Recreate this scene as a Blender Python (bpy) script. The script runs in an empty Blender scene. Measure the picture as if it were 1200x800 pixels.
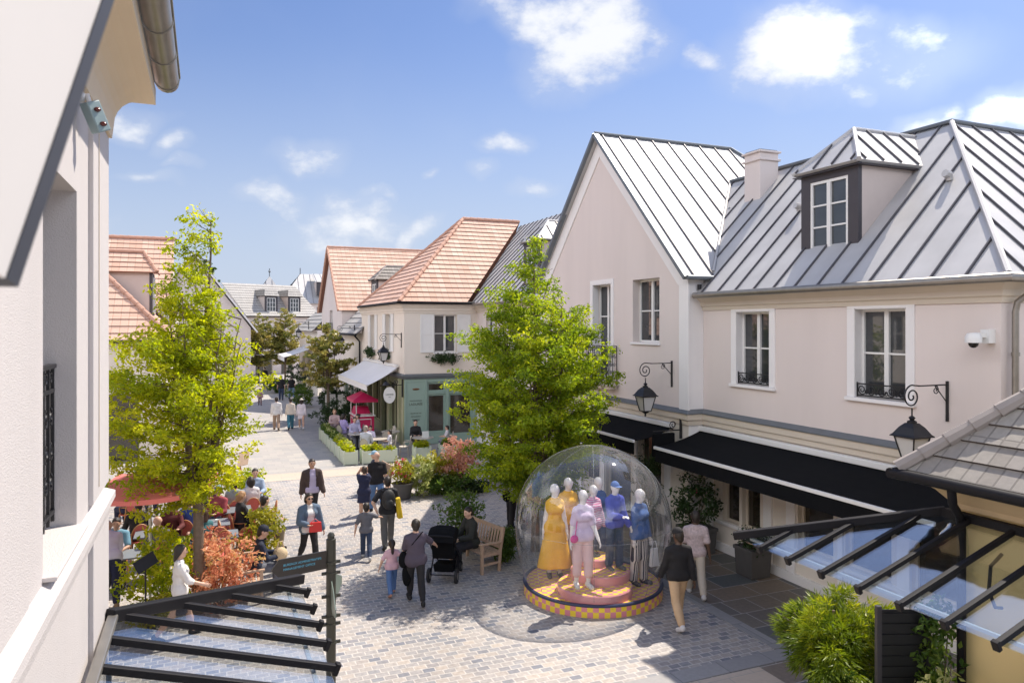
import bpy, math, random
import numpy as np
from mathutils import Vector, Matrix
R = random.Random(11)
NR = np.random.RandomState(5)
scene = bpy.context.scene
COL = scene.collection
PI = math.pi
rad = math.radians

# ------------------------------------------------------------------ helpers
def tag(o, label=None, cat=None, group=None, kind=None):
    if label: o['label'] = label
    if cat: o['category'] = cat
    if group: o['group'] = group
    if kind: o['kind'] = kind
    return o

def empty(name, loc, label=None, cat=None, group=None, rz=0.0):
    o = bpy.data.objects.new(name, None)
    COL.objects.link(o)
    o.location = loc
    o.rotation_euler = (0, 0, rz)
    o.empty_display_size = .2
    return tag(o, label, cat, group)

def dup(o, loc, rz, label=None, parent=None):
    c = o.copy(); COL.objects.link(c)
    c.location = loc; c.rotation_euler = (0, 0, rz)
    if label: c['label'] = label
    for ch in o.children:
        k = ch.copy(); COL.objects.link(k); k.parent = c
        for g in ch.children:
            q = g.copy(); COL.objects.link(q); q.parent = k
    return c

def worldloc(o):
    v = Vector((0, 0, 0))
    while o:
        v += o.location; o = o.parent
    return v

def link_mesh(name, me, mats, parent=None):
    o = bpy.data.objects.new(name, me)
    COL.objects.link(o)
    for m in (mats if isinstance(mats, (list, tuple)) else [mats]):
        me.materials.append(m)
    if parent: o.parent = parent
    return o

def vadd(a, b, s=1.0): return (a[0]+b[0]*s, a[1]+b[1]*s, a[2]+b[2]*s)

class MB:
    def __init__(s): s.v = []; s.f = []; s.m = []; s.uv = []; s.sm = []
    def face(s, pts, m=0, uv=None, sm=False):
        b = len(s.v); s.v += [tuple(p) for p in pts]
        s.f.append(tuple(range(b, b+len(pts)))); s.m.append(m); s.uv.append(uv); s.sm.append(sm)
    def idx(s, ids, m=0, sm=False):
        s.f.append(tuple(ids)); s.m.append(m); s.uv.append(None); s.sm.append(sm)
    def hexa(s, P, m=0):
        b = len(s.v); s.v += [tuple(p) for p in P]
        for q in ((3,2,1,0),(4,5,6,7),(0,1,5,4),(1,2,6,5),(2,3,7,6),(3,0,4,7)):
            s.idx([b+i for i in q], m)
    def box(s, x0, x1, y0, y1, z0, z1, m=0):
        s.hexa([(x0,y0,z0),(x1,y0,z0),(x1,y1,z0),(x0,y1,z0),(x0,y0,z1),(x1,y0,z1),(x1,y1,z1),(x0,y1,z1)], m)
    def bar(s, p, q, w, h, up=(0,0,1), m=0):
        p = Vector(p); q = Vector(q); d = (q-p).normalized(); up = Vector(up)
        a = d.cross(up)
        if a.length < 1e-4: a = d.cross(Vector((1,0,0)))
        a.normalize(); b = a.cross(d).normalized()
        a *= w/2; b *= h/2
        s.hexa([p-a-b, p+a-b, q+a-b, q-a-b, p-a+b, p+a+b, q+a+b, q-a+b], m)
    def tube(s, path, r, n=8, m=0, cap=True):
        P = [Vector(p) for p in path]
        rr = r if isinstance(r, (list, tuple)) else [r]*len(P)
        t0 = (P[1]-P[0]).normalized()
        a = t0.orthogonal().normalized(); b0 = len(s.v)
        for i, p in enumerate(P):
            t = (P[min(i+1, len(P)-1)]-P[max(i-1, 0)])
            t = t.normalized() if t.length > 1e-7 else t0
            a = (a - t*a.dot(t))
            a = a.normalized() if a.length > 1e-6 else t.orthogonal().normalized()
            c = t.cross(a)
            for k in range(n):
                th = 2*PI*k/n
                s.v.append(tuple(p + (a*math.cos(th)+c*math.sin(th))*rr[i]))
        for i in range(len(P)-1):
            for k in range(n):
                k2 = (k+1) % n
                s.idx([b0+i*n+k, b0+i*n+k2, b0+(i+1)*n+k2, b0+(i+1)*n+k], m, True)
        if cap:
            s.idx([b0+k for k in range(n)][::-1], m); e = b0+(len(P)-1)*n
            s.idx([e+k for k in range(n)], m)
    def lathe(s, prof, c=(0,0,0), n=24, m=0, a0=0, a1=2*PI, sm=True):
        full = abs(a1-a0-2*PI) < 1e-6; b0 = len(s.v); nn = n if full else n+1
        for r, z in prof:
            for k in range(nn):
                th = a0+(a1-a0)*k/n
                s.v.append((c[0]+r*math.cos(th), c[1]+r*math.sin(th), c[2]+z))
        for i in range(len(prof)-1):
            for k in range(n):
                k2 = (k+1) % nn
                s.idx([b0+i*nn+k, b0+i*nn+k2, b0+(i+1)*nn+k2, b0+(i+1)*nn+k], m, sm)
    def ell(s, c, r, n=10, k=6, m=0, mat=None):
        b0 = len(s.v); c = Vector(c)
        for i in range(k+1):
            ph = -PI/2+PI*i/k
            for j in range(n):
                th = 2*PI*j/n
                p = Vector((r[0]*math.cos(ph)*math.cos(th), r[1]*math.cos(ph)*math.sin(th), r[2]*math.sin(ph)))
                if mat: p = mat @ p
                s.v.append(tuple(c+p))
        for i in range(k):
            for j in range(n):
                j2 = (j+1) % n
                s.idx([b0+i*n+j, b0+i*n+j2, b0+(i+1)*n+j2, b0+(i+1)*n+j], m, True)
    def extrude(s, poly, vec, m=0):
        n = len(poly); b0 = len(s.v); vec = Vector(vec)
        s.v += [tuple(p) for p in poly] + [tuple(Vector(p)+vec) for p in poly]
        s.idx(list(range(b0, b0+n))[::-1], m); s.idx(list(range(b0+n, b0+2*n)), m)
        for k in range(n):
            k2 = (k+1) % n
            s.idx([b0+k, b0+k2, b0+n+k2, b0+n+k], m)
    def build(s, name, mats, parent=None, bev=0, at=None, rel=True, ang=40):
        off = Vector((0,0,0))
        if at is not None: off = Vector(at)
        elif parent is not None and rel: off = worldloc(parent)
        me = bpy.data.meshes.new(name)
        me.from_pydata([(x-off.x, y-off.y, z-off.z) for x, y, z in s.v], [], s.f)
        me.polygons.foreach_set('material_index', s.m)
        me.polygons.foreach_set('use_smooth', s.sm)
        if any(u is not None for u in s.uv):
            L = me.uv_layers.new(name='UVMap')
            for p, u in zip(me.polygons, s.uv):
                if u is not None:
                    for li, w in zip(p.loop_indices, u): L.data[li].uv = w
        me.update()
        if any(s.sm): me.set_sharp_from_angle(angle=rad(ang))
        o = link_mesh(name, me, mats, parent)
        if at is not None: o.location = off
        if bev:
            b = o.modifiers.new('bevel', 'BEVEL'); b.width = bev; b.segments = 2; b.limit_method = 'ANGLE'
        return o

class Fc:
    """a facade: u runs along the wall, w outwards, z up"""
    def __init__(s, o, u, n): s.o = o; s.u = u; s.n = n
    def P(s, u, w, z): return (s.o[0]+s.u[0]*u+s.n[0]*w, s.o[1]+s.u[1]*u+s.n[1]*w, z)
    def box(s, mb, u0, u1, w0, w1, z0, z1, m=0):
        P = s.P
        mb.hexa([P(u0,w0,z0),P(u1,w0,z0),P(u1,w1,z0),P(u0,w1,z0),P(u0,w0,z1),P(u1,w0,z1),P(u1,w1,z1),P(u0,w1,z1)], m)
    def grid(s, mb, u0, u1, z0, z1, ops, depth=.25, m=0):
        us = sorted({u0, u1} | {x for o in ops for x in o[:2]}); zs = sorted({z0, z1} | {x for o in ops for x in o[2:4]})
        for a, b in zip(us, us[1:]):
            for c, d in zip(zs, zs[1:]):
                mu, mz = (a+b)/2, (c+d)/2
                if mu < u0 or mu > u1 or mz < z0 or mz > z1: continue
                if any(o[0] < mu < o[1] and o[2] < mz < o[3] for o in ops): continue
                mb.face([s.P(a,0,c), s.P(b,0,c), s.P(b,0,d), s.P(a,0,d)], m)
        for o in ops:
            a, b, c, d = o[:4]
            for (p, q) in (((a,c),(b,c)),((b,c),(b,d)),((b,d),(a,d)),((a,d),(a,c))):
                mb.face([s.P(p[0],0,p[1]), s.P(q[0],0,q[1]), s.P(q[0],-depth,q[1]), s.P(p[0],-depth,p[1])], m)
    def profile(s, mb, u0, u1, prof, m=0, e0=0, e1=0):
        n = len(prof); b = len(mb.v)
        mb.v += [s.P(u0-e0*w, w, z) for w, z in prof]+[s.P(u1+e1*w, w, z) for w, z in prof]
        for k in range(n):
            k2 = (k+1) % n; mb.idx([b+k, b+k2, b+n+k2, b+n+k], m)
        mb.idx(list(range(b, b+n))[::-1], m); mb.idx(list(range(b+n, b+2*n)), m)

def spiral(fc, u, w, z, r0, r1, turns, a0=0, d=1, n=22):
    out = []
    for i in range(n+1):
        t = i/n; r = r0+(r1-r0)*t; a = a0+d*turns*2*PI*t
        out.append(fc.P(u+r*math.cos(a), w, z+r*math.sin(a)))
    return out

def clip(poly, axis, val, keep):
    out = []
    for i in range(len(poly)):
        p, q = poly[i], poly[(i+1) % len(poly)]
        dp = (p[axis]-val)*keep; dq = (q[axis]-val)*keep
        if dp >= 0: out.append(p)
        if dp*dq < -1e-12:
            t = dp/(dp-dq); out.append((p[0]+(q[0]-p[0])*t, p[1]+(q[1]-p[1])*t))
    return out

class Roof:
    def __init__(s, pts, eave):
        s.pts = [Vector(p) for p in pts]
        s.o = s.pts[0]; s.a = Vector(eave).normalized()
        n = (s.pts[1]-s.pts[0]).cross(s.pts[2]-s.pts[0]).normalized()
        if n.z < 0: n = -n
        s.n = n; s.b = n.cross(s.a)
        if s.b.z < 0: s.b = -s.b
        s.p2 = [((p-s.o).dot(s.a), (p-s.o).dot(s.b)) for p in s.pts]
    def W(s, a, b, c=0): return s.o+s.a*a+s.b*b+s.n*c
    def slab(s, mb, th=.08, m=0):
        P = s.pts; mb.face(P, m, s.p2)
        Q = [p-s.n*th for p in P]; mb.face(Q[::-1], m)
        for i in range(len(P)):
            j = (i+1) % len(P); mb.face([P[i], P[j], Q[j], Q[i]], m)
    def seams(s, mb, step, m=1, h=.04, w=.028, off=.2):
        a0 = min(p[0] for p in s.p2); a1 = max(p[0] for p in s.p2); x = a0+off
        while x < a1:
            bs = []
            for i in range(len(s.p2)):
                p, q = s.p2[i], s.p2[(i+1) % len(s.p2)]
                if (p[0]-x)*(q[0]-x) < 0:
                    bs.append(p[1]+(q[1]-p[1])*(x-p[0])/(q[0]-p[0]))
            if len(bs) >= 2 and max(bs)-min(bs) > .15:
                mb.bar(s.W(x, min(bs)+.02, h/2), s.W(x, max(bs)-.02, h/2), w, h, s.n, m)
            x += step
    def tiles(s, mb, step=.34, lift=.04, m=0):
        b0 = min(p[1] for p in s.p2); b1 = max(p[1] for p in s.p2)
        k = b0
        while k < b1-.02:
            e = min(k+step, b1)
            q = clip(clip(s.p2, 1, k, 1), 1, e, -1)
            if len(q) >= 3:
                hh = lambda b: lift+(0.006-lift)*(b-k)/step
                mb.face([s.W(a, b, hh(b)) for a, b in q], m, [(a, b) for a, b in q])
                low = sorted([p for p in q if abs(p[1]-k) < 1e-5])
                if len(low) >= 2:
                    A, B = low[0], low[-1]
                    mb.face([s.W(A[0], k, 0), s.W(B[0], k, 0), s.W(B[0], k, lift), s.W(A[0], k, lift)], m+1)
            k += step

def capline(mb, p, q, r=.1, step=.4, m=0):
    p = Vector(p); q = Vector(q); L = (q-p).length; n = max(1, int(L/step))
    for i in range(n):
        a = p.lerp(q, i/n); b = p.lerp(q, (i+1.12)/n if i < n-1 else 1)
        mb.tube([a, b], [r, r*.8], 8, m)

# ------------------------------------------------------------------ materials
MATS = {}
def nodes(m):
    m.use_nodes = True; nt = m.node_tree; nt.nodes.clear(); return nt
def N(nt, t, **kw):
    n = nt.nodes.new(t)
    for k, v in kw.items(): setattr(n, k, v)
    return n
def mat(name, col, rough=.6, metal=0.0, var=.1, scale=5, bump=0.0, bscale=60, spec=.5, streak=False, coat=0):
    if name in MATS: return MATS[name]
    m = bpy.data.materials.new(name); nt = nodes(m); L = nt.links.new
    out = N(nt, 'ShaderNodeOutputMaterial'); b = N(nt, 'ShaderNodeBsdfPrincipled')
    L(b.outputs[0], out.inputs[0])
    tc = N(nt, 'ShaderNodeTexCoord'); no = N(nt, 'ShaderNodeTexNoise')
    no.inputs['Scale'].default_value = scale; no.inputs['Detail'].default_value = 5
    if streak:
        mp = N(nt, 'ShaderNodeMapping'); mp.inputs['Scale'].default_value = (1, 1, .15)
        L(tc.outputs['Object'], mp.inputs[0]); L(mp.outputs[0], no.inputs['Vector'])
    else: L(tc.outputs['Object'], no.inputs['Vector'])
    mx = N(nt, 'ShaderNodeMix', data_type='RGBA')
    lo = [c*(1-var) for c in col]; hi = [min(1, c*(1+var)) for c in col]
    mx.inputs['A'].default_value = (*lo, 1); mx.inputs['B'].default_value = (*hi, 1)
    L(no.outputs['Fac'], mx.inputs['Factor']); L(mx.outputs['Result'], b.inputs['Base Color'])
    b.inputs['Roughness'].default_value = rough; b.inputs['Metallic'].default_value = metal
    b.inputs['Specular IOR Level'].default_value = spec
    if coat: b.inputs['Coat Weight'].default_value = coat
    if bump:
        n2 = N(nt, 'ShaderNodeTexNoise'); n2.inputs['Scale'].default_value = bscale; n2.inputs['Detail'].default_value = 4
        L(tc.outputs['Object'], n2.inputs['Vector'])
        bp = N(nt, 'ShaderNodeBump'); bp.inputs['Strength'].default_value = bump; bp.inputs['Distance'].default_value = .02
        L(n2.outputs['Fac'], bp.inputs['Height']); L(bp.outputs[0], b.inputs['Normal'])
    MATS[name] = m
    return m

def glass_mat(name, tint=(.95,.97,.98), base=.04, edge=.75, rough=.02, power=4.0, milk=0.0):
    if name in MATS: return MATS[name]
    m = bpy.data.materials.new(name); nt = nodes(m); L = nt.links.new
    out = N(nt, 'ShaderNodeOutputMaterial')
    tr = N(nt, 'ShaderNodeBsdfTransparent'); tr.inputs[0].default_value = (*tint, 1)
    gl = N(nt, 'ShaderNodeBsdfGlossy'); gl.inputs['Roughness'].default_value = rough
    gl.inputs['Color'].default_value = (.95,.97,1,1)
    lw = N(nt, 'ShaderNodeLayerWeight'); lw.inputs['Blend'].default_value = .5
    pw = N(nt, 'ShaderNodeMath', operation='POWER'); pw.inputs[1].default_value = power
    ma = N(nt, 'ShaderNodeMath', operation='MULTIPLY_ADD'); ma.inputs[1].default_value = edge; ma.inputs[2].default_value = base
    L(lw.outputs['Facing'], pw.inputs[0]); L(pw.outputs[0], ma.inputs[0])
    mx = N(nt, 'ShaderNodeMixShader'); L(ma.outputs[0], mx.inputs[0]); L(tr.outputs[0], mx.inputs[1]); L(gl.outputs[0], mx.inputs[2])
    # faint waviness of the film; milk mixes in an even whitish veil
    tc = N(nt, 'ShaderNodeTexCoord'); no = N(nt, 'ShaderNodeTexNoise'); no.inputs['Scale'].default_value = 2.2
    L(tc.outputs['Object'], no.inputs['Vector'])
    bp = N(nt, 'ShaderNodeBump'); bp.inputs['Strength'].default_value = .12; bp.inputs['Distance'].default_value = .05
    L(no.outputs['Fac'], bp.inputs['Height']); L(bp.outputs[0], gl.inputs['Normal'])
    last = mx
    if milk:
        df = N(nt, 'ShaderNodeBsdfDiffuse'); df.inputs[0].default_value = (.8,.82,.85,1)
        m2 = N(nt, 'ShaderNodeMixShader'); m2.inputs[0].default_value = milk
        L(mx.outputs[0], m2.inputs[1]); L(df.outputs[0], m2.inputs[2]); last = m2
    L(last.outputs[0], out.inputs[0])
    MATS[name] = m
    return m

def leaf_mat(name, cols, trans=.45, rough=.45):
    """cols: dark..light base colours picked per leaf by the tint attribute"""
    if name in MATS: return MATS[name]
    m = bpy.data.materials.new(name); nt = nodes(m); L = nt.links.new
    out = N(nt, 'ShaderNodeOutputMaterial'); b = N(nt, 'ShaderNodeBsdfPrincipled')
    b.inputs['Roughness'].default_value = rough; b.inputs['Specular IOR Level'].default_value = .35
    at = N(nt, 'ShaderNodeAttribute', attribute_name='tint')
    rp = N(nt, 'ShaderNodeValToRGB'); e = rp.color_ramp.elements
    while len(e) < len(cols): e.new(.5)
    for i, c in enumerate(cols):
        e[i].position = i/(len(cols)-1); e[i].color = (*c, 1)
    L(at.outputs['Fac'], rp.inputs[0]); L(rp.outputs[0], b.inputs['Base Color'])
    tl = N(nt, 'ShaderNodeBsdfTranslucent')
    hs = N(nt, 'ShaderNodeHueSaturation'); hs.inputs['Value'].default_value = 1.9; hs.inputs['Saturation'].default_value = 1.05
    L(rp.outputs[0], hs.inputs['Color']); L(hs.outputs[0], tl.inputs[0])
    mx = N(nt, 'ShaderNodeMixShader'); mx.inputs[0].default_value = trans
    L(b.outputs[0], mx.inputs[1]); L(tl.outputs[0], mx.inputs[2]); L(mx.outputs[0], out.inputs[0])
    MATS[name] = m
    return m

def brick_mat(name, w, h, mortar, ramp, mort_col, rough=.75, coords='Object', offset=.5, bump=.4, dist=.02, rot=0, squash=1, var=.25, warp=.0):
    m = bpy.data.materials.new(name); nt = nodes(m); L = nt.links.new
    out = N(nt, 'ShaderNodeOutputMaterial'); b = N(nt, 'ShaderNodeBsdfPrincipled'); L(b.outputs[0], out.inputs[0])
    tc = N(nt, 'ShaderNodeTexCoord'); mp = N(nt, 'ShaderNodeMapping'); mp.inputs['Rotation'].default_value = (0, 0, rot)
    L(tc.outputs[coords], mp.inputs[0]); src = mp.outputs[0]
    if warp:
        nw = N(nt, 'ShaderNodeTexNoise'); nw.inputs['Scale'].default_value = 1.7; nw.inputs['Detail'].default_value = 3
        L(src, nw.inputs['Vector'])
        sb = N(nt, 'ShaderNodeVectorMath', operation='SUBTRACT'); sb.inputs[1].default_value = (.5,.5,.5); L(nw.outputs['Color'], sb.inputs[0])
        sc = N(nt, 'ShaderNodeVectorMath', operation='SCALE'); sc.inputs['Scale'].default_value = warp; L(sb.outputs[0], sc.inputs[0])
        ad = N(nt, 'ShaderNodeVectorMath', operation='ADD'); L(src, ad.inputs[0]); L(sc.outputs[0], ad.inputs[1]); src = ad.outputs[0]
    br = N(nt, 'ShaderNodeTexBrick'); br.offset = offset; br.squash = squash; br.squash_frequency = 3
    br.inputs['Scale'].default_value = 1; br.inputs['Brick Width'].default_value = w; br.inputs['Row Height'].default_value = h
    br.inputs['Mortar Size'].default_value = mortar; br.inputs['Mortar Smooth'].default_value = .3
    br.inputs['Color1'].default_value = (0,0,0,1); br.inputs['Color2'].default_value = (1,1,1,1); br.inputs['Mortar'].default_value = (.5,.5,.5,1)
    L(src, br.inputs['Vector'])
    rp = N(nt, 'ShaderNodeValToRGB'); e = rp.color_ramp.elements
    while len(e) < len(ramp): e.new(.5)
    for i, c in enumerate(ramp): e[i].position = i/(len(ramp)-1); e[i].color = (*c, 1)
    L(br.outputs['Color'], rp.inputs[0])
    n1 = N(nt, 'ShaderNodeTexNoise'); n1.inputs['Scale'].default_value = .22; n1.inputs['Detail'].default_value = 6
    L(tc.outputs[coords], n1.inputs['Vector'])
    n2 = N(nt, 'ShaderNodeTexNoise'); n2.inputs['Scale'].default_value = 14; n2.inputs['Detail'].default_value = 6
    L(tc.outputs[coords], n2.inputs['Vector'])
    av = N(nt, 'ShaderNodeMath', operation='ADD'); L(n1.outputs['Fac'], av.inputs[0]); L(n2.outputs['Fac'], av.inputs[1])
    mr = N(nt, 'ShaderNodeMapRange'); mr.inputs['From Min'].default_value = .6; mr.inputs['From Max'].default_value = 1.4
    mr.inputs['To Min'].default_value = 1-var; mr.inputs['To Max'].default_value = 1+var; L(av.outputs[0], mr.inputs[0])
    mm = N(nt, 'ShaderNodeMix', data_type='RGBA'); mm.inputs['B'].default_value = (*mort_col, 1)
    L(br.outputs['Fac'], mm.inputs['Factor']); L(rp.outputs[0], mm.inputs['A'])
    sc2 = N(nt, 'ShaderNodeVectorMath', operation='SCALE'); L(mm.outputs['Result'], sc2.inputs[0]); L(mr.outputs[0], sc2.inputs['Scale'])
    L(sc2.outputs[0], b.inputs['Base Color'])
    rr = N(nt, 'ShaderNodeMapRange'); rr.inputs['To Min'].default_value = rough-.15; rr.inputs['To Max'].default_value = rough+.12
    L(n2.outputs['Fac'], rr.inputs[0]); L(rr.outputs[0], b.inputs['Roughness'])
    hh = N(nt, 'ShaderNodeMath', operation='MULTIPLY_ADD'); hh.inputs[1].default_value = -1.0; hh.inputs[2].default_value = 1
    L(br.outputs['Fac'], hh.inputs[0])
    h2 = N(nt, 'ShaderNodeMath', operation='MULTIPLY_ADD'); h2.inputs[1].default_value = .5; L(n2.outputs['Fac'], h2.inputs[0]); L(hh.outputs[0], h2.inputs[2])
    bp = N(nt, 'ShaderNodeBump'); bp.inputs['Strength'].default_value = bump; bp.inputs['Distance'].default_value = dist
    L(h2.outputs[0], bp.inputs['Height']); L(bp.outputs[0], b.inputs['Normal'])
    MATS[name] = m
    return m

M_setts = brick_mat('granite_setts', .205, .14, .012, [(.27,.268,.278),(.375,.335,.30),(.17,.18,.21),(.415,.36,.31),(.32,.30,.29),(.395,.355,.32),(.235,.24,.255),(.375,.33,.29)], (.49,.455,.42), rough=.7, warp=.035, bump=.5, var=.33)
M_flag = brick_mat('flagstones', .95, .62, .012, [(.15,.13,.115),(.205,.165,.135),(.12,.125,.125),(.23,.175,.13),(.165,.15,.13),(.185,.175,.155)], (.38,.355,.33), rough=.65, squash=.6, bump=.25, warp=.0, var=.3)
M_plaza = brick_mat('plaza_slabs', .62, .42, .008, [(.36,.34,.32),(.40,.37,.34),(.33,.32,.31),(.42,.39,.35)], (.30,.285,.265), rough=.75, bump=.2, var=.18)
M_band = brick_mat('limestone_band', 1.0, .4, .008, [(.50,.41,.32),(.53,.44,.35),(.48,.40,.33)], (.36,.33,.29), rough=.7, bump=.15, var=.12)
M_kerb = brick_mat('granite_kerb', .9, .9, .012, [(.27,.265,.265),(.31,.30,.295)], (.2,.2,.2), rough=.7, bump=.2, var=.15)

M_stucco = mat('pinkish_stucco', (.70,.618,.582), .85, var=.10, scale=1.1, bump=.15, bscale=90, streak=True)
M_stucco2 = mat('cream_stucco', (.74,.67,.59), .85, var=.075, scale=1.1, bump=.15, bscale=90, streak=True)
M_white = mat('white_render', (.80,.775,.765), .8, var=.05, scale=2, bump=.06, bscale=80)
M_trim = mat('cream_trim', (.66,.58,.48), .7, var=.05, scale=3)
M_paint = mat('white_joinery', (.76,.75,.73), .45, var=.03)
M_zinc = mat('weathered_zinc', (.50,.49,.485), .55, metal=.35, var=.2, scale=1.3, bump=.25, bscale=2.5)
M_seam = mat('zinc_seam', (.10,.095,.105), .5, metal=.3, var=.1)
M_zincd = mat('dark_zinc', (.16,.18,.20), .45, metal=.4, var=.15, scale=4)
M_gut = mat('gutter_zinc', (.30,.28,.25), .38, metal=.75, var=.2, scale=7)
M_iron = mat('black_iron', (.022,.022,.025), .45, metal=.3, var=.2)
M_dark = mat('dark_joinery', (.05,.045,.052), .5, var=.15)
M_black = mat('black_fabric', (.007,.0075,.009), .95, var=.15, bump=.1, bscale=300, spec=.12)
M_frame = mat('charcoal_frame', (.011,.010,.012), .55, metal=0, spec=.2, var=.15)
M_canv = mat('white_canvas', (.72,.72,.74), .8, var=.05, scale=2)
M_red = mat('faded_red_canvas', (.70,.19,.16), .8, var=.12, scale=2)
M_pink = mat('raspberry_paint', (.55,.02,.10), .4, var=.08)
M_green = mat('celadon_paint', (.26,.36,.31), .55, var=.07, scale=3)
M_greenl = mat('pale_green_paint', (.52,.58,.47), .6, var=.06)
M_wood = mat('weathered_teak', (.42,.29,.20), .7, var=.25, scale=14, streak=True)
M_rattan = mat('varnished_rattan', (.44,.20,.075), .5, var=.25, scale=20)
M_redseat = mat('red_woven_seat', (.55,.12,.09), .65, var=.2, scale=30)
M_marble = mat('table_top', (.5,.45,.38), .3, var=.1)
M_greyt = mat('grey_table_top', (.2,.22,.23), .35, var=.1)
M_rubber = mat('rubber', (.015,.015,.016), .7)
M_pot = mat('grey_pot', (.085,.08,.078), .7, var=.2, bump=.1)
M_terra = mat('terracotta', (.42,.20,.12), .8, var=.2)
M_soil = mat('soil', (.05,.035,.025), .95, var=.3, scale=30)
M_bark = mat('grey_bark', (.15,.11,.08), .85, var=.35, scale=18, bump=.3, bscale=40)
M_yellow = mat('ochre_stucco', (.86,.65,.31), .85, var=.07, scale=1.2, bump=.12, bscale=90)
M_cream = mat('cream_cheek', (.55,.47,.43), .8, var=.05)
def win_mat(name, c, rough=.03):
    return mat(name, c, rough, var=.7, scale=1.3, spec=1.0)
M_pane = win_mat('window_glass', (.045,.048,.052))
M_pane2 = win_mat('shop_glass', (.035,.028,.02), .08)
M_lamp = mat('frosted_lamp_glass', (.55,.54,.53), .3, var=.05)
M_film = glass_mat('clear_dome_film', (.94,.95,.96), .05, .8, .03, 2.7, milk=.03)
M_cang = glass_mat('canopy_glass', (.88,.93,.95), .11, .6, .01, 2.3)

def tile_mat(name, ramp, w=.30, h=.34):
    return brick_mat(name, w, h*2, .012, ramp, [c*.75 for c in ramp[0]], rough=.8, coords='UV', offset=0, bump=.35, dist=.015, var=.16)
M_tile = tile_mat('orange_clay_tiles', [(.55,.335,.245),(.64,.43,.33),(.58,.37,.28),(.67,.47,.37)])
M_tile_e = mat('tile_edge', (.20,.09,.06), .85)
M_cap = mat('ridge_tile', (.50,.29,.21), .8, var=.2, scale=6)
M_tile2 = tile_mat('grey_tiles', [(.25,.225,.20),(.31,.285,.25),(.28,.255,.23),(.34,.31,.28)], w=.17, h=.30)
M_tile2_e = mat('grey_tile_edge', (.075,.06,.055), .85)
M_cap2 = mat('grey_ridge_tile', (.29,.255,.235), .75, var=.15)
M_tile3 = tile_mat('pale_grey_slate', [(.36,.345,.33),(.42,.40,.375),(.39,.375,.36)], w=.25, h=.34)

# ------------------------------------------------------------------ ground
def sheet(name, x0, x1, y0, y1, z, m, kind='structure', poly=None):
    mb = MB()
    P = poly or [(x0,y0),(x1,y0),(x1,y1),(x0,y1)]
    mb.face([(x, y, z) for x, y in P])
    return tag(mb.build(name, m), kind=kind)
sheet('street', -300, 300, -120, 420, 0, M_setts)
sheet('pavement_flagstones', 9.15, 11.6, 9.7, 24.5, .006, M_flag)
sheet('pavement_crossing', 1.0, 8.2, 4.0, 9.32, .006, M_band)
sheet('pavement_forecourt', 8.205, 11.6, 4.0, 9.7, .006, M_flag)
sheet('pavement_plaza', -12, 8.3, 28.2, 44, .006, M_plaza)
sheet('pavement_far', -20, 40, 44, 110, .006, M_plaza)
sheet('pavement_threshold', -3, 9.15, 26.9, 28.19, .006, M_band)
sheet('pavement_alley', 8.31, 11.8, 24.6, 32.4, .006, M_plaza)
mb = MB(); mb.box(8.88, 9.14, 9.72, 24.5, -.05, .014); tag(mb.build('kerb_strip', M_kerb, bev=.004), kind='structure')
mb = MB(); mb.box(1.0, 9.14, 9.34, 9.70, -.05, .014); tag(mb.build('kerb_crossing', M_kerb, bev=.004), kind='structure')

# ------------------------------------------------------------------ facade parts
def window(parent, fc, u0, u1, z0, z1, w, cols=2, rows=2, fm=None, gm=None, name='window', bw=.06, sill=None, door_panel=0):
    fm = fm or M_paint; gm = gm or M_pane
    mb = MB(); d0, d1 = w-.05, w+.02
    fc.box(mb, u0, u0+bw, d0, d1, z0, z1); fc.box(mb, u1-bw, u1, d0, d1, z0, z1)
    fc.box(mb, u0+bw, u1-bw, d0, d1, z1-bw, z1); fc.box(mb, u0+bw, u1-bw, d0, d1, z0, z0+bw+door_panel)
    iw = u1-u0-2*bw; zb = z0+bw+door_panel; ih = z1-bw-zb
    for c in range(1, cols):
        x = u0+bw+iw*c/cols; t = bw*.8 if cols == 2 else .025
        fc.box(mb, x-t, x+t, d0-.005, d1+.012, zb, z1-bw)
    for r in range(1, rows):
        z = zb+ih*r/rows
        for c in range(cols):
            a = u0+bw+iw*c/cols; b = u0+bw+iw*(c+1)/cols
            fc.box(mb, a+.001, b-.001, d0+.012, d1-.012, z-.018, z+.018)
    o = mb.build(name, fm, parent)
    g = MB(); fc.box(g, u0+.02, u1-.02, w-.03, w-.02, z0+.02, z1-.02); g.build('pane', gm, o)
    if sill:
        s = MB(); fc.box(s, u0-.06, u1+.06, w+.02, sill, z0-.06, z0-.004); s.build('sill', M_white, o, bev=.008)
    return o

def casing(parent, fc, u0, u1, z0, z1, t=.14, p=.03, m=None, bottom=True, name='window_surround'):
    mb = MB()
    fc.box(mb, u0-t, u0, -.02, p, z0, z1); fc.box(mb, u1, u1+t, -.02, p, z0, z1)
    fc.box(mb, u0-t, u1+t, -.02, p, z1, z1+t*.9)
    for a, b in ((u0+.001, u0+.013), (u1-.013, u1-.001)): fc.box(mb, a, b, -.195, p-.004, z0+.002, z1-.002)
    fc.box(mb, u0+.014, u1-.014, -.195, p-.004, z1-.013, z1-.001)
    if bottom: fc.box(mb, u0-t-.02, u1+t+.02, -.02, p+.05, z0-.07, z0-.001)
    return mb.build(name, m or M_white, parent, bev=.006)

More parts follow.
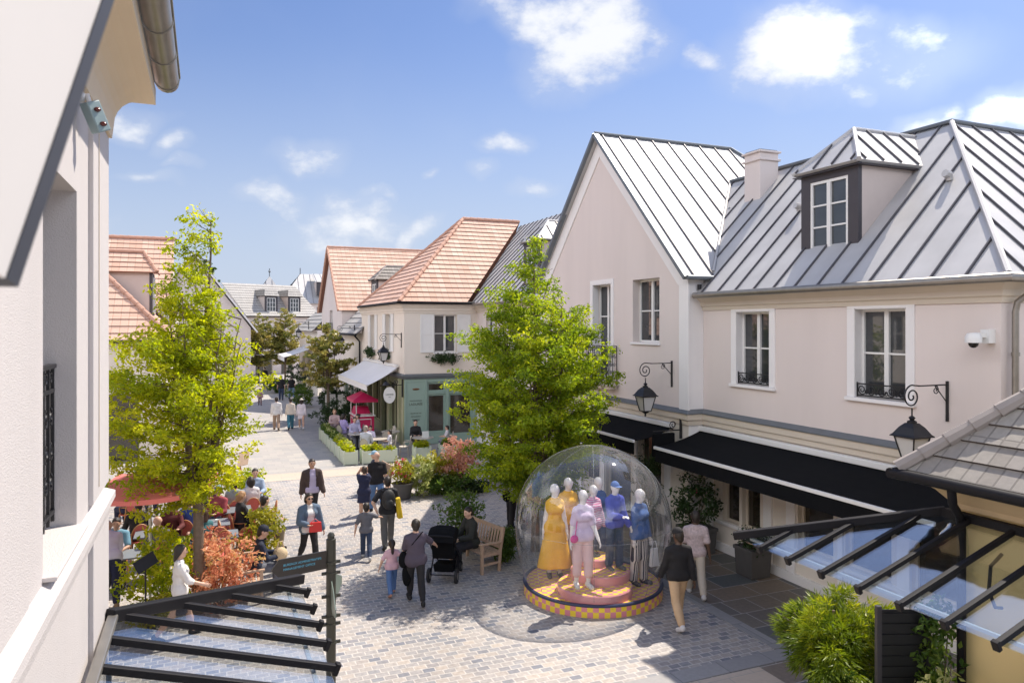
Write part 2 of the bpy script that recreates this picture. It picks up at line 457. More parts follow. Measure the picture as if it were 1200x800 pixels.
def grille(parent, fc, u0, u1, z0, z1, w, name='window_grille'):
    mb = MB(); r = .011; P = fc.P
    for z in (z0, z1): mb.bar(P(u0,w,z), P(u1,w,z), .02, .025)
    for u in (u0, u1): mb.bar(P(u,w,z0-.03), P(u,w,z1+.03), .025, .025)
    h = z1-z0; n = max(2, round((u1-u0)/h)); st = (u1-u0)/n; c = (z0+z1)/2
    for k in range(n):
        x = u0+st*(k+.5)
        mb.tube(spiral(fc, x, w, c, h*.46, h*.12, 1.6, a0=PI if k % 2 else 0, d=1 if k % 2 else -1), r, 5)
        mb.tube(spiral(fc, x+st*.5, w, c-h*.2, h*.2, h*.05, 1.2, a0=PI/2), r*.8, 5)
    return mb.build(name, M_iron, parent)

def railing(parent, fc, u0, u1, z0, z1, w, name='balcony_railing', returns=True):
    mb = MB(); P = fc.P
    def run(A, B):
        A = Vector(A); B = Vector(B); L = (B-A).length; d = (B-A)/L
        for z in (z0+.06, z1-.14, z1): mb.bar(A+Vector((0,0,z)), B+Vector((0,0,z)), .022 if z < z1 else .04, .022)
        n = max(1, round(L/.13))
        for k in range(n+1):
            p = A+d*(L*k/n); mb.bar(p+Vector((0,0,z0)), p+Vector((0,0,z1)), .016, .016, up=(1,0,0))
        f = Fc((A.x, A.y), (d.x, d.y), (d.y, -d.x))
        for k in range(n):
            x = L*(k+.5)/n
            for q in range(3):
                zc = z0+.14+(z1-z0-.34)*(q+.5)/3
                mb.tube(spiral(f, x, 0, zc, .055, .012, 1.5, a0=PI/2+PI*(q % 2), d=1 if (k+q) % 2 else -1, n=14), .008, 4)
            mb.tube(spiral(f, x, 0, z1-.07, .04, .012, 1.2, n=10), .007, 4)
    q = lambda u, ww: (P(u, ww, 0)[0], P(u, ww, 0)[1], 0)
    run(q(u0, w), q(u1, w))
    if returns: run(q(u0, .02), q(u0, w)); run(q(u1, .02), q(u1, w))
    return mb.build(name, M_iron, parent)

CORN = [(0,-.42),(.03,-.42),(.05,-.34),(.09,-.31),(.10,-.22),(.20,-.12),(.24,-.09),(.24,-.015),(0,-.015)]
def cornice(parent, fc, u0, u1, z, m=None, e0=0, e1=0, s=1.0, name='cornice'):
    mb = MB(); fc.profile(mb, u0, u1, [(w*s, z+h*s) for w, h in CORN], 0, e0, e1)
    return mb.build(name, m or M_trim, parent)

def gutter(parent, pts, r=.075, m=None, name='gutter'):
    mb = MB(); mb.tube(pts, r, 10)
    return mb.build(name, m or M_gut, parent)

def wall_lamp(px, py, zt, n, arm, label, s=1.0):
    """scrolled iron bracket on a wall with a four-sided lantern"""
    t = empty('wall_lamp', (px, py, zt), label, 'wall lamp', 'lanterns on scrolled wall brackets')
    fc = Fc((px, py), n, (n[1], -n[0])); P = lambda u, z, w=0: fc.P(u, w, zt+z)
    mb = MB()
    mb.bar(P(.015,-.62*s), P(.015,.06*s), .03, .06)
    mb.tube([P(.02,0), P(arm-.15*s,0)], .013*s, 6)
    c = (arm, -.17*s)
    mb.tube(spiral(fc, arm, 0, zt-.17*s, .19*s, .025*s, 1.85, a0=PI/2, d=-1, n=44), .013*s, 6)
    mb.tube([P(arm-.2*s,0), P(arm-.05*s,.012*s), P(arm,.02*s)], .013*s, 6)
    mb.tube(spiral(fc, .30*s, 0, zt-.085*s, .075*s, .015*s, 1.4, a0=PI/2, d=1, n=20), .009*s, 5)
    mb.tube([P(.03,-.3*s), P(.32*s,-.01)], .010*s, 5)
    mb.tube([P(arm,-.36*s), P(arm,-.52*s)], .014*s, 6)
    mb.build('bracket', M_iron, t)
    x, y, _ = P(arm, 0); zc = zt-.52*s
    q = MB(); k = PI/4; R2 = math.sqrt(2)
    def ring(h, z): return [(x+h*a, y+h*b, zc+z) for a, b in ((-1,-1),(1,-1),(1,1),(-1,1))]
    q.lathe([(.03*s,.03*s),(.055*s,.0),(.03*s,-.03*s),(.075*s,-.055*s),(.075*s,-.085*s)], (x,y,zc), 12)
    for (h0,z0,h1,z1) in ((.075,-.085,.135,-.15),(.135,-.15,.205,-.265),(.205,-.265,.235,-.29),(.235,-.29,.235,-.305)):
        A = ring(h1*s, z1*s); B = ring(h0*s, z0*s)
        for i in range(4): q.face([A[i], A[(i+1)%4], B[(i+1)%4], B[i]])
    q.face(ring(.235*s, -.305*s)[::-1])
    A = ring(.185*s, -.31*s); B = ring(.105*s, -.68*s)
    for i in range(4):
        q.bar(A[i], B[i], .022*s, .022*s); q.bar(B[i], B[(i+1)%4], .022*s, .022*s); q.bar(A[i], A[(i+1)%4], .02*s, .02*s)
    q.lathe([(.10*s,-.70*s),(.06*s,-.73*s),(.02*s,-.76*s),(.028*s,-.80*s),(.0,-.83*s)], (x,y,zc), 10)
    lan = q.build('lantern', M_iron, t)
    g = MB(); A = ring(.175*s, -.315*s); B = ring(.098*s, -.675*s)
    for i in range(4): g.face([B[i], B[(i+1)%4], A[(i+1)%4], A[i]])
    g.build('lantern_glass', M_lamp, lan)
    return t

def awning(label, fc, u0, u1, zt, zf, w, m, bar=None, val=.28, w0=.1):
    t = empty('awning', fc.P((u0+u1)/2, 0, zt), label, 'awning')
    P = fc.P; mb = MB()
    n = max(2, int((u1-u0)/.6))
    for i in range(n):
        a = u0+(u1-u0)*i/n; b = u0+(u1-u0)*(i+1)/n
        for j in range(5):
            wa, wb = w0+(w-w0)*j/5, w0+(w-w0)*(j+1)/5; sg = lambda t, u: zt+(zf-zt)*t-.05*4*t*(1-t)*(1+.25*math.sin(u*2.3)); t0, t1 = j/5, (j+1)/5
            mb.hexa([P(a,wa,sg(t0,a)-.012),P(b,wa,sg(t0,b)-.012),P(b,wb,sg(t1,b)-.012),P(a,wb,sg(t1,a)-.012),P(a,wa,sg(t0,a)),P(b,wa,sg(t0,b)),P(b,wb,sg(t1,b)),P(a,wb,sg(t1,a))])
    mb.build('fabric', m, t)
    v = MB(); fc.box(v, u0, u1, w+.012, w+.022, zf-.07-val, zf-.055); v.build('valance', m, t)
    b = MB(); fc.box(b, u0-.02, u1+.02, w+.001, w+.06, zf-.05, zf+.02); b.build('front_bar', bar or M_paint, t, bev=.01)
    c = MB(); fc.box(c, u0-.03, u1+.03, .02, w0+.06, zt+.004, zt+.13); c.build('cassette', bar or M_paint, t, bev=.02)
    s = MB()
    for u in (u0+.12, u1-.12):
        s.bar(P(u,w0,zt-.1), P(u+(.35 if u < (u0+u1)/2 else -.35),w*.55,(zt+zf)/2-.14), .03, .05); s.bar(P(u+(.35 if u < (u0+u1)/2 else -.35),w*.55,(zt+zf)/2-.14), P(u,w,zf-.04), .03, .05)
    s.build('folding_arm', bar or M_paint, t)
    return t

def zroof(parent, pts, eave, step=.62, name='roof', m=None, sm=None, off=.2):
    mb = MB(); r = Roof(pts, eave); r.slab(mb, .07); r.seams(mb, step, 1, off=off)
    return mb.build(name, [m or M_zinc, sm or M_seam], parent)
def troof(parent, pts, eave, step=.34, name='roof', m=None, me=None, lift=.04):
    mb = MB(); r = Roof(pts, eave); r.tiles(mb, step, lift); Q = [p-r.n*.02 for p in r.pts]; mb.face(Q, 1)
    for i in range(len(Q)):
        j = (i+1) % len(Q); mb.face([r.pts[i], r.pts[j], Q[j], Q[i]], 1)
    return mb.build(name, [m or M_tile, me or M_tile_e], parent)
def rolls(parent, segs, r=.05, m=None, name='ridge_roll'):
    for a, b in segs: mb = MB(); mb.tube([a, b], r, 8); mb.build(name, m or M_zinc, parent)
def caps(parent, segs, m=None, r=.1, step=.4, name='ridge_tiles'):
    for a, b in segs: mb = MB(); capline(mb, a, b, r, step); mb.build(name, m or M_cap, parent)

def wall(parent, fc, u0, u1, z0, z1, ops, m, depth=.25, name='wall'):
    mb = MB(); fc.grid(mb, u0, u1, z0, z1, ops, depth)
    return mb.build(name, m, parent)

def dormer(parent, xf, y0, y1, z0, ze, zr, xb, flip=1, nrm=(-1,0), wm=None, roof='zinc', gl=None):
    """dormer whose front stands in the plane x=xf facing -x (real-world units)"""
    fc = Fc((xf, y1), (0,-1), (-1,0)); W = y1-y0; yc = (y0+y1)/2
    mb = MB(); t = .26
    fc.box(mb, 0, t, -.1, 0, z0, ze); fc.box(mb, W-t, W, -.1, 0, z0, ze); fc.box(mb, t, W-t, -.1, 0, ze-.24, ze); fc.box(mb, -.03, W+.03, -.06, .05, z0-.05, z0+.04)
    fr = mb.build('dormer', wm or M_dark, parent)
    window(fr, fc, t, W-t, z0+.04, ze-.24, -.03, 2, 3, gm=gl, name='dormer_window')
    L = (ze-z0)
    for y in (y0, y1):
        c = MB(); a = .06 if y == y0 else -.06
        c.extrude([(xf+.1, y, z0+.1), (xf+.1+L-.1, y, ze), (xf+.1, y, ze)], (0, a, 0))
        c.build('dormer_cheek', M_cream, fr)
    o = .14; hw = W/2+o; xh = xf-o+hw*.95
    E = [(xf-o,y0-o,ze),(xf-o,y1+o,ze)]
    A = (xh, yc, zr); B = (xb, yc, zr)
    RR = (lambda pts, e, nm: zroof(fr, pts, e, .5, nm)) if roof == 'zinc' else (lambda pts, e, nm: troof(fr, pts, e, .3, nm, M_tile2, M_tile2_e))
    RR([E[0], E[1], A], (0,1,0), 'dormer_roof')
    RR([E[0], A, B, (xf+.1+(ze-z0)+.15, y0-o, ze)], (1,0,0), 'dormer_roof')
    RR([E[1], A, B, (xf+.1+(ze-z0)+.15, y1+o, ze)], (1,0,0), 'dormer_roof')
    s = MB(); s.box(xf-o+.01, xf+(ze-z0), y0-o+.01, y1+o-.01, ze-.09, ze-.075); s.build('dormer_soffit', M_dark, fr)
    (rolls if roof == 'zinc' else lambda p, s_, **k: caps(p, s_, M_cap2, .07))(fr, [(E[0],A),(E[1],A),(A,B)], **({'name': 'dormer_ridge'} if roof == 'zinc' else {}))
    return fr

# ------------------------------------------------------------------ right house (zinc roofs)
H1 = empty('zinc_roofed_house', (11.6, 12, 0), 'pale pinkish two storey house with zinc roofs, a tall gable and black awnings', 'house')
FM = Fc((11.6,15.2), (0,-1), (-1,0)); FG = Fc((11.15,24.1), (0,-1), (-1,0)); FS = Fc((11.6,7.7), (1,0), (0,-1)); FR = Fc((11.15,15.2), (1,0), (0,-1))
wA = (1.25, 2.37, 4.10, 5.80); wB = (4.68, 5.82, 4.10, 5.80)
shopA = [(.75,1.35,.75,2.6),(1.45,2.05,.75,2.6),(3.2,4.15,.75,2.6),(4.45,5.5,.75,2.6),(5.9,7.1,.75,2.6)]
wall(H1, FM, 0, 7.5, 2.95, 6.25, [wA, wB], M_stucco)
wall(H1, FM, 0, 7.5, 0, 2.95, shopA, M_stucco2, .18, 'shopfront')
wall(H1, FS, 0, 12.4, 0, 6.25, [(4.2,5.3,4.1,5.8)], M_stucco)
wall(H1, FR, 0, .449, 0, 6.72, [], M_white, name='gable_return')
wG = (4.0, 5.12, 3.86, 6.72); wG2 = (6.3, 7.62, 5.0, 6.75)
shopG = [(1.0,3.0,.6,2.6),(3.4,4.4,.6,2.6),(4.8,6.2,0,2.6),(6.6,7.7,.6,2.6)]
mb = MB(); FG.grid(mb, 0, 8.9, 2.95, 6.75, [wG, wG2], .3); ap = FG.P(4.45, 0, 11.2)
mb.face([FG.P(0,0,6.75), FG.P(8.9,0,6.75), ap]); mb.build('gable_wall', M_stucco, H1)
wall(H1, FG, 0, 8.9, 0, 2.95, shopG, M_stucco2, .18, 'shopfront')
mb = MB(); FG.box(mb, 8.54, 8.93, -.02, .035, 3.35, 6.5); FG.box(mb, 0, .4, -.02, .035, 3.35, 6.5)
for sgn, u0 in ((1, 0), (-1, 8.9)):
    P = FG.P; a = u0-sgn*.02
    mb.extrude([P(a,-.02,6.5), P(a,-.02,6.72), P(4.45,-.02,11.19), P(4.45,-.02,10.62), P(u0+sgn*.40,-.02,6.5)], (-.055,0,0))
mb.build('rake_board', M_white, H1, bev=.004)
mb = MB(); mb.box(11.7, 22, 15.5, 23.9, .1, 6.2); mb.box(12, 23.5, 7.9, 15, .1, 6.1); mb.build('light_block_box', M_black, H1)  # unseen black boxes added inside to stop light leaking through the house
for (u0,u1,z0,z1) in (wA, wB):
    window(H1, FM, u0, u1, z0, z1, -.2, 2, 2)
    casing(H1, FM, u0, u1, z0, z1, .17)
    grille(H1, FM, u0+.02, u1-.02, z0+.04, z0+.26, -.04)
window(H1, FS, 4.2, 5.3, 4.1, 5.8, -.2)
window(H1, FG, *wG, -.25, 2, 3, name='french_window'); casing(H1, FG, *wG, .15, .03, bottom=False)
window(H1, FG, *wG2, -.25, 2, 2, sill=.06)
mb = MB(); FG.box(mb, 3.6, 5.55, .005, .36, 3.70, 3.84); FG.box(mb, 3.68, 5.47, .005, .28, 3.60, 3.699); mb.build('balcony_slab', M_trim, H1, bev=.01)
railing(H1, FG, 3.7, 5.45, 3.84, 4.86, .30)
for fc, ops in ((FM, shopA), (FG, shopG)):
    for k, o in enumerate(ops):
        window(H1, fc, *o, -.14, 1, 1, fm=M_trim, gm=M_pane2, name='shop_window', bw=.05)
mb = MB()
FM.box(mb, .002, 7.498, -.01, .07, 0, .2); FM.box(mb, .42, 7.19, -.01, .06, .66, .74); mb.build('plinth', M_white, H1, bev=.005)
for u in (.15, 2.2, 2.9, 4.3, 5.65, 7.2): mb = MB(); FM.box(mb, u, u+.26 if u not in (4.3,) else u+.12, -.01, .05, .202, 2.9); mb.build('pilaster', M_white, H1, bev=.005)
for u in (.15, 3.15, 4.55, 6.35, 7.9): mb = MB(); FG.box(mb, u, u+.22, -.01, .05, .02, 2.9); mb.build('pilaster', M_white, H1, bev=.005)
LED = [(0,2.98),(.05,2.98),(.07,3.08),(.11,3.12),(.12,3.26),(0,3.26)]; ZF = [(0,3.262),(.15,3.262),(.15,3.285),(0,3.37)]
for fc, u0, u1, e0, e1 in ((FM,-.0,7.5,0,1),(FG,0,8.9,1,1),(FR,0,.45,1,0),(FS,0,12,1,0)):
    mb = MB(); fc.profile(mb, u0, u1, LED, 0, e0, e1); mb.build('string_course', M_trim, H1)
    mb = MB(); fc.profile(mb, u0, u1, ZF, 0, e0, e1); mb.build('flashing', M_zincd, H1)
cornice(H1, FM, 0, 7.5, 6.27, e1=1); cornice(H1, FS, 0, 12.4, 6.27, e0=1)
E_ = 6.25
zroof(H1, [(11.3,7.38,E_),(11.3,15.16,E_),(11.86,15.16,E_+.56),(14.9,18.2,9.85),(14.9,10.95,9.85)], (0,-1,0))
zroof(H1, [(11.3,7.38,E_),(24,7.38,E_),(24,10.95,9.85),(14.9,10.95,9.85)], (1,0,0), off=.5)
zroof(H1, [(14.9,10.95,9.85),(14.9,19,9.85),(18.5,19,6.25),(18.5,14.4,6.25)], (0,1,0))
zroof(H1, [(14.9,10.95,9.85),(24,10.95,9.85),(24,14.4,6.25),(18.5,14.4,6.25)], (1,0,0))
G0 = 6.70
zroof(H1, [(11.0,15.05,G0),(20.6,15.05,G0),(16.1,19.65,11.3),(11.0,19.65,11.3)], (1,0,0), step=.6)
zroof(H1, [(11.0,24.25,G0),(20.6,24.25,G0),(16.1,19.65,11.3),(11.0,19.65,11.3)], (1,0,0))
zroof(H1, [(20.6,15.05,G0),(20.6,24.25,G0),(16.1,19.65,11.3)], (0,1,0))
for y, s in ((15.05,1),(24.25,-1)):
    mb = MB(); mb.bar((10.98, y, G0-.05), (10.98, 19.65, 11.29), .10, .17, (1,0,0)); mb.build('verge_flashing', M_zincd, H1)
rolls(H1, [((11.3,7.38,E_+.03),(14.9,10.95,9.88))], .055, M_zinc, 'hip_roll')
rolls(H1, [((14.9,10.95,9.9),(14.9,18.2,9.9)),((14.9,10.95,9.9),(24,10.95,9.9)),((10.95,19.65,11.34),(16.1,19.65,11.34)),((16.1,19.65,11.34),(20.6,15.05,G0+.04))], .05, M_zincd, 'ridge_roll')
mb = MB(); mb.tube([(11.86,15.14,E_+.60),(14.9,18.2,9.89)], .035, 6); mb.build('valley_flashing', M_zinc, H1)
gutter(H1, [(11.24,15.1,6.22),(11.24,7.32,6.22),(24,7.32,6.22)])
gutter(H1, [(10.95,14.98,G0-.04),(11.9,14.98,G0-.04)], .06, M_zincd)
mb = MB(); mb.tube([(11.95,7.32,6.16),(11.9,7.43,6.0),(11.82,7.58,5.85),(11.80,7.60,5.7),(11.80,7.60,.1)], .05, 10)
mb.tube([(11.80,7.60,5.0),(11.80,7.60,5.06)], .062, 10); mb.tube([(11.80,7.60,3.8),(11.80,7.60,3.86)], .062, 10); mb.build('downpipe', M_gut, H1)
mb = MB(); mb.box(13.98, 14.62, 15.85, 16.48, 7.8, 10.22); mb.box(13.93, 14.67, 15.80, 16.53, 10.0, 10.06); mb.box(13.92, 14.68, 15.79, 16.54, 10.22, 10.27); ch = mb.build('chimney', M_stucco, H1, bev=.01)
mb = MB(); mb.box(14.0, 14.6, 15.87, 16.46, 10.272, 10.31); mb.build('chimney_cap', M_zincd, ch)
dormer(H1, 12.2, 10.98, 12.52, 7.03, 8.82, 9.72, 14.85)
for i, (x, y) in enumerate(((13.3,13.7),(13.35,9.85))):
    mb = MB(); z = E_+x-11.3; mb.tube([(x,y,z),(x-.03,y,z+.12)], .07, 8); mb.tube([(x-.03,y,z+.1),(x-.14,y,z+.13)], [.085,.075], 8); mb.build('roof_vent', M_zinc, H1)
mb = MB(); mb.tube([(14.0,17.0,8.65),(13.96,17,8.78)], .07, 8); mb.tube([(13.97,17,8.76),(13.86,17,8.79)], [.085,.075], 8); mb.build('roof_vent', M_zincd, H1)
mb = MB(); mb.lathe([(.05,0),(.05,.12),(0,.12)], (11.42,15.12,6.38), 10); mb.build('floodlight', M_iron, H1)

awning('long black awning with white edge along the ground floor of the zinc roofed house', FM, .0, 7.45, 2.82, 2.5, 1.42, M_black)
awning('shorter black awning under the tall gable, partly behind the street tree', FG, 3.7, 8.3, 2.84, 2.58, 1.2, M_black)
wall_lamp(11.6, 8.59, 4.48, (-1,0), .86, 'black lantern on a scrolled bracket beside the dome camera, right of the second window')
wall_lamp(11.15, 15.89, 4.50, (-1,0), .82, 'black lantern on a scrolled bracket on the tall gable, above the shorter black awning')
# projecting shop sign by the gable corner
t = empty('hanging_sign', (11.1, 15.45, 2.6), 'blank black box sign hanging from an iron bracket between the two black awnings', 'sign')
fc = Fc((11.1,15.42), (-1,0), (0,-1)); mb = MB()
mb.bar(fc.P(.03,0,2.62), fc.P(.03,0,3.22), .035, .06); mb.bar(fc.P(.03,0,2.84), fc.P(.85,0,2.84), .025, .03); mb.tube(spiral(fc,.26,0,2.98,.11,.02,1.5,a0=-PI/2,n=24), .014, 6)
mb.build('bracket', M_iron, t); mb = MB(); fc.box(mb, .24, .86, -.05, .05, 2.22, 2.78); mb.build('sign_panel', M_black, t, bev=.01)
t = empty('security_camera', (11.55, 7.85, 5.25), 'white dome security camera on the house corner beside the downpipe', 'security camera')
mb = MB(); mb.box(11.44, 11.62, 7.78, 7.92, 5.2, 5.42); mb.bar((11.5,7.85,5.33), (11.25,7.88,5.33), .07, .08); mb.lathe([(.0,.1),(.09,.09),(.12,.03),(.12,-.06),(.0,-.06)], (11.22,7.88,5.27), 14); mb.build('housing', M_paint, t)
mb = MB(); mb.ell((11.22,7.88,5.2), (.075,.075,.075), 12, 8); mb.build('lens_dome', mat('black_acrylic', (.01,.01,.012), .08), t)

# ------------------------------------------------------------------ cafe house (celadon shopfront, orange hipped roof)
H2 = empty('cafe_house', (8.3, 32.5, 0), 'cream corner house with celadon green cafe shopfront and orange hipped tile roof', 'house')
FW = Fc((8.3,42.3), (0,-1), (-1,0)); F2 = Fc((8.3,32.5), (1,0), (0,-1))
ww = [(2.55,3.65,4.2,6.0),(6.15,7.25,4.2,6.0)]; ws = (1.42,2.49,4.2,5.95)
wall(H2, FW, 0, 9.8, 3.1, 6.5, ww, M_stucco2); wall(H2, F2, 0, 3.5, 3.1, 6.5, [ws], M_stucco2)
gw = [(.5,1.7,.5,2.75),(1.9,3.1,0,2.75),(3.4,5.0,.5,2.75),(5.3,6.6,0,2.75),(6.9,8.6,.5,2.75)]
gs = [(1.08,1.97,.5,2.3),(1.08,1.97,2.38,2.85),(2.12,3.28,0,2.3),(2.12,3.28,2.38,2.85)]
M_olive = mat('olive_paint', (.25,.27,.16), .55, var=.08)  # plain olive paint for the street side shopfront
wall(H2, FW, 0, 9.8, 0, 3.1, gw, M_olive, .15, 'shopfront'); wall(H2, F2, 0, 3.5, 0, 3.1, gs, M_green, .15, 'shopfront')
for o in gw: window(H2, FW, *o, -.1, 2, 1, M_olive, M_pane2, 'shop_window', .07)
for i, o in enumerate(gs): window(H2, F2, *o, -.1, 1, 1, M_green, M_pane2, 'door' if i == 2 else 'shop_window', .09, door_panel=.35 if i == 2 else 0)
mb = MB()
F2.box(mb, .003, 1.99, -.01, .05, .02, .25); F2.box(mb, .15, .93, -.01, .02, .4, .46); F2.box(mb, .15, .93, -.01, .02, 2.86, 2.9); mb.build('plinth', M_green, H2, bev=.005)
for u in (0, .98, 2.02, 3.30): mb = MB(); F2.box(mb, u+.003, u+.08, -.01, .04, .252, 2.95); mb.build('pilaster', M_green, H2, bev=.005)
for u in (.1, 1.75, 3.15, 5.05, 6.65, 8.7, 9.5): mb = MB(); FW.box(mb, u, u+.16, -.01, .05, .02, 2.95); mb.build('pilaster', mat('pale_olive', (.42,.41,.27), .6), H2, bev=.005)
mb = MB()
for fc, L, e0, e1 in ((FW,9.8,0,1),(F2,3.5,1,0)): fc.profile(mb, 0, L, [(0,3.02),(.06,3.02),(.12,3.14),(.12,3.19),(0,3.24)], 0, e0, e1)
mb.build('flashing', M_zincd, H2)
cornice(H2, FW, 0, 9.8, 6.46, M_stucco2, e1=1, s=1.05); cornice(H2, F2, 0, 3.5, 6.46, M_stucco2, e0=1, s=1.05)
def shutters(parent, fc, u0, u1, z0, z1, w=.62):
    for a, b in ((u0-w-.03, u0-.03), (u1+.03, u1+w+.03)):
        mb = MB(); fc.box(mb, a, a+.07, .012, .055, z0, z1); fc.box(mb, b-.07, b, .012, .055, z0, z1)
        for z in (z0, (z0+z1)/2-.04, z1-.08): fc.box(mb, a+.07, b-.07, .012, .055, z, z+.08)
        fc.box(mb, a+.07, b-.07, .012, .03, z0+.08, z1-.08)
        mb.build('shutter', M_paint, parent)
for o in ww: window(H2, FW, *o, -.18, sill=.05); shutters(H2, FW, *o, w=.55)
window(H2, F2, *ws, -.18, sill=.05); shutters(H2, F2, *ws, w=.65)
mb = MB(); mb.box(8.7, 16, 32.95, 42, .1, 6.3); mb.build('light_block_box', M_black, H2)  # hidden dark box added against light leaks in the cafe house
e = 6.5; hp = (12.6,36.85,11.05)
troof(H2, [(8.0,32.2,e),(11.2,32.2,e),(15.85,36.85,11.05),hp], (1,0,0))
troof(H2, [(8.0,32.2,e),(8.0,41.5,e),hp], (0,-1,0))
troof(H2, [(8.0,41.5,e),(15.85,41.5,e),(15.85,36.85,11.05),hp], (-1,0,0))
caps(H2, [((8.0,32.2,e+.05),vadd(hp,(0,0,.06))),((8.0,41.5,e+.05),vadd(hp,(0,0,.06))),(vadd(hp,(0,0,.06)),(15.85,36.85,11.11))])
gutter(H2, [(7.93,41.5,e-.02),(7.93,32.13,e-.02),(11.6,32.13,e-.02)], .065, M_frame)
# hanging oval sign and wall lettering
def text(name, s, size, loc, ux, uy, m, parent=None, align='CENTER', ext=.002):
    cu = bpy.data.curves.new(name, 'FONT'); cu.body = s; cu.size = size; cu.align_x = align; cu.align_y = 'CENTER'; cu.extrude = ext; cu.resolution_u = 3
    tmp = bpy.data.objects.new('lettering_curve', cu); COL.objects.link(tmp); dg = bpy.context.evaluated_depsgraph_get()
    me = bpy.data.meshes.new_from_object(tmp.evaluated_get(dg)); bpy.data.objects.remove(tmp); me.materials.clear(); me.name = name
    o = link_mesh(name, me, m)
    X = Vector(ux).normalized(); Y = Vector(uy).normalized(); Z = X.cross(Y)
    o.matrix_world = Matrix(((X.x,Y.x,Z.x,loc[0]),(X.y,Y.y,Z.y,loc[1]),(X.z,Y.z,Z.z,loc[2]),(0,0,0,1)))
    if parent:
        o.parent = parent; wl = worldloc(parent); o.location = Vector(loc)-wl
    return o
M_ink = mat('dark_lettering', (.06,.07,.06), .6)
for z, s, q in ((2.02,'MAISON FONDÉE',.075),(1.86,'LADURÉE',.15),(1.7,'•',.1),(1.45,'SALON DE THÉ',.075),(1.3,'RESTAURANT',.075),(1.15,'PÂTISSERIE',.075)):
    text('wall_lettering', s, q, F2.P(.54,.012,z), (1,0,0), (0,0,1), M_ink, H2)
mb = MB(); mb.ell(F2.P(.54,.02,2.55), (.17,.02,.045), 12, 6); mb.build('wall_emblem', mat('bronze', (.2,.09,.04), .4, .6), H2)
t = empty('hanging_sign', (8.1,32.62,2.3), 'white oval sign hanging from an iron bracket at the green cafe corner', 'sign')
mb = MB(); mb.bar((8.24,32.62,2.2),(8.24,32.62,3.0),.05,.06); mb.bar((8.24,32.62,2.75),(7.2,32.62,2.75),.035,.035)
fc = Fc((8.24,32.62),(-1,0),(0,-1)); mb.tube(spiral(fc,.28,0,2.88,.12,.03,1.5,a0=-PI/2),.016,6)
for x in (7.45,7.85): mb.bar((x,32.62,2.75),(x,32.62,2.68),.015,.015,(1,0,0))
mb.lathe([(.02,.16),(.12,.1),(.17,0),(.0,0)], (7.5,32.62,2.77), 12); mb.build('bracket', M_iron, t)
mb = MB(); mb.tube([(7.65,32.595,2.31),(7.65,32.645,2.31)], 1, 40)
b0 = mb.v; mb.v = [(7.65+(x-7.65)*.27, y, 2.31+(z-2.31)*.37) for x,y,z in b0]; op = mb.build('oval_panel', M_paint, t)
text('sign_lettering', 'LADURÉE', .085, (7.65,32.585,2.34), (1,0,0), (0,0,1), M_ink, t)
text('sign_lettering', 'PARIS', .05, (7.65,32.585,2.22), (1,0,0), (0,0,1), M_ink, t)
awning('white canvas awning over the green cafe terrace', FW, 1.2, 8.9, 3.5, 2.72, 1.5, M_canv, val=.2)
wall_lamp(8.3, 32.95, 5.05, (-1,0), .85, 'black lantern on a scrolled bracket at the corner of the green cafe house')
wall_lamp(8.1, 43.4, 5.4, (-1,0), .85, 'small black lantern past the white cafe awning, before the shaded downpipe')
wall_lamp(7.6, 60.2, 5.7, (-1,0), .8, 'tiniest black lantern, far down the street above the far white awning')

# zinc wing between the cafe house and the gable
H3 = empty('zinc_wing', (11.8, 28, 0), 'zinc roofed wing with one dormer between the tall gable and the orange hipped roof', 'house')
F3 = Fc((11.8,32.5), (0,-1), (-1,0)); w3 = [(1.2,2.2,4.2,5.9),(4.0,5.0,4.2,5.9),(6.4,7.4,4.2,5.9)]
wall(H3, F3, 0, 8.4, 3, 6.5, w3, M_stucco); g3 = [(.6,2.4,.5,2.6),(3.2,4.4,0,2.6),(5.2,7.6,.5,2.6)]
wall(H3, F3, 0, 8.4, 0, 3, g3, M_white, .15, 'shopfront')
for o in w3: window(H3, F3, *o, -.18, sill=.05)
for o in g3: window(H3, F3, *o, -.1, 2, 1, M_trim, M_pane2, 'shop_window')
cornice(H3, F3, 0, 8.4, 6.46); mb = MB(); mb.box(12.25, 16, 24.5, 32.4, .1, 6.3); mb.build('light_block_box', M_black, H3)  # unseen black box added behind the wing wall to block leaking light
zroof(H3, [(11.5,24.3,6.45),(11.5,32.5,6.45),(15.95,36.95,10.9),(15.95,24.3,10.9)], (0,-1,0), .55)
dormer(H3, 12.2, 26.3, 27.9, 7.15, 8.9, 9.75, 15.0)
gutter(H3, [(11.44,24.4,6.42),(11.44,32.1,6.42)], .06)

# orange gable house further down, with lean-to annexes
H4 = empty('gabled_house', (8.3, 53.5, 0), 'white gabled house with steep orange tile roof beyond the cafe awning', 'house')
F4 = Fc((8.3,58), (0,-1), (-1,0)); w4 = [(3.9,5.1,4.9,6.9)]
mb = MB(); F4.grid(mb, 0, 9, 0, 6.5, w4+[(1,3,.5,2.6),(3.5,5,0,2.6),(6,8,.5,2.6)], .2); mb.face([F4.P(0,0,6.5),F4.P(9,0,6.5),F4.P(4.5,0,10.9)]); mb.build('gable_wall', M_stucco, H4)
for o in w4: window(H4, F4, *o, -.15, 2, 3, name='french_window')
for o in ((1,3,.5,2.6),(3.5,5,0,2.6),(6,8,.5,2.6)): window(H4, F4, *o, -.1, 2, 1, M_trim, M_pane2, 'shop_window')
railing(H4, F4, 3.7, 5.3, 4.85, 5.6, .25); mb = MB(); F4.box(mb, 3.65, 5.35, .003, .3, 4.75, 4.85); mb.build('balcony_slab', M_trim, H4)
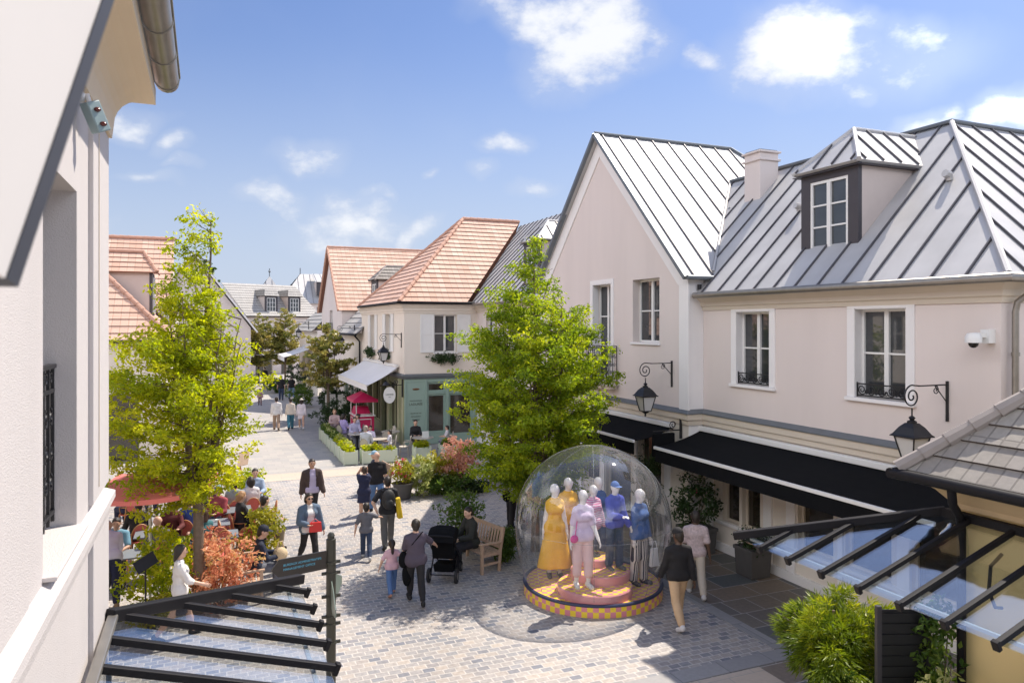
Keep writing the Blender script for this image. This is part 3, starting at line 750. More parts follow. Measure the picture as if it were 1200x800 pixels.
F4s = Fc((8.3,49),(1,0),(0,-1)); wall(H4, F4s, 0, 12, 0, 6.5, [], M_stucco)
mb = MB(); mb.box(8.6, 20, 49.3, 57.7, .1, 6.2); mb.build('light_block_box', M_black, H4)  # dark box added inside the gabled house, blocks stray light
troof(H4, [(8.05,48.8,6.4),(20,48.8,6.4),(20,53.5,11.0),(8.05,53.5,11.0)], (1,0,0), .4)
troof(H4, [(8.05,58.2,6.4),(20,58.2,6.4),(20,53.5,11.0),(8.05,53.5,11.0)], (1,0,0), .4)
caps(H4, [((8.02,53.5,11.06),(20,53.5,11.06)),((8.02,48.8,6.42),(8.02,53.5,11.02)),((8.02,58.2,6.42),(8.02,53.5,11.02))], r=.08)
A1 = empty('annex_building', (8.3, 45.5, 0), 'low annex with pale grey tile lean-to roof and dormer behind the cafe house', 'annex')
F5 = Fc((8.3,49), (0,-1), (-1,0)); wall(A1, F5, 0.02, 6.65, 0, 5.0, [(.8,2.4,.5,2.6),(3,4.2,0,2.6),(4.7,6.2,.5,2.6)], M_stucco2)
for o in ((.8,2.4,.5,2.6),(3,4.2,0,2.6),(4.7,6.2,.5,2.6)): window(A1, F5, *o, -.1, 2, 1, M_green, M_pane2, 'shop_window')
troof(A1, [(7.9,41.6,4.95),(7.9,48.98,4.95),(12.2,48.98,9.2),(12.2,41.6,9.2)], (0,-1,0), .45, m=M_tile3, me=M_tile2_e)
dormer(A1, 9.5, 43.8, 45.4, 6.6, 8.2, 9.1, 11.6, roof='tile')
gutter(A1, [(7.84,41.7,4.9),(7.84,48.9,4.9)], .06, M_frame); mb = MB(); mb.tube([(7.9,42.35,4.85),(8.2,42.4,4.5),(8.22,42.4,.1)],.05,8); mb.build('downpipe', M_frame, A1)
A2 = empty('annex_building', (8.0, 64, 0), 'distant annex with grey tile hipped roof beyond the orange gable', 'annex')
F6 = Fc((8.0,70), (0,-1), (-1,0)); wall(A2, F6, 0, 11.9, 0, 5.0, [(2,4,.5,2.6),(6,8,.5,2.6)], M_stucco2)
for o in ((2,4,.5,2.6),(6,8,.5,2.6)): window(A2, F6, *o, -.1, 2, 1, M_trim, M_pane2, 'shop_window')
troof(A2, [(7.6,58.3,4.95),(7.6,70.4,4.95),(11.0,67,8.3),(11.0,58.3,8.3)], (0,-1,0), .45, m=M_tile3, me=M_tile2_e)
troof(A2, [(7.6,70.4,4.95),(18,70.4,4.95),(18,67,8.3),(11.0,67,8.3)], (1,0,0), .45, m=M_tile3, me=M_tile2_e)
awning('far white canvas awning down the street near the magnolia trees', F6, 3.5, 9.0, 3.6, 2.9, 2.2, M_canv, val=.3)

# far grey house closing the street, with two dormers
H5 = empty('slate_roofed_house', (3.5, 84, 0), 'pale house closing the street with grey slate roof and two dormers', 'house')
c5, s5 = math.cos(rad(24)), math.sin(rad(24)); U5 = (c5, s5); N5 = (s5, -c5); F7 = Fc((4.0,82.5), U5, N5)
g7 = [(1,3,0,2.6),(4,5.5,0,2.8),(6.2,8,.4,2.6)]
wall(H5, F7, 0, 8.6, 0, 6.5, g7, M_stucco); F7b = Fc(F7.P(0,0,0)[:2], (-N5[0],-N5[1]), (-c5,-s5)); wall(H5, F7b, 0, 9, 0, 6.5, [], M_stucco)
for o in g7: window(H5, F7, *o, -.1, 2, 1, M_trim, M_pane2, 'shop_window')
P = F7.P
troof(H5, [P(-.2,.3,6.4),P(8.8,.3,6.4),P(7.6,-3.4,10.0),P(-1.2,-3.4,10.0)], (c5,s5,0), .4, m=M_tile3, me=M_tile2_e)
mb = MB(); mb.face([P(-.05,-.3,6.5),P(-.05,-8,6.5),P(-.05,-4,10.0)]); mb.build('gable_wall', M_stucco, H5)
for u in (2.2, 5.0):
    mb = MB(); f8 = Fc(P(u,-.2,0)[:2], U5, N5); W = 1.5
    f8.box(mb, 0, .22, -.1, 0, 6.9, 8.6); f8.box(mb, W-.22, W, -.1, 0, 6.9, 8.6); f8.box(mb, .22, W-.22, -.1, 0, 8.4, 8.6)
    fr = mb.build('dormer', M_dark, H5); window(fr, f8, .22, W-.22, 6.9, 8.4, -.04, 3, 3, name='dormer_window')
    for uu in (0, W): mb = MB(); mb.extrude([f8.P(uu,-.1,7.0),f8.P(uu,-1.75,8.6),f8.P(uu,-.1,8.6)], (c5*.05,s5*.05,0)); mb.build('dormer_cheek', M_cream, fr)
    Q = f8.P
    mb = MB(); troof(fr, [Q(-.15,.15,8.6),Q(W+.15,.15,8.6),Q(W-.1,-.3,9.3),Q(.1,-.3,9.3)], (c5,s5,0), .3, 'dormer_roof', M_tile3, M_tile2_e)
    troof(fr, [Q(-.15,.15,8.6),Q(.1,-.3,9.3),Q(.1,-2.5,9.3),Q(-.15,-1.8,8.6)], (-N5[0],-N5[1],0), .3, 'dormer_roof', M_tile2, M_tile2_e)
    troof(fr, [Q(W+.15,.15,8.6),Q(W-.1,-.3,9.3),Q(W-.1,-2.5,9.3),Q(W+.15,-1.8,8.6)], (-N5[0],-N5[1],0), .3, 'dormer_roof', M_tile2, M_tile2_e)
    mb = MB(); mb.face([Q(.1,-.3,9.29),Q(W-.1,-.3,9.29),Q(W-.1,-2.5,9.29),Q(.1,-2.5,9.29)]); mb.build('dormer_roof', M_tile3, fr)
gutter(H5, [P(-.2,.36,6.36),P(8.8,.36,6.36)], .07, M_frame)
# far zinc roofs behind it
H6 = empty('zinc_pavilion_house', (12, 100, 0), 'farthest house with steep pale zinc hipped roofs and finials behind the slate roof', 'house')
F9 = Fc((9.0,97), (1,0), (0,-1)); wall(H6, F9, 0, 10, 0, 8.2, [(4.2,5.2,6.4,7.8)], M_stucco); window(H6, F9, 4.2,5.2,6.4,7.8,-.12)
zroof(H6, [(8.6,96.6,8.2),(19,96.6,8.2),(15,100.8,12.2),(11.6,100.8,12.2)], (1,0,0), .8)
zroof(H6, [(8.6,96.6,8.2),(8.6,106,8.2),(11.6,100.8,12.2)], (0,1,0), .8, m=M_zincd)
mb = MB(); mb.box(13.2,15.0,97.0,97.1,9.2,11); mb.build('dormer', M_dark, H6); mb = MB(); mb.extrude([(13.2,97.1,9.2),(13.2,100,11),(13.2,97.1,11)],(1.8,0,0)); mb.build('dormer_cheek', M_cream, H6)
zroof(H6, [(13.0,96.8,11),(15.2,96.8,11),(15.2,100,12.2),(13.0,100,12.2)], (1,0,0), .8, 'dormer_roof')
zroof(H6, [(5.6,101,8.4),(10.2,101,8.4),(7.9,103.3,12.0)], (1,0,0), .8); zroof(H6, [(5.6,101,8.4),(5.6,105.6,8.4),(7.9,103.3,12.0)], (0,1,0), .8, m=M_zincd)
mb = MB(); mb.box(5.8,10,101.2,105.4,0,8.4); mb.build('wall', M_stucco, H6)
mb = MB(); mb.tube([(7.9,103.3,11.9),(7.9,103.3,13.0)],.06,6); mb.ell((7.9,103.3,12.6),(.16,.16,.16),8,6); mb.tube([(11.6,100.8,12.1),(11.6,100.8,13.0)],.06,6); mb.build('finial', M_zincd, H6)
# grey gabled house on the left of the far street, mostly behind the plane tree
H7 = empty('grey_gabled_house', (-1, 64, 0), 'grey slate gabled house left of the far street, half hidden by the left tree', 'house')
F10 = Fc((-5.2,63.5), (1,0), (0,-1)); mb = MB(); F10.grid(mb, 0, 8.6, 0, 5.2, [], .1); mb.face([F10.P(0,0,5.2),F10.P(8.6,0,5.2),F10.P(4.3,0,11.0)]); mb.build('gable_wall', M_stucco, H7)
F11 = Fc((3.4,63.5), (0,1), (1,0)); wall(H7, F11, 0, 14, 0, 5.2, [(1,3,0,2.7),(5,8,.4,2.7)], M_stucco)
for o in ((1,3,0,2.7),(5,8,.4,2.7)): window(H7, F11, *o, -.1, 2, 1, M_dark, M_pane2, 'shop_window')
troof(H7, [(3.85,63.1,5.0),(3.85,77.5,5.0),(-.9,77.5,11.3),(-.9,63.1,11.3)], (0,1,0), .4, m=M_tile3, me=M_tile2_e)
troof(H7, [(-5.65,63.1,5.0),(-5.65,77.5,5.0),(-.9,77.5,11.3),(-.9,63.1,11.3)], (0,1,0), .4, m=M_tile3, me=M_tile2_e)
mb = MB()
for s in (1,-1): mb.bar((-.9+s*4.8, 63.08, 4.85), (-.9, 63.08, 11.2), .12, .3, (0,1,0))
mb.build('rake_board', M_white, H7)
awning('dark flat awning on the grey gabled house at the far left', F11, 4.5, 8.5, 3.1, 2.8, 1.3, M_black, val=.15)

# left orange-roofed house behind the cafe with red chairs
H9 = empty('orange_roofed_house', (-7, 20, 0), 'orange tiled house on the left side of the street beyond the near white townhouse', 'house')
F14 = Fc((-7.0,7.5),(0,1),(1,0)); w9 = [(1.5+3.2*k,2.6+3.2*k,4.2,5.9) for k in range(7)]; s9 = [(1.2+3.2*k,3.2+3.2*k,.4,2.7) for k in range(7)]
wall(H9, F14, 0, 23.5, 3, 6.4, w9, M_stucco2); wall(H9, F14, 0, 23.5, 0, 3, s9, M_stucco2, .15, 'shopfront')
for o in w9: window(H9, F14, *o, -.18, sill=.05)
for o in s9: window(H9, F14, *o, -.1, 2, 1, M_dark, M_pane2, 'shop_window')
troof(H9, [(-6.7,7.3,6.4),(-6.7,31.2,6.4),(-11.5,31.2,11.2),(-11.5,7.3,11.2)], (0,1,0), .4); mb = MB(); mb.box(-16,-7.3,7.6,30.9,0,6.3); mb.build('wall', M_stucco2, H9)
H8 = empty('orange_roofed_house', (-1.5, 38, 0), 'orange tiled house with a dormer behind the left tree and the red chair cafe', 'house')
F12 = Fc((-14,33.2), (1,0), (0,-1)); F13 = Fc((-1.5,33.2), (0,1), (1,0))
gg = [(3,5,.3,2.7),(6,8,.3,2.7),(9,11.5,0,2.7)]
wall(H8, F12, 0, 12.5, 0, 4.9, gg, M_stucco2, .2); wall(H8, F13, 0, 15, 0, 4.9, [(1,3,0,2.7),(4,7,.3,2.7),(9,12,.3,2.7)], M_stucco2, .2)
for o in gg: window(H8, F12, *o, -.1, 2, 1, M_dark, M_pane2, 'shop_window')
for o in ((1,3,0,2.7),(4,7,.3,2.7),(9,12,.3,2.7)): window(H8, F13, *o, -.1, 2, 1, M_dark, M_pane2, 'shop_window')
troof(H8, [(-14,32.9,4.85),(-1.2,32.9,4.85),(-6.2,37.9,9.85),(-14,37.9,9.85)], (1,0,0), .4)
troof(H8, [(-1.2,32.9,4.85),(-1.2,48,4.85),(-6.2,48,9.85),(-6.2,37.9,9.85)], (0,1,0), .4)
troof(H8, [(-14,41,6.2),(-1.6,41,6.2),(-1.6,45,10.2),(-14,45,10.2)], (1,0,0), .4)
mb = MB(); mb.face([(-1.7,41,6.2),(-1.7,49,6.2),(-1.7,45,10.2)]); mb.box(-1.72,-1.5,41,49,3,6.2); mb.build('gable_wall', M_stucco2, H8)
caps(H8, [((-1.2,32.9,4.9),(-6.2,37.9,9.9)),((-14,45,10.26),(-1.5,45,10.26))], r=.11)
f = Fc((-2.2,36.4),(0,1),(1,0)); mb = MB(); f.box(mb,0,1.6,-.12,0,5.9,7.8); dm = mb.build('dormer', M_dark, H8); window(dm, f, .25,1.35,6.0,7.6,.03,2,2,name='dormer_window')
mb = MB(); mb.extrude([(-2.3,36.42,5.9),(-4.2,36.42,7.8),(-2.3,36.42,7.8)],(0,.06,0)); mb.build('dormer_cheek', M_cream, dm)
troof(dm, [(-2.0,36.2,7.8),(-4.4,36.2,7.8),(-4.4,37.2,8.75),(-2.6,37.2,8.75)], (-1,0,0), .33, 'dormer_roof'); troof(dm, [(-2.0,36.2,7.8),(-2.0,38.2,7.8),(-2.6,37.2,8.75)], (0,1,0), .33, 'dormer_roof')
caps(dm, [((-2.0,36.2,7.85),(-2.6,37.2,8.8)),((-2.6,37.2,8.8),(-4.6,37.2,8.8))], r=.09, name='dormer_ridge')
gutter(H8, [(-14,32.82,4.82),(-1.12,32.82,4.82),(-1.12,48,4.82)], .07, M_frame)

# ------------------------------------------------------------------ near left building
M_wnear = mat('sunlit_white_render', (.555,.52,.505), .85, var=.07, scale=1.6, bump=.3, bscale=140, streak=True)
L1 = empty('white_townhouse', (-.7, 4, 0), 'white townhouse wall in the near left with window niche, string course and gutter', 'house')
FL = Fc((-.7,-3.0), (0,1), (1,0)); Y = lambda y: y+3.0
nich = [(Y(3.99),Y(4.96),4.30,6.28),(Y(1.2),Y(2.6),4.30,6.28)]
wall(L1, FL, 0, Y(6.2), 0, 7.15, nich+[(Y(3.2),Y(5.2),0,2.6)], M_wnear, .42); FLn = Fc((-.7,6.2),(-1,0),(0,1)); wall(L1, FLn, 0, 9, 0, 7.15, [], M_white)
window(L1, FL, Y(3.2),Y(5.2),0,2.6,-.3,2,1,M_frame,M_pane2,'shop_window')
window(L1, FL, *nich[0], -.34, 2, 2); window(L1, FL, *nich[1], -.34, 2, 2)
mb = MB(); FL.box(mb, Y(5.42), Y(6.23), -.02, .03, 4.33, 6.9); FL.box(mb, Y(2.75), Y(3.55), -.02, .03, 4.33, 6.9); FL.box(mb, Y(5.42), Y(6.23), -.02, .03, 0, 4.1); mb.build('pilaster', M_wnear, L1, bev=.006)
mb = MB(); FL.profile(mb, 0, Y(6.2), [(0,4.08),(.03,4.08),(.04,4.15),(.07,4.2),(.07,4.25),(0,4.29)], 0, 0, 1); mb.build('string_course', M_wnear, L1)
mb = MB(); FL.box(mb, Y(3.97), Y(4.98), -.40, .06, 4.302, 4.325); mb.build('sill', M_wnear, L1, bev=.006)
mb = MB(); prof = [(0,6.9),(.05,6.9),(.06,7.0)]+[(.06+.24*(1-math.cos(a)),7.0+.26*math.sin(a)) for a in [PI/2*i/7 for i in range(1,8)]]+[(.33,7.26),(.33,7.38),(0,7.38)]
FL.profile(mb, 0, Y(6.2), prof, 0, 0, 1); FLn.profile(mb, 0, 6, prof, 0, 1, 0); mb.build('cornice', mat('warm_cornice', (.70,.58,.42), .75, var=.04), L1)
mb = MB(); mb.lathe([(.085,-12),(.085,0)], (0,0,0), 16)
mb = MB(); gx, gz = -.29, 7.47
mb.tube([(gx,-3,gz),(gx,6.58,gz)], .09, 16)
for k in range(14):
    y = 6.5-.62*k; mb.tube([(gx,y-.012,gz),(gx,y+.012,gz)], .097, 16)
mb.bar((gx+.09,-3,gz+.05),(gx+.09,6.58,gz+.05),.02,.03); mb.build('gutter', M_gut, L1)
zroof(L1, [(-.25,-3,7.5),(-.25,6.6,7.5),(-4.5,2.4,11.5),(-4.5,-3,11.5)], (0,1,0)); zroof(L1, [(-.25,6.6,7.5),(-9,6.6,7.5),(-4.5,2.4,11.5)], (1,0,0))
mb = MB(); mb.box(-9,-1.3,-2.8,5.8,.1,7.1); mb.build('light_block_box', M_black, L1)  # black box added out of sight to keep light out of the townhouse
railing(L1, FL, Y(3.99), Y(4.95), 4.36, 5.26, -.12, 'window_railing', False)
mb = MB(); FL.box(mb, Y(5.66), Y(5.675), .031, .036, 4.4, 6.85); mb.build('cable', M_trim, L1)
t = empty('floodlight', (-.66, 4.9, 6.72), 'grey twin floodlight on a white wall bracket under the cornice', 'floodlight')
mb = MB(); mb.tube([(-.7,4.92,6.82),(-.64,4.92,6.84),(-.62,4.9,6.76)], .016, 8); mb.ell((-.68,4.92,6.83),(.035,.035,.035)); mb.build('bracket', M_paint, t)
mb = MB(); d = Vector((.55,-.5,-.55)).normalized(); p = Vector((-.63,4.9,6.80)); mb.bar(p, p+Vector((.06,.05,-.16)), .09, .07, (1,-1,0)); hd = mb.build('housing', mat('grey_teal_enamel', (.25,.33,.34), .4), t, bev=.008)
mb = MB()
for k in (.28,.75):
    c = p+Vector((.06,.05,-.16))*k+Vector((.028,-.028,.0)); mb.ell(c, (.02,.02,.014), 10, 6)
mb.build('lamp', mat('dark_red_lens', (.1,.02,.02), .2), hd)
# open window sash close to the camera
t = empty('window_sash', (0,0,0)); t.parent = L1; t.location = Vector((-0.2, 0.93, 5.54))-L1.location; tag(t, 'white sash standing open in front of the wall')
A = Vector((-0.2, 0.93, 5.54)); B = Vector((-0.1, 1.15, 6.06)); ex = (B-A).normalized(); left = Vector((-.38,-.92,0)); left = (left-ex*left.dot(ex)).normalized(); nn = ex.cross(left)
mb = MB(); q = [A+left*.02, B+left*.02, B+left*.55, A+left*.55]; mb.hexa([p-nn*.015 for p in q]+[p+nn*.015 for p in q]); mb.build('sash_panel', mat('cream_sash_paint',(.62,.59,.56),.6,var=.06,scale=4), t)
mb = MB(); q = [A, B, B+left*.0195, A+left*.0195]; mb.hexa([p-nn*.017 for p in q]+[p+nn*.017 for p in q]); mb.build('sash_edge', mat('dark_grey_edge', (.045,.048,.06), .5), t)

# ------------------------------------------------------------------ glass canopies
def canopy(label, xf, xw, zf, zw, y0, y1, yh, bars, m=M_cang, gutterm=None):
    """xf,zf: front edge; xw,zw: wall edge; hip from (xf,y1) to (xw,yh)"""
    t = empty('glass_canopy', (xw, y0, zw), label, 'canopy'); P3 = lambda k, y, dz=0: (xf+(xw-xf)*k, y, zf+(zw-zf)*k+dz)
    g = MB(); g.hexa([P3(0,y0,0),P3(1,y0,0),P3(1,yh,0),P3(0,y1,0),P3(0,y0,.012),P3(1,y0,.012),P3(1,yh,.012),P3(0,y1,.012)]); g.build('glass', m, t)
    g = MB(); zz = zw; q = [P3(0,y1,-.004),P3(1,yh,-.004),(xw,y1,zf)]
    g.extrude(q, (0,0,.012)); g.build('glass', m, t)
    for y in bars:
        if y < yh: k1 = 1
        else: k1 = 1-(y-yh)/(y1-yh)
        mb = MB(); mb.bar(P3(-.03,y,.03), P3(k1,y,.03), .05, .05); mb.bar(P3(-.045,y,.02), P3(-.02,y,.025), .06, .09); mb.build('glazing_bar', M_frame, t, bev=.006)
    mb = MB(); mb.bar(P3(-.02,y1+.02,.045), P3(1,yh,.045), .09, .09); mb.build('hip_bar', M_frame, t, bev=.01)
    mb = MB(); mb.bar(P3(.985,y0,.04), P3(.985,yh,.04), .09 if gutterm is None else .07, .09 if gutterm is None else .04); mb.build('wall_rail', gutterm or M_frame, t, bev=.01)
    mb = MB(); mb.bar(P3(.08,y0,-.03), P3(.08,y1-.1,-.03), .03, .03); mb.build('front_rail', mat('pale_steel', (.55,.58,.6), .35, .4), t)
    return t
M_cangl = glass_mat('canopy_glass_clear', (.93,.95,.95), .07, .5, .012, 2.4)
cl = canopy('glass canopy with dark bars fixed to the near left white wall', .86, -.64, 2.9, 3.36, 3.2, 7.62, 5.98, [3.35,3.8,4.25,4.7,5.15,5.6,6.05,6.46,6.86,7.3], M_cangl, M_gut)
mb = MB()
for y in (4.6,5.4):
    f = Fc((-.58,y),(1,0),(0,-1))
    mb.tube(spiral(f,.35,0,2.95,.22,.05,1.4,a0=PI/2,d=-1,n=24),.014,6); mb.tube(spiral(f,.85,0,2.8,.16,.04,1.4,a0=PI/2,d=1,n=24),.012,6); mb.bar((-.58,y,2.72),(.9,y,2.82),.03,.03); mb.bar((-.58,y,2.5),(-.58,y,3.3),.03,.03,(1,0,0))
mb.build('bracket', mat('blue_grey_iron', (.09,.13,.19), .45), cl)
cr = canopy('glass canopy with dark bars on the ochre pavilion at the near right', 5.95, 7.55, 2.9, 3.4, 1.2, 7.15, 5.62, [1.7,2.15,2.6,3.05,3.5,3.95,4.4,4.85,5.31,5.78,6.25,6.7])
# ------------------------------------------------------------------ ochre pavilion
PV = empty('ochre_pavilion', (7.6, 5.5, 0), 'small ochre pavilion with grey tiled hip roof at the near right', 'pavilion')
FP = Fc((7.6,5.5), (0,-1), (-1,0)); FPn = Fc((7.6,5.5),(1,0),(0,1))
wall(PV, FP, 0, 1.75, 0, 3.9, [], M_yellow); wall(PV, FP, 1.75, 8, 0, 3.9, [], M_white); wall(PV, FPn, 0, 6, 0, 3.9, [], M_yellow)
mb = MB(); FP.profile(mb, 0, 8, [(0,3.5),(.05,3.5),(.06,3.56),(.16,3.68),(.24,3.74),(.24,3.84),(0,3.84)], 0, 1, 0); FPn.profile(mb, 0, 6, [(0,3.5),(.05,3.5),(.06,3.56),(.16,3.68),(.24,3.74),(.24,3.84),(0,3.84)], 0, 1, 0); mb.build('cornice', mat('ochre_trim', (.72,.55,.33), .75), PV)
ez = 3.86
troof(PV, [(7.22,5.88,ez),(7.22,-3,ez),(9.9,-3,6.54),(9.9,3.2,6.54)], (0,-1,0), .26, m=M_tile2, me=M_tile2_e, lift=.035)
troof(PV, [(7.22,5.88,ez),(13.5,5.88,ez),(13.5,3.2,6.54),(9.9,3.2,6.54)], (1,0,0), .26, m=M_tile2, me=M_tile2_e, lift=.035)
caps(PV, [((7.18,5.92,ez+.03),(9.9,3.2,6.60))], M_cap2, .085, .28)
gutter(PV, [(7.14,5.96,3.83),(7.14,-3,3.83)], .06, M_frame); gutter(PV, [(7.10,5.96,3.83),(13,5.96,3.83)], .06, M_frame)
mb = MB(); mb.tube([(7.18,5.28,3.78),(7.2,5.28,3.62),(7.42,5.36,3.45),(7.5,5.40,3.3),(7.5,5.40,.1)], .045, 10); mb.build('downpipe', M_frame, PV)
mb = MB(); mb.tube([(7.52,4.98,3.15),(7.35,4.98,3.05),(7.32,4.98,2.8),(7.42,4.98,2.62),(7.52,4.98,2.6)], .018, 8)
mb.tube([(7.45,4.62,3.3),(7.42,4.62,3.1),(7.42,4.62,1.35)], .016, 8); mb.tube([(7.42,4.62,1.75),(7.42,4.52,1.75)], .05, 12); mb.build('iron_fitting', M_iron, PV)
mb = MB(); mb.box(7.9, 13, -2.5, 5.2, .1, 3.7); mb.build('light_block_box', M_black, PV)  # unseen dark box added to block light inside the pavilion

# ------------------------------------------------------------------ foliage
def np_mesh(name, V, Q, mats, parent=None, tint=None, smooth=False):
    me = bpy.data.meshes.new(name); n = len(V); k = Q.shape[1]
    me.vertices.add(n); me.vertices.foreach_set('co', np.ascontiguousarray(V, np.float32).ravel())
    me.loops.add(Q.size); me.loops.foreach_set('vertex_index', np.ascontiguousarray(Q, np.int32).ravel())
    me.polygons.add(len(Q)); me.polygons.foreach_set('loop_start', np.arange(0, Q.size, k, dtype=np.int32))
    me.polygons.foreach_set('use_smooth', np.full(len(Q), smooth))
    if tint is not None:
        a = me.attributes.new('tint', 'FLOAT', 'FACE'); a.data.foreach_set('value', tint.astype(np.float32))
    me.update(calc_edges=True); me.validate()
    return link_mesh(name, me, mats, parent)

def unit(a): return a/np.maximum(np.linalg.norm(a, axis=1, keepdims=True), 1e-9)

def leaf_mesh(name, C, rad_, per, size, m, parent, up=.8, flat=.45, ctint=None, aspect=.5, spread=.3, origin=(0,0,0)):
    """C: clump centres (n,3); every clump gets `per` folded leaves spread in a flattened blob"""
    C = np.asarray(C, float); n = len(C)*per; idx = np.repeat(np.arange(len(C)), per)
    rr = np.asarray(rad_, float) if np.ndim(rad_) else np.full(len(C), rad_)
    d = unit(NR.normal(size=(n, 3)))*(NR.rand(n, 1)**.45); d[:, 2] *= flat
    P = C[idx]+d*rr[idx][:, None]
    nrm = unit(NR.normal(size=(n, 3))*(1-up)+np.array([0, 0, 1.])*up+d*.35)
    ax = NR.normal(size=(n, 3))+d*1.2; ax -= nrm*(ax*nrm).sum(1, keepdims=True); ax = unit(ax); sd = np.cross(nrm, ax)
    s = size*(1-spread+2*spread*NR.rand(n, 1)); w = s*aspect
    base = P-ax*s*.5; tip = P+ax*s*.5-nrm*s*.12; l = P+sd*w*.5+nrm*s*.07-ax*s*.05; r = P-sd*w*.5+nrm*s*.07-ax*s*.05
    V = np.stack([base, r, tip, l], 1).reshape(-1, 3)-np.asarray(origin)
    Q = np.stack([np.array([0, 1, 2]), np.array([0, 2, 3])])
    Q = (np.arange(n)[:, None, None]*4+Q[None]).reshape(-1, 3)
    ct = NR.rand(len(C)) if ctint is None else np.asarray(ctint)
    t = np.clip(ct[idx]*.65+NR.rand(n)*.35, 0, 1)
    return np_mesh(name, V, Q, m, parent, np.repeat(t, 2))

ML_plane = leaf_mat('spring_leaves', [(.13,.19,.014),(.26,.31,.016),(.40,.41,.02),(.54,.50,.04)], .58)
ML_horn = leaf_mat('hornbeam_leaves', [(.08,.135,.015),(.165,.235,.018),(.30,.35,.02),(.52,.50,.035)], .58)
ML_mag = leaf_mat('magnolia_leaves', [(.08,.11,.03),(.16,.18,.04),(.36,.30,.08),(.65,.53,.2)], .3, .3)
ML_dark = leaf_mat('dark_evergreen_leaves', [(.018,.04,.012),(.03,.06,.016),(.05,.085,.022)], .2, .35)
ML_mid = leaf_mat('garden_shrub_leaves', [(.04,.085,.015),(.08,.14,.02),(.15,.2,.03)], .35)
ML_yel = leaf_mat('golden_leaves', [(.15,.18,.02),(.26,.25,.02),(.42,.36,.03)], .35)
ML_red = leaf_mat('red_photinia_leaves', [(.40,.14,.08),(.54,.23,.14),(.62,.36,.20),(.30,.30,.06)], .4)
ML_pinkl = leaf_mat('pink_photinia_leaves', [(.40,.17,.13),(.52,.27,.20),(.6,.36,.27),(.3,.12,.07)], .3)
ML_var = leaf_mat('variegated_leaves', [(.15,.2,.04),(.35,.38,.12),(.62,.6,.35)], .35)
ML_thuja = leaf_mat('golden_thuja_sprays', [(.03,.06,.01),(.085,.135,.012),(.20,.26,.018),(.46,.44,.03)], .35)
ML_flow = leaf_mat('pink_blossoms', [(.6,.02,.12),(.65,.05,.2),(.7,.2,.35)], .3)
ML_yflow = leaf_mat('yellow_blossoms', [(.65,.42,.03),(.75,.55,.06),(.75,.65,.3)], .3)

def tree(name, label, x, y, zb, h, cr, prof, leafm, leaders=6, per=26, size=.085, dens=1.0, trunk_r=.09, seed=1, up=.72, cat='tree', group=None, off=(0,0), gap=.0, cs=(0,0)):
    rs = random.Random(seed); t = empty(name, (x,y,0), label, cat, group)
    mb = MB(); C = []; RA = []; TI = []
    def pr(k):
        k = min(max(k, 0), 1)
        for (a, b), (c, d) in zip(prof, prof[1:]):
            if k <= c: return b+(d-b)*(k-a)/(c-a+1e-9)
        return prof[-1][1]
    tops = [(x+off[0], y+off[1])]+[(x+off[0]*.4+cr*.42*math.cos(a), y+off[1]*.4+cr*.42*math.sin(a)) for a in [2*PI*k/(leaders-1)+rs.random()*.5 for k in range(leaders-1)]]
    mb.tube([(x,y,-.05),(x+.02,y,zb*.5),(x,y+.02,zb+.1)], [trunk_r*1.15,trunk_r,trunk_r*.9], 9)
    for li, (tx, ty) in enumerate(tops):
        top = h if li == 0 else zb+(h-zb)*rs.uniform(.55,.86)
        L = []; nseg = 9
        for i in range(nseg+1):
            f = i/nseg; z = zb+(top-zb)*f
            b = f**.75
            L.append((x+(tx-x)*b+rs.uniform(-.04,.04), y+(ty-y)*b+rs.uniform(-.04,.04), z))
        r0 = trunk_r*(.8 if li == 0 else .5)
        mb.tube(L, [r0*(1-.88*i/nseg) for i in range(nseg+1)], 6)
        nb = int((top-zb)*(7.5 if li == 0 else 4.2)*dens)
        for k in range(nb):
            f = (k+rs.random())/nb; i = min(int(f*nseg), nseg-1); q = f*nseg-i
            p = Vector(L[i]).lerp(Vector(L[i+1]), q); kz = (p.z-zb)/(h-zb); rmax = cr*pr(kz)
            a = rs.random()*2*PI
            if li: 
                out = math.atan2(p.y-y, p.x-x); a = out+rs.gauss(0, 1.1)
            # length up to the crown surface
            tgt = Vector((x+cs[0]+off[0]*kz*(kz > .6)+rmax*math.cos(a)*rs.uniform(.5,1.12), y+off[1]*kz+rmax*math.sin(a)*rs.uniform(.5,1.12), p.z+rs.uniform(.1,.8)*(.35+rmax*.4)-(.3 if kz < .2 else 0)))
            v = tgt-p; ln = v.length
            if ln < .12: continue
            mid = p+v*.5+Vector((0,0,-.06*ln)); mb.tube([p, mid, tgt], [max(.006,.018*min(1,ln)), .008, .004], 4)
            nc = max(2, int(ln/.17)); ti = rs.random()
            for c in range(nc):
                s = .28+.76*(c+rs.random()*.6)/nc
                if rs.random() < gap: continue
                e = p.lerp(mid, s*2) if s < .5 else mid.lerp(tgt, s*2-1)
                C.append((e.x+rs.gauss(0,.07), e.y+rs.gauss(0,.07), e.z+rs.gauss(0,.035))); RA.append(rs.uniform(.15,.30)); TI.append(min(1,max(0,ti*.6+rs.random()*.4)))
    mb.build('trunk', M_bark, t)
    leaf_mesh('crown', C, RA, per, size, leafm, t, up=up, flat=.55, ctint=TI, origin=(x,y,0))
    return t

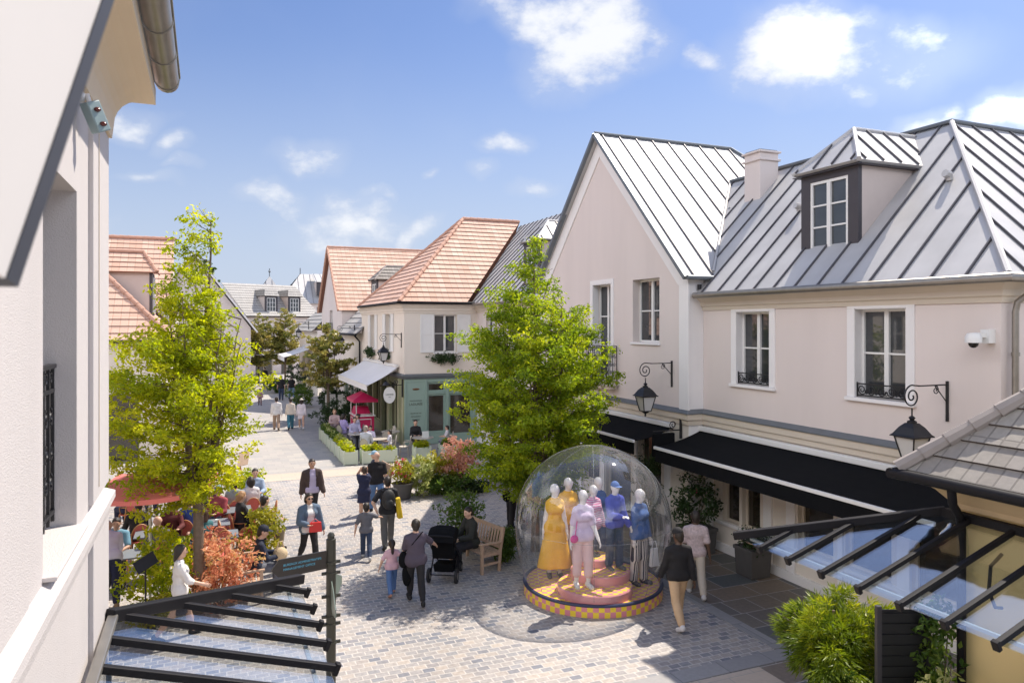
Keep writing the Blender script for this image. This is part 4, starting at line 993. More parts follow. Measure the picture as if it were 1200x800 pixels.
tree('street_tree', 'tall bright yellow green tree with a thin spire, by the red parasol on the left', -.14, 15.2, 2.1, 7.5, 1.62,
     [(0,.4),(.08,.72),(.2,1.0),(.34,1.0),(.46,.82),(.56,.56),(.66,.40),(.8,.34),(.93,.26),(1,.08)], ML_plane, leaders=9, per=30, size=.088, dens=1.3, trunk_r=.1, seed=4, gap=.1, off=(.22,0), up=.45, cs=(-.3,0))
tree('street_tree', 'full oval green tree behind the clear dome, before the tall gable', 7.38, 16.2, 1.35, 7.5, 1.98,
     [(0,.55),(.12,.92),(.3,1.04),(.48,1.0),(.6,.78),(.75,.52),(.88,.28),(1,.06)], ML_horn, leaders=9, per=28, size=.09, dens=1.75, trunk_r=.1, seed=9, up=.45)
for i, (x,y,h,cr,lb,zb) in enumerate(((6.5,43.0,5.4,1.45,'glossy magnolia tree standing beside the white canvas awning of the cafe',1.9),(4.6,73,6.3,1.9,'bronze leaved magnolia at the far end of the street, left one of the pair',1.6),(7.1,74,6.9,1.9,'bronze leaved magnolia at the far end of the street, right one of the pair',1.6))):
    tree('magnolia_tree', lb, x, y, zb, h, cr, [(0,.6),(.15,.95),(.4,1),(.7,.8),(.9,.45),(1,.15)], ML_mag, leaders=6, per=10, size=.22, dens=1.0, trunk_r=.09, seed=20+i, up=.35, group='magnolia trees along the street')
tree('distant_tree', 'green treetop showing above the far slate roof', -1.0, 118, 6, 15.5, 3.5, [(0,.7),(.4,1),(.8,.6),(1,.2)], ML_mid, leaders=5, per=16, size=.4, dens=.5, trunk_r=.25, seed=31)

def shrub(name, label, x, y, z0, rx, ry, h, leafm, n, per, size, cat='shrub', up=.4, flat=.8, r=.16, top=None, group=None, aspect=.5, stems=True, shape=1.0, topm=None, ntop=0, tsize=.08):
    t = empty(name, (x,y,z0), label, cat, group); C = []; T = []
    while len(C) < n:
        u = NR.normal(size=3); u /= np.linalg.norm(u); q = NR.rand()**.4
        k = (u[2]*q+1)/2; wv = 1-(abs(2*k-1)**2.2)*(1-.35*shape) if shape <= 1 else 1
        lump = 1+.18*math.sin(3*math.atan2(u[1],u[0])+x*3)+.1*math.sin(7*u[2]+y)
        C.append((x+u[0]*q*rx*lump, y+u[1]*q*ry*lump, z0+k*h*(1+.08*math.sin(5*u[0]+y)))); T.append(np.clip(.25+.5*k+.3*(NR.rand()-.5),0,1))
    if stems:
        mb = MB()
        for k in range(7):
            c = C[k*3]; mb.tube([(x+R.uniform(-.05,.05),y+R.uniform(-.05,.05),z0-.03),((x+c[0])/2,(y+c[1])/2,z0+(c[2]-z0)*.6),c],[.018,.012,.005],5)
        mb.build('stem', M_bark, t)
    leaf_mesh('foliage', C, r, per, size, leafm, t, up=up, flat=flat, ctint=NR.rand(n), aspect=aspect, origin=(x,y,z0))
    if topm:
        S = NR.permutation(n)[:ntop]; leaf_mesh('blossom', np.array(C)[S]*[1,1,1]+[0,0,.06], .07, 6, tsize, topm, t, up=.2, flat=1, aspect=.8, origin=(x,y,z0))
    return t

def potp(label, x, y, r0, r1, h, m, square=False, name='planter_pot'):
    t = empty(name, (x,y,0), label, 'planter'); mb = MB()
    if square:
        mb.hexa([(x-r0,y-r0,.02),(x+r0,y-r0,.02),(x+r0,y+r0,.02),(x-r0,y+r0,.02),(x-r1,y-r1,h),(x+r1,y-r1,h),(x+r1,y+r1,h),(x-r1,y+r1,h)])
        for a,b,c,d in ((-r1-.02,r1+.02,-r1-.02,-r1+.03),(-r1-.02,r1+.02,r1-.03,r1+.02),(-r1-.02,-r1+.03,-r1+.03,r1-.03),(r1-.03,r1+.02,-r1+.03,r1-.03)): mb.box(x+a,x+b,y+c,y+d,h-.05,h+.03)
    else:
        mb.lathe([(r0*.8,0),(r0,.02),(r1,h-.05),(r1+.03,h-.04),(r1+.03,h),(r1-.03,h),(r1-.05,h-.08),(0,h-.08)], (x,y,0), 24)
    mb.build('pot', m, t, bev=.006 if square else 0)
    s = MB(); s.lathe([(r1*.93,h-.03),(.0,h-.01)] if not square else [(r1*.98,h-.005),(0,h+.005)], (x,y,0), 20); s.build('soil', M_soil, t)
    return t

# flower bed island with the pink photinia
shrub('variegated_shrub', 'pale yellow variegated shrub at the left end of the island bed', 6.35, 22.9, 0, .5, .5, 1.35, ML_var, 70, 18, .13, up=.2)
shrub('golden_shrub', 'lime green shrub in the middle of the island bed', 7.0, 23.1, 0, .55, .5, 1.55, ML_yel, 70, 18, .12, up=.25)
shrub('pink_shrub', 'pink leaved photinia bush in the island bed before the green cafe', 7.75, 23.0, .3, .68, .6, 1.42, ML_pinkl, 110, 20, .11, up=.3)
shrub('low_hedge', 'low dark green planting around the island bed', 7.3, 22.7, 0, 1.0, .55, .65, ML_mid, 110, 18, .12, up=.3)
shrub('low_hedge', 'dark trailing plant at the right foot of the pink photinia', 8.2, 22.6, 0, .45, .4, .45, ML_dark, 50, 18, .1)
potp('large round grey pot on the paving left of the island bed', 5.75, 22.7, .24, .31, .5, M_pot)
shrub('flowering_plant', 'yellow flowering plant with red and pink blooms in the large round grey pot', 5.75, 22.7, .44, .38, .38, .85, ML_yel, 60, 16, .09, topm=ML_flow, ntop=14, tsize=.1)
potp('low grey pot between the stroller and the bench', 5.75, 17.0, .25, .32, .45, M_pot)
shrub('potted_shrub', 'round green shrub in the low pot behind the stroller', 5.75, 17.0, .4, .52, .52, 1.0, ML_mid, 90, 18, .085)
shrub('ornamental_grass', 'arching green grass plant between the wooden bench and the dome', 6.35, 15.9, 0, .4, .4, .75, ML_mid, 60, 16, .22, aspect=.12, up=.1, stems=False)
# left bed
shrub('green_shrub', 'bright green shrub under the left tree beside the seated diners', -.75, 15.6, 0, .72, .6, 1.6, ML_plane, 120, 20, .1, up=.3)
shrub('red_shrub', 'red leaved photinia bush in front of the red chair cafe', .28, 15.3, 0, .62, .55, 1.55, ML_red, 130, 20, .095, up=.3)
shrub('golden_shrub', 'low golden shrub at the foot of the bright green shrub', -.85, 14.9, 0, .42, .35, .5, ML_yel, 50, 18, .09)
shrub('green_shrub', 'yellow green shrub between the cafe chairs and the street', 1.2, 17.6, .25, .48, .48, 1.1, ML_yel, 70, 18, .1)
shrub('green_shrub', 'farther yellow green shrub at the street edge of the red chair cafe', 1.0, 22.9, 0, .65, .65, 1.35, ML_plane, 80, 18, .12)
# right side pots
potp('dark square planter under the right glass canopy', 11.05, 12.75, .25, .28, .62, M_pot, True)
shrub('box_shrub', 'dark clipped shrub in the square planter under the right canopy', 11.05, 12.75, .58, .34, .34, .45, ML_dark, 60, 18, .06)
potp('dark pot by the shop pilaster right of the dome', 10.95, 14.6, .3, .34, .6, M_pot, True)
shrub('camellia_shrub', 'dark green shrub with one pink flower beside the two walking men', 10.9, 14.6, .55, .6, .6, 1.35, ML_dark, 90, 16, .1, topm=ML_flow, ntop=1, tsize=.09)
potp('dark pot below the cone topiary at the gable corner', 10.7, 16.3, .28, .32, .5, M_pot, True)
t = shrub('cone_topiary', 'tall dark cone shaped topiary between the two black awnings', 10.7, 16.3, .45, .36, .36, 1.9, ML_dark, 110, 20, .06, r=.12)
potp('terracotta pot of the golden conifer at the lower right', 7.3, 6.95, .3, .38, .5, M_terra)
def conifer(label, x, y, z0, w, h, m, n, size=.085, seed=2):
    rs = random.Random(seed); t = empty('golden_conifer', (x,y,z0), label, 'conifer'); C = []; RA = []; TI = []
    for k in range(n):
        if k == 0:
            LB = [((rs.uniform(-.62,.62)*w, rs.uniform(-.62,.62)*w, h*rs.uniform(.22,.78)), rs.uniform(.34,.56)*w) for _ in range(13)]+[((0,0,h*.5), w*.62)]
        (lx,ly,lz),lr = LB[k % 14]; v = Vector((rs.gauss(0,1),rs.gauss(0,1),rs.gauss(.35,1))).normalized(); q = rs.random()**.35
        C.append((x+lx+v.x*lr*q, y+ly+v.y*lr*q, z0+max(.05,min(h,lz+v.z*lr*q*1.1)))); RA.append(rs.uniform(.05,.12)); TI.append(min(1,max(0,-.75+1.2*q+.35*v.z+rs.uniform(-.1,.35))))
    mb = MB(); mb.tube([(x,y,z0-.05),(x,y,z0+h*.8)],[.05,.02],6)
    for c in C[::6]: mb.tube([(x,y,max(z0,c[2]-.25)),c],[.015,.005],4)
    mb.build('stem', M_bark, t)
    P = []; n_ = len(C); per = 60
    idx = np.repeat(np.arange(n_), per); Ca = np.array(C); d = unit(NR.normal(size=(n_*per,3))); out = unit(Ca-np.array([x,y,z0+h*.45]))[idx]
    ax = unit(out*.8+d*.6-np.array([0,0,.25])); base = Ca[idx]+d*(np.array(RA)[idx]*NR.rand(n_*per)**.5)[:,None]
    ln = size*(.6+.8*NR.rand(n_*per,1)); sd = unit(np.cross(ax, NR.normal(size=(n_*per,3)))); wd = ln*.10
    V = np.stack([base-sd*wd, base+sd*wd, base+ax*ln-np.array([0,0,1])*ln*.22], 1).reshape(-1,3)-np.array([x,y,z0])
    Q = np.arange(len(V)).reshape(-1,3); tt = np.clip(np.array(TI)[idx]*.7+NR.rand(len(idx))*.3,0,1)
    np_mesh('foliage', V, Q, m, t, tt)
    return t
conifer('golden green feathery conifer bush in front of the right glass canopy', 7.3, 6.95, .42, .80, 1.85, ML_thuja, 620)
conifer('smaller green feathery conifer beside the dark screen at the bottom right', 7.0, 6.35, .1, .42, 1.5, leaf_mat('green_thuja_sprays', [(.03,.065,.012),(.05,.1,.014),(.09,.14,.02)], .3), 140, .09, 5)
t = empty('dark_screen', (7.05,5.75,0), 'dark slatted screen panel under the right glass canopy', 'screen')
mb = MB(); f = Fc((6.82,5.9),(.93,-.37),(-.37,-.93)); f.box(mb,0,.05,-.03,.03,.02,2.4); f.box(mb,.55,.6,-.03,.03,.02,2.4); mb.build('frame', M_dark, t)
mb = MB()
f.box(mb,.05,.55,-.004,.004,.08,2.36)
for k in range(19): f.box(mb,.05,.55,.005,.018,.1+.118*k,.2+.118*k)
mb.build('slat_panel', M_iron, t)
shrub('variegated_shrub', 'cream variegated shrub at the foot of the ochre pavilion', 6.98, 5.3, 0, .36, .34, 1.95, ML_var, 70, 18, .09)
shrub('climbing_plant', 'light green climber on the corner of the ochre pavilion', 7.36, 5.58, .1, .2, .2, 2.55, ML_mid, 110, 18, .085)
shrub('green_shrub', 'leafy green shrub before the ochre wall at the bottom right edge', 7.12, 4.55, 0, .40, .42, 2.15, ML_mid, 70, 16, .1)
# far topiaries and hedges
for i,(x,y,rx,h,lb) in enumerate(((5.9,50.5,.9,1.7,'round clipped evergreen nearest the walking pair in dark clothes'),(6.9,62.0,1.1,2.3,'taller clipped evergreen under the far white awning'),(5.2,61.5,.9,1.3,'low round evergreen by the far white awning post'))):
    shrub('clipped_evergreen', lb, x, y, 0, rx, rx, h, ML_mid if i != 1 else ML_dark, 120, 16, .14, group='clipped evergreens down the street')
shrub('hedge', 'dark hedge at the left end of the green planter row', 6.3, 39.2, 0, 1.1, .9, 1.5, ML_dark, 150, 18, .12)
shrub('hedge', 'tall dark hedge plants beside the raspberry pink cart', 7.4, 40.3, 0, .5, .7, 2.2, ML_dark, 120, 18, .12)
shrub('hedge', 'dark clipped hedge block beyond the magnolia near the white menu boards', 7.2, 46.5, 0, .8, 1.2, 1.9, ML_dark, 120, 18, .14)
shrub('golden_shrub', 'yellow flowering plant by the lone walker far down the street', 2.6, 68, 0, 1.5, 1.2, 1.4, ML_yel, 90, 16, .2)
# window boxes of the cafe house
for (x,y,lb) in ((8.1,39.2,'trailing green window box under the far white shuttered window'),(8.1,35.6,'trailing green window box behind the cafe corner lantern')):
    shrub('window_box', lb, x, y, 3.75, .2, .75, .5, ML_dark, 60, 16, .1, cat='window box', stems=False)
shrub('window_box', 'trailing green window box on the cafe wall beside the oval tree', 10.2, 32.3, 3.7, .75, .2, .5, ML_dark, 60, 16, .1, cat='window box', stems=False)

# ------------------------------------------------------------------ people: bodies grown as one surface from a distance field
def nets(F, o, h):
    n = np.array(F.shape); S = F < 0
    cnt = np.zeros(n-1, np.int8)
    off = [(i,j,k) for i in (0,1) for j in (0,1) for k in (0,1)]
    for i,j,k in off: cnt += S[i:n[0]-1+i, j:n[1]-1+j, k:n[2]-1+k]
    mask = (cnt > 0) & (cnt < 8); ids = np.argwhere(mask); vid = -np.ones(n-1, np.int64); vid[mask] = np.arange(len(ids))
    val = {c: F[ids[:,0]+c[0], ids[:,1]+c[1], ids[:,2]+c[2]] for c in off}
    acc = np.zeros((len(ids),3)); num = np.zeros(len(ids))
    for a in off:
        for ax in range(3):
            if a[ax] == 1: continue
            b = list(a); b[ax] = 1; b = tuple(b); fa, fb = val[a], val[b]; cr = (fa < 0) != (fb < 0)
            t = np.where(cr, fa/np.where(np.abs(fa-fb) < 1e-9, 1, fa-fb), 0)
            p = np.array(a, float)+t[:,None]*(np.array(b)-np.array(a)); acc += p*cr[:,None]; num += cr
    V = (ids+acc/np.maximum(num,1)[:,None])*h+o
    Q = []
    for ax in range(3):
        sl0 = [slice(None)]*3; sl1 = [slice(None)]*3; sl0[ax] = slice(0,-1); sl1[ax] = slice(1,None)
        A = S[tuple(sl0)]; B = S[tuple(sl1)]; e = np.argwhere(A != B); u, v = [q for q in range(3) if q != ax]
        ok = (e[:,u] > 0) & (e[:,v] > 0) & (e[:,u] < n[u]-1) & (e[:,v] < n[v]-1); e = e[ok]
        def cell(du, dv):
            c = e.copy(); c[:,u] -= du; c[:,v] -= dv; return vid[c[:,0],c[:,1],c[:,2]]
        q = np.stack([cell(1,1), cell(0,1), cell(0,0), cell(1,0)], 1)
        fl = A[e[:,0],e[:,1],e[:,2]]
        if ax == 1: fl = ~fl
        q[~fl] = q[~fl][:, ::-1]; Q.append(q)
    return V, np.concatenate(Q)

def field(prims, h, k=.03, cuts=(), grow=0.0):
    """prims: (a, b, ra, rb, squash axis, squash) tapered capsules; smooth union; cuts: (point, normal) keep side n.(p-point)<0"""
    P = [(np.array(a,float), np.array(b,float), ra+grow, rb+grow, ax, q) for a,b,ra,rb,ax,q in prims]
    lo = np.min([np.minimum(a,b)-max(ra,rb) for a,b,ra,rb,_,_ in P], axis=0)-.03-k; hi = np.max([np.maximum(a,b)+max(ra,rb) for a,b,ra,rb,_,_ in P], axis=0)+.03+k
    n = np.ceil((hi-lo)/h).astype(int)+1; F = np.full(n, .2)
    g = [lo[i]+np.arange(n[i])*h for i in range(3)]
    for a,b,ra,rb,ax,q in P:
        m = max(ra,rb)+k+.02; l = np.maximum(0, np.floor((np.minimum(a,b)-m-lo)/h).astype(int)); u = np.minimum(n, np.ceil((np.maximum(a,b)+m-lo)/h).astype(int)+1)
        X,Y,Z = np.meshgrid(g[0][l[0]:u[0]], g[1][l[1]:u[1]], g[2][l[2]:u[2]], indexing='ij')
        R_ = np.stack([X-a[0],Y-a[1],Z-a[2]],-1); d = b-a
        if ax is not None:
            axv = np.array(ax,float)/np.linalg.norm(ax); R_ = R_+(R_@axv)[...,None]*axv*(1/q-1); d = d+axv*(d@axv)*(1/q-1)
        dd = d@d; t = np.clip((R_@d)/dd,0,1) if dd > 1e-9 else np.zeros(R_.shape[:-1])
        D = np.linalg.norm(R_-t[...,None]*d,axis=-1)-(ra+(rb-ra)*t)
        f = F[l[0]:u[0],l[1]:u[1],l[2]:u[2]]; hh = np.maximum(k-np.abs(f-D),0)/k
        F[l[0]:u[0],l[1]:u[1],l[2]:u[2]] = np.minimum(f,D)-hh*hh*k*.25
    if cuts:
        X,Y,Z = np.meshgrid(*g, indexing='ij')
        for p, nn in cuts: F = np.maximum(F, (X-p[0])*nn[0]+(Y-p[1])*nn[1]+(Z-p[2])*nn[2])
    return nets(F, lo, h)

def rotx(v, a, c=(0,0,0)):
    x,y,z = v[0]-c[0],v[1]-c[1],v[2]-c[2]; return np.array([x+c[0], y*math.cos(a)+z*math.sin(a)+c[1], -y*math.sin(a)+z*math.cos(a)+c[2]])

SKIN = {'l': (.58,.36,.26), 'm': (.46,.27,.18), 'd': (.10,.055,.035), 't': (.38,.21,.13)}
M_lip = mat('lips', (.35,.13,.11), .5); M_eye = mat('eye_dark', (.02,.015,.012), .3)
def cloth(c, nm=None): return mat(nm or 'cloth_%d_%d_%d' % tuple(int(x*255) for x in c), c, .85, var=.14, scale=9, bump=.55, bscale=13)

def stripes(name, c1, c2, freq, axis=2, wave=0):
    if name in MATS: return MATS[name]
    m = bpy.data.materials.new(name); nt = nodes(m); L = nt.links.new
    out = N(nt,'ShaderNodeOutputMaterial'); b = N(nt,'ShaderNodeBsdfPrincipled'); L(b.outputs[0],out.inputs[0]); b.inputs['Roughness'].default_value = .8
    tc = N(nt,'ShaderNodeTexCoord'); w = N(nt,'ShaderNodeTexWave'); w.bands_direction = 'XYZ'[axis]; w.inputs['Scale'].default_value = freq; w.inputs['Distortion'].default_value = wave; w.inputs['Detail Scale'].default_value = 3
    L(tc.outputs['Object'],w.inputs['Vector']); r = N(nt,'ShaderNodeValToRGB'); r.color_ramp.interpolation = 'CONSTANT'
    r.color_ramp.elements[0].color = (*c1,1); r.color_ramp.elements[1].position = .5; r.color_ramp.elements[1].color = (*c2,1)
    L(w.outputs['Fac'],r.inputs[0]); L(r.outputs[0],b.inputs['Base Color']); MATS[name] = m
    return m

def person(x, y, rz, label, h=1.72, top=(.02,.02,.02), bottom=(.02,.02,.02), bkind='trousers', sleeve=.55, skin='l', hair='short', hairc=(.02,.013,.009), shoes=(.02,.02,.02),
           legs=((12,8),(-14,12)), arms=((10,8,12),(-10,8,12)), lean=0, head=(0,0), fem=False, sit=None, hem=0.0, outer=None, outc=None, group=None, z0=0.0, vox=.013, mannequin=None, hs=1.0, hat=None, glasses=False, legl=1.0, tmat=None, bmat=None, skirt=.45, flare=1.0, hands=None, facing=None, name='person', cat='person', wide=1.0):
    hem = hem or .045
    """one standing or seated figure; local +Y is where it faces. arms: (forward, out, elbow bend) in degrees per side"""
    s = h/1.75; D = rad
    J = {}; pz = .92
    for i, sd in enumerate((-1,1)):
        a, kb = legs[i]; hip = np.array([sd*.09, 0, 0]); a = D(a); kb = D(kb); ab = sd*.03
        kn = hip+np.array([ab*.4 if not sit else sd*.03, math.sin(a), -math.cos(a)])*.43; an = kn+np.array([0, math.sin(a-kb), -math.cos(a-kb)])*.41
        J[sd] = [hip, kn, an, a-kb]
    low = min(J[-1][2][2], J[1][2][2]); pz = -low+.075
    if sit: pz = sit/s+.10
    ctr = np.array([0,0,pz]); sw = (.165 if fem else .185)*wide; ln = D(lean); T = lambda v: rotx(np.array(v,float)+ctr, ln, ctr)
    for sd in J:
        for q in range(3): J[sd][q] = J[sd][q]+ctr
    fw = (0, math.cos(ln), -math.sin(ln))
    neck = T((0,-.01,.55)); hc = T((0,.02,.71)); ya, pi_ = D(head[0]), D(head[1])+ln*.5
    HM = np.array(Matrix.Rotation(ya,3,'Z') @ Matrix.Rotation(-pi_,3,'X')); H = lambda v: hc+HM@(np.array(v,float)*hs)
    tors = [(T((-.075*wide,0,.38)),T((.075*wide,0,.38)),.115,.115,fw,.82),(T((-.05*wide,0,.2)),T((.05*wide,0,.2)),.11*wide,.11*wide,fw,.8),(T((0,0,.35)),T((0,0,.05)),.13*wide,.125*wide,fw,.8),(T((0,-.01,.52)),T((-sw+.02,0,.468)),.066,.056,fw,.95),(T((0,-.01,.52)),T((sw-.02,0,.468)),.066,.056,fw,.95)]
    if fem: tors.append((T((-.07,.075,.36)),T((.07,.075,.36)),.065,.065,None,1))
    pel = [(ctr+np.array([-.07*wide,0,.02]),ctr+np.array([.07*wide,0,.02]),.125 if not fem else .135,.125 if not fem else .135,(0,1,0),.85)]
    legp = {}; armp = {}; hnd = []
    for sd in (-1,1):
        hip,kn,an,sh = J[sd]; legp[sd] = [(hip,kn,.088*(.5+.5*wide),.058,None,1),(kn,kn*.6+an*.4,.056,.058,None,1),(kn*.6+an*.4,an,.058,.037,None,1)]
        f = D(arms[0 if sd < 0 else 1][0]); o = D(arms[0 if sd < 0 else 1][1]); e = D(arms[0 if sd < 0 else 1][2]); tw = D(arms[0 if sd < 0 else 1][3]) if len(arms[0 if sd < 0 else 1]) > 3 else 0
        S = T((sd*sw,0,.462)); ud = np.array([sd*math.sin(o),math.sin(f)*math.cos(o),-math.cos(f)*math.cos(o)]); E = S+ud*.29
        fd = np.array([sd*math.sin(o)*math.cos(e)-sd*math.sin(tw)*math.sin(e), math.sin(f+e), -math.cos(f+e)]); fd /= np.linalg.norm(fd); Wp = E+fd*.25
        if hands and hands.get(sd) is not None:   # reach: place the wrist, bend the elbow to fit
            tgt = np.array(hands[sd],float)/s; v = tgt-S; L = min(np.linalg.norm(v),.535); v = v/np.linalg.norm(v); bend = math.sqrt(max(0,.29**2-((L*L+.29**2-.25**2)/(2*L))**2)); base = S+v*((L*L+.29**2-.25**2)/(2*L))
            pole = np.array([sd*.8,-.3,-.6]) if len(hands) < 3 else np.array(hands[0]); pole = pole-v*(pole@v); E = base+pole/np.linalg.norm(pole)*bend; Wp = S+v*L; fd = Wp-E; fd /= np.linalg.norm(fd)
        armp[sd] = [(S,E,.052,.042,None,1),(E,Wp,.042,.029,None,1)]
        lat = np.array([0,1.,0])-fd*fd[1]
        if np.linalg.norm(lat) < .3: lat = np.array([1.,0,0])-fd*fd[0]
        lat /= np.linalg.norm(lat); nr = np.cross(fd,lat); hnd.append((sd,Wp,fd,lat,nr))
        armp[sd].append((Wp,Wp+fd*.075,.03,.036,nr,.45))
    headp = [(H((0,-.01,.025)),H((0,.005,.02)),.098,.092,HM@np.array([1,0,0]),.84),(H((0,.03,-.03)),H((0,.045,-.075)),.062,.042,None,1),(T((0,-.015,.5)),H((0,-.015,-.06)),.058,.052,None,1)]
    if not mannequin: headp += [(H((0,.093,.0)),H((0,.108,-.028)),.010,.015,None,1),(H((-.081,0,-.012)),H((-.083,-.008,.02)),.014,.018,None,1),(H((.081,0,-.012)),H((.083,-.008,.02)),.014,.018,None,1)]
    foot = []
    for sd in (-1,1):
        an, sh = J[sd][2], J[sd][3]; tip = max(-.9,min(.7,sh*.8)) if not sit else 0; d = np.array([sd*.12,math.cos(tip),math.sin(tip)*.8]); hl = an+np.array([0,-.035,-.035]); foot.append((hl,hl+d*.175+np.array([0,0,-.006]),.036,.031))
    allp = tors+pel+headp+[p for sd in (-1,1) for p in legp[sd]+armp[sd]]+[(a,b,r1,r2,None,1) for a,b,r1,r2 in foot]
    V, Q = field(allp, vox, .03)
    mb = MB(); mb.v = [tuple(v) for v in V]; mb.f = [tuple(q) for q in Q]; mb.m = [0]*len(Q); mb.uv = [None]*len(Q); mb.sm = [True]*len(Q)
    for sd,Wp,fd,lat,nr in hnd:
        inn = nr*(-sd if (nr[0]*sd) < 0 else sd)*-1
        inn = nr if nr[0]*sd < 0 else -nr
        for k,(of,l) in enumerate(((-.027,.058),(-.009,.07),(.009,.075),(.027,.068))):
            b = Wp+fd*.085+lat*of; c = b+fd*l*.5+inn*.006; mb.tube([b-fd*.02,b,c,c+fd*l*.42+inn*.022],[.009,.009,.0085,.006],5)
        b = Wp+fd*.025+lat*.03; mb.tube([b-lat*.01,b+lat*.022+fd*.025,b+lat*.026+fd*.06+inn*.012],[.011,.010,.007],5)
    if not mannequin:
        for sx in (-1,1):
            mb.ell(H((sx*.033,.089,.012)),(.012,.007,.007),6,4,1,Matrix(HM.tolist())); mb.ell(H((sx*.034,.092,.035)),(.018,.005,.004),6,4,2 if hair != 'bald' else 0,Matrix(HM.tolist()))
        mb.ell(H((0,.088,-.055)),(.022,.007,.006),8,4,3,Matrix(HM.tolist()))
    hm = mat('hair_%d_%d_%d' % tuple(int(c*999) for c in hairc), hairc, .5, var=.3, scale=20, bump=.4, bscale=60)
    sk = mannequin or mat('skin_'+skin, SKIN[skin], .5, var=.06, scale=12)
    def done(V_or, nm, m, par=None):
        if isinstance(V_or, MB):
            o = V_or; o.v = [(a*s,b*s,c*s) for a,b,c in o.v]; return o.build(nm, m, par, rel=False)
        V, Q = V_or; return np_mesh(nm, V*s, Q, m, par, smooth=True)
    root = done(mb, name, [sk, M_eye, hm, M_lip]); root.location = (x,y,z0); root.rotation_euler = (0,0,D(rz)); tag(root, label, cat, group)
    # clothing
    arm_sl = []
    for sd in (-1,1):
        S,E = armp[sd][0][0],armp[sd][0][1]; Wp = armp[sd][1][1]
        if sleeve > 0: arm_sl.append((S,S+(E-S)*min(1,sleeve*1.4 if sleeve < .7 else 1),.052,.052 if sleeve < .7 else .044,None,1))
        if sleeve >= .7: arm_sl.append((E,E+(Wp-E)*min(.93,(sleeve-.6)*2.4),.044,.036,None,1))
    if bkind == 'dress': 
        bottoms = None
    tp = tors+arm_sl+[(pel[0][0],pel[0][1],pel[0][2]+.014,pel[0][3]+.014,(0,1,0),.88)]
    upn = T((0,0,1))-T((0,0,0))
    V = field(tp, vox, .035, cuts=[(T((0,0,-.02-hem)),-upn),(T((0,0,.575)),upn)], grow=.016)
    tob = done(V, 'top', tmat or cloth(top), root)
    if outer:
        V = field([p for p in tors]+[(S_[0],S_[1],S_[2]-.004,S_[3]-.004,None,1) for S_ in arm_sl]+([] if sleeve >= .9 else [(armp[sd][1][0],armp[sd][1][0]*.1+armp[sd][1][1]*.9,.042,.036,None,1) for sd in (-1,1)]+[(armp[sd][0][0],armp[sd][0][1],.05,.044,None,1) for sd in (-1,1)])+[(pel[0][0],pel[0][1],pel[0][2],pel[0][3],(0,1,0),.85)], vox, .03,
                  cuts=[(T((0,0,-.06-hem)),-upn),(T((0,0,.585)),upn)], grow=.032)
        vv, qq = V; c = vv[qq].mean(1)-ctr; loc = np.array([rotx(p+ctr,-ln,ctr)-ctr for p in c]); keep = ~((loc[:,1] > .03) & (np.abs(loc[:,0]) < .085-(loc[:,2]-.3)*.05))
        done((vv, qq[keep]), outer, cloth(outc), root)
    if bkind in ('trousers','shorts','leggings'):
        g = .014 if bkind == 'trousers' else (.011 if bkind == 'leggings' else .022); bp = list(pel)
        for sd in (-1,1):
            hip,kn,an,_ = J[sd]; bp.append((hip,kn,.09*(.5+.5*wide),.062*flare if bkind != 'leggings' else .058,None,1))
            if bkind == 'shorts': bp[-1] = (hip,hip*.12+kn*.88,.092,.085,None,1)
            else: bp.append((kn,kn*.1+an*.9 if legl >= 1 else kn*(1-legl)+an*legl,.062 if bkind != 'leggings' else .06,.052*flare if bkind != 'leggings' else .042,None,1)); bp.append((kn*.8+an*.2,kn*.45+an*.55,.058,.058,None,1))
        V = field(bp, vox, .03, cuts=[(ctr+np.array([0,0,.12]),(0,0,1))], grow=g)
        done(V, 'shorts' if bkind == 'shorts' else bkind, bmat or cloth(bottom), root)
    elif bkind in ('skirt','dress'):
        if sit: 
            bp = list(pel)+[(J[sd][0],J[sd][0]*.1+J[sd][1]*.9,.11,.1,None,1) for sd in (-1,1)]
            V = field(bp, vox, .06, grow=.012)
        else:
            bot = ctr+np.array([0,.01,.1-skirt]); bp = list(pel)+[(ctr+np.array([-.05,0,0]),bot+np.array([-.06*flare,0,0]),.12,.125*flare,(0,1,0),.85),(ctr+np.array([.05,0,0]),bot+np.array([.06*flare,0,0]),.12,.125*flare,(0,1,0),.85)]
            V = field(bp, vox, .04, cuts=[(bot,(0,0,-1)),(ctr+np.array([0,0,.13]),(0,0,1))], grow=.014)
        done(V, 'skirt', bmat or cloth(bottom), root)
    if shoes is not None:
        for a,b,r1,r2 in foot:
            V = field([(a,b,r1+.012,r2+.012,None,1),(a+np.array([0,0,.02]),a+np.array([0,.01,.03]),.042,.04,None,1)], min(vox,.013), .02, cuts=[(np.array([0,0,min(a[2],b[2])-.034]),(0,0,-1))]); done(V, 'shoe', cloth(shoes), root)
    # hair and hats, in the frame of the head
    def hd(prims, k=.03, cuts=()):
        v, q = field(prims, min(vox,.013), k, cuts); return (np.array([H(p) for p in v]), q)
    Xn = (1,0,0)
    cap = [((0,-.018,.038),(0,-.005,.038),.104,.100,Xn,.87)]
    face = [((0,.048,.045),(0,.8,-.62))]
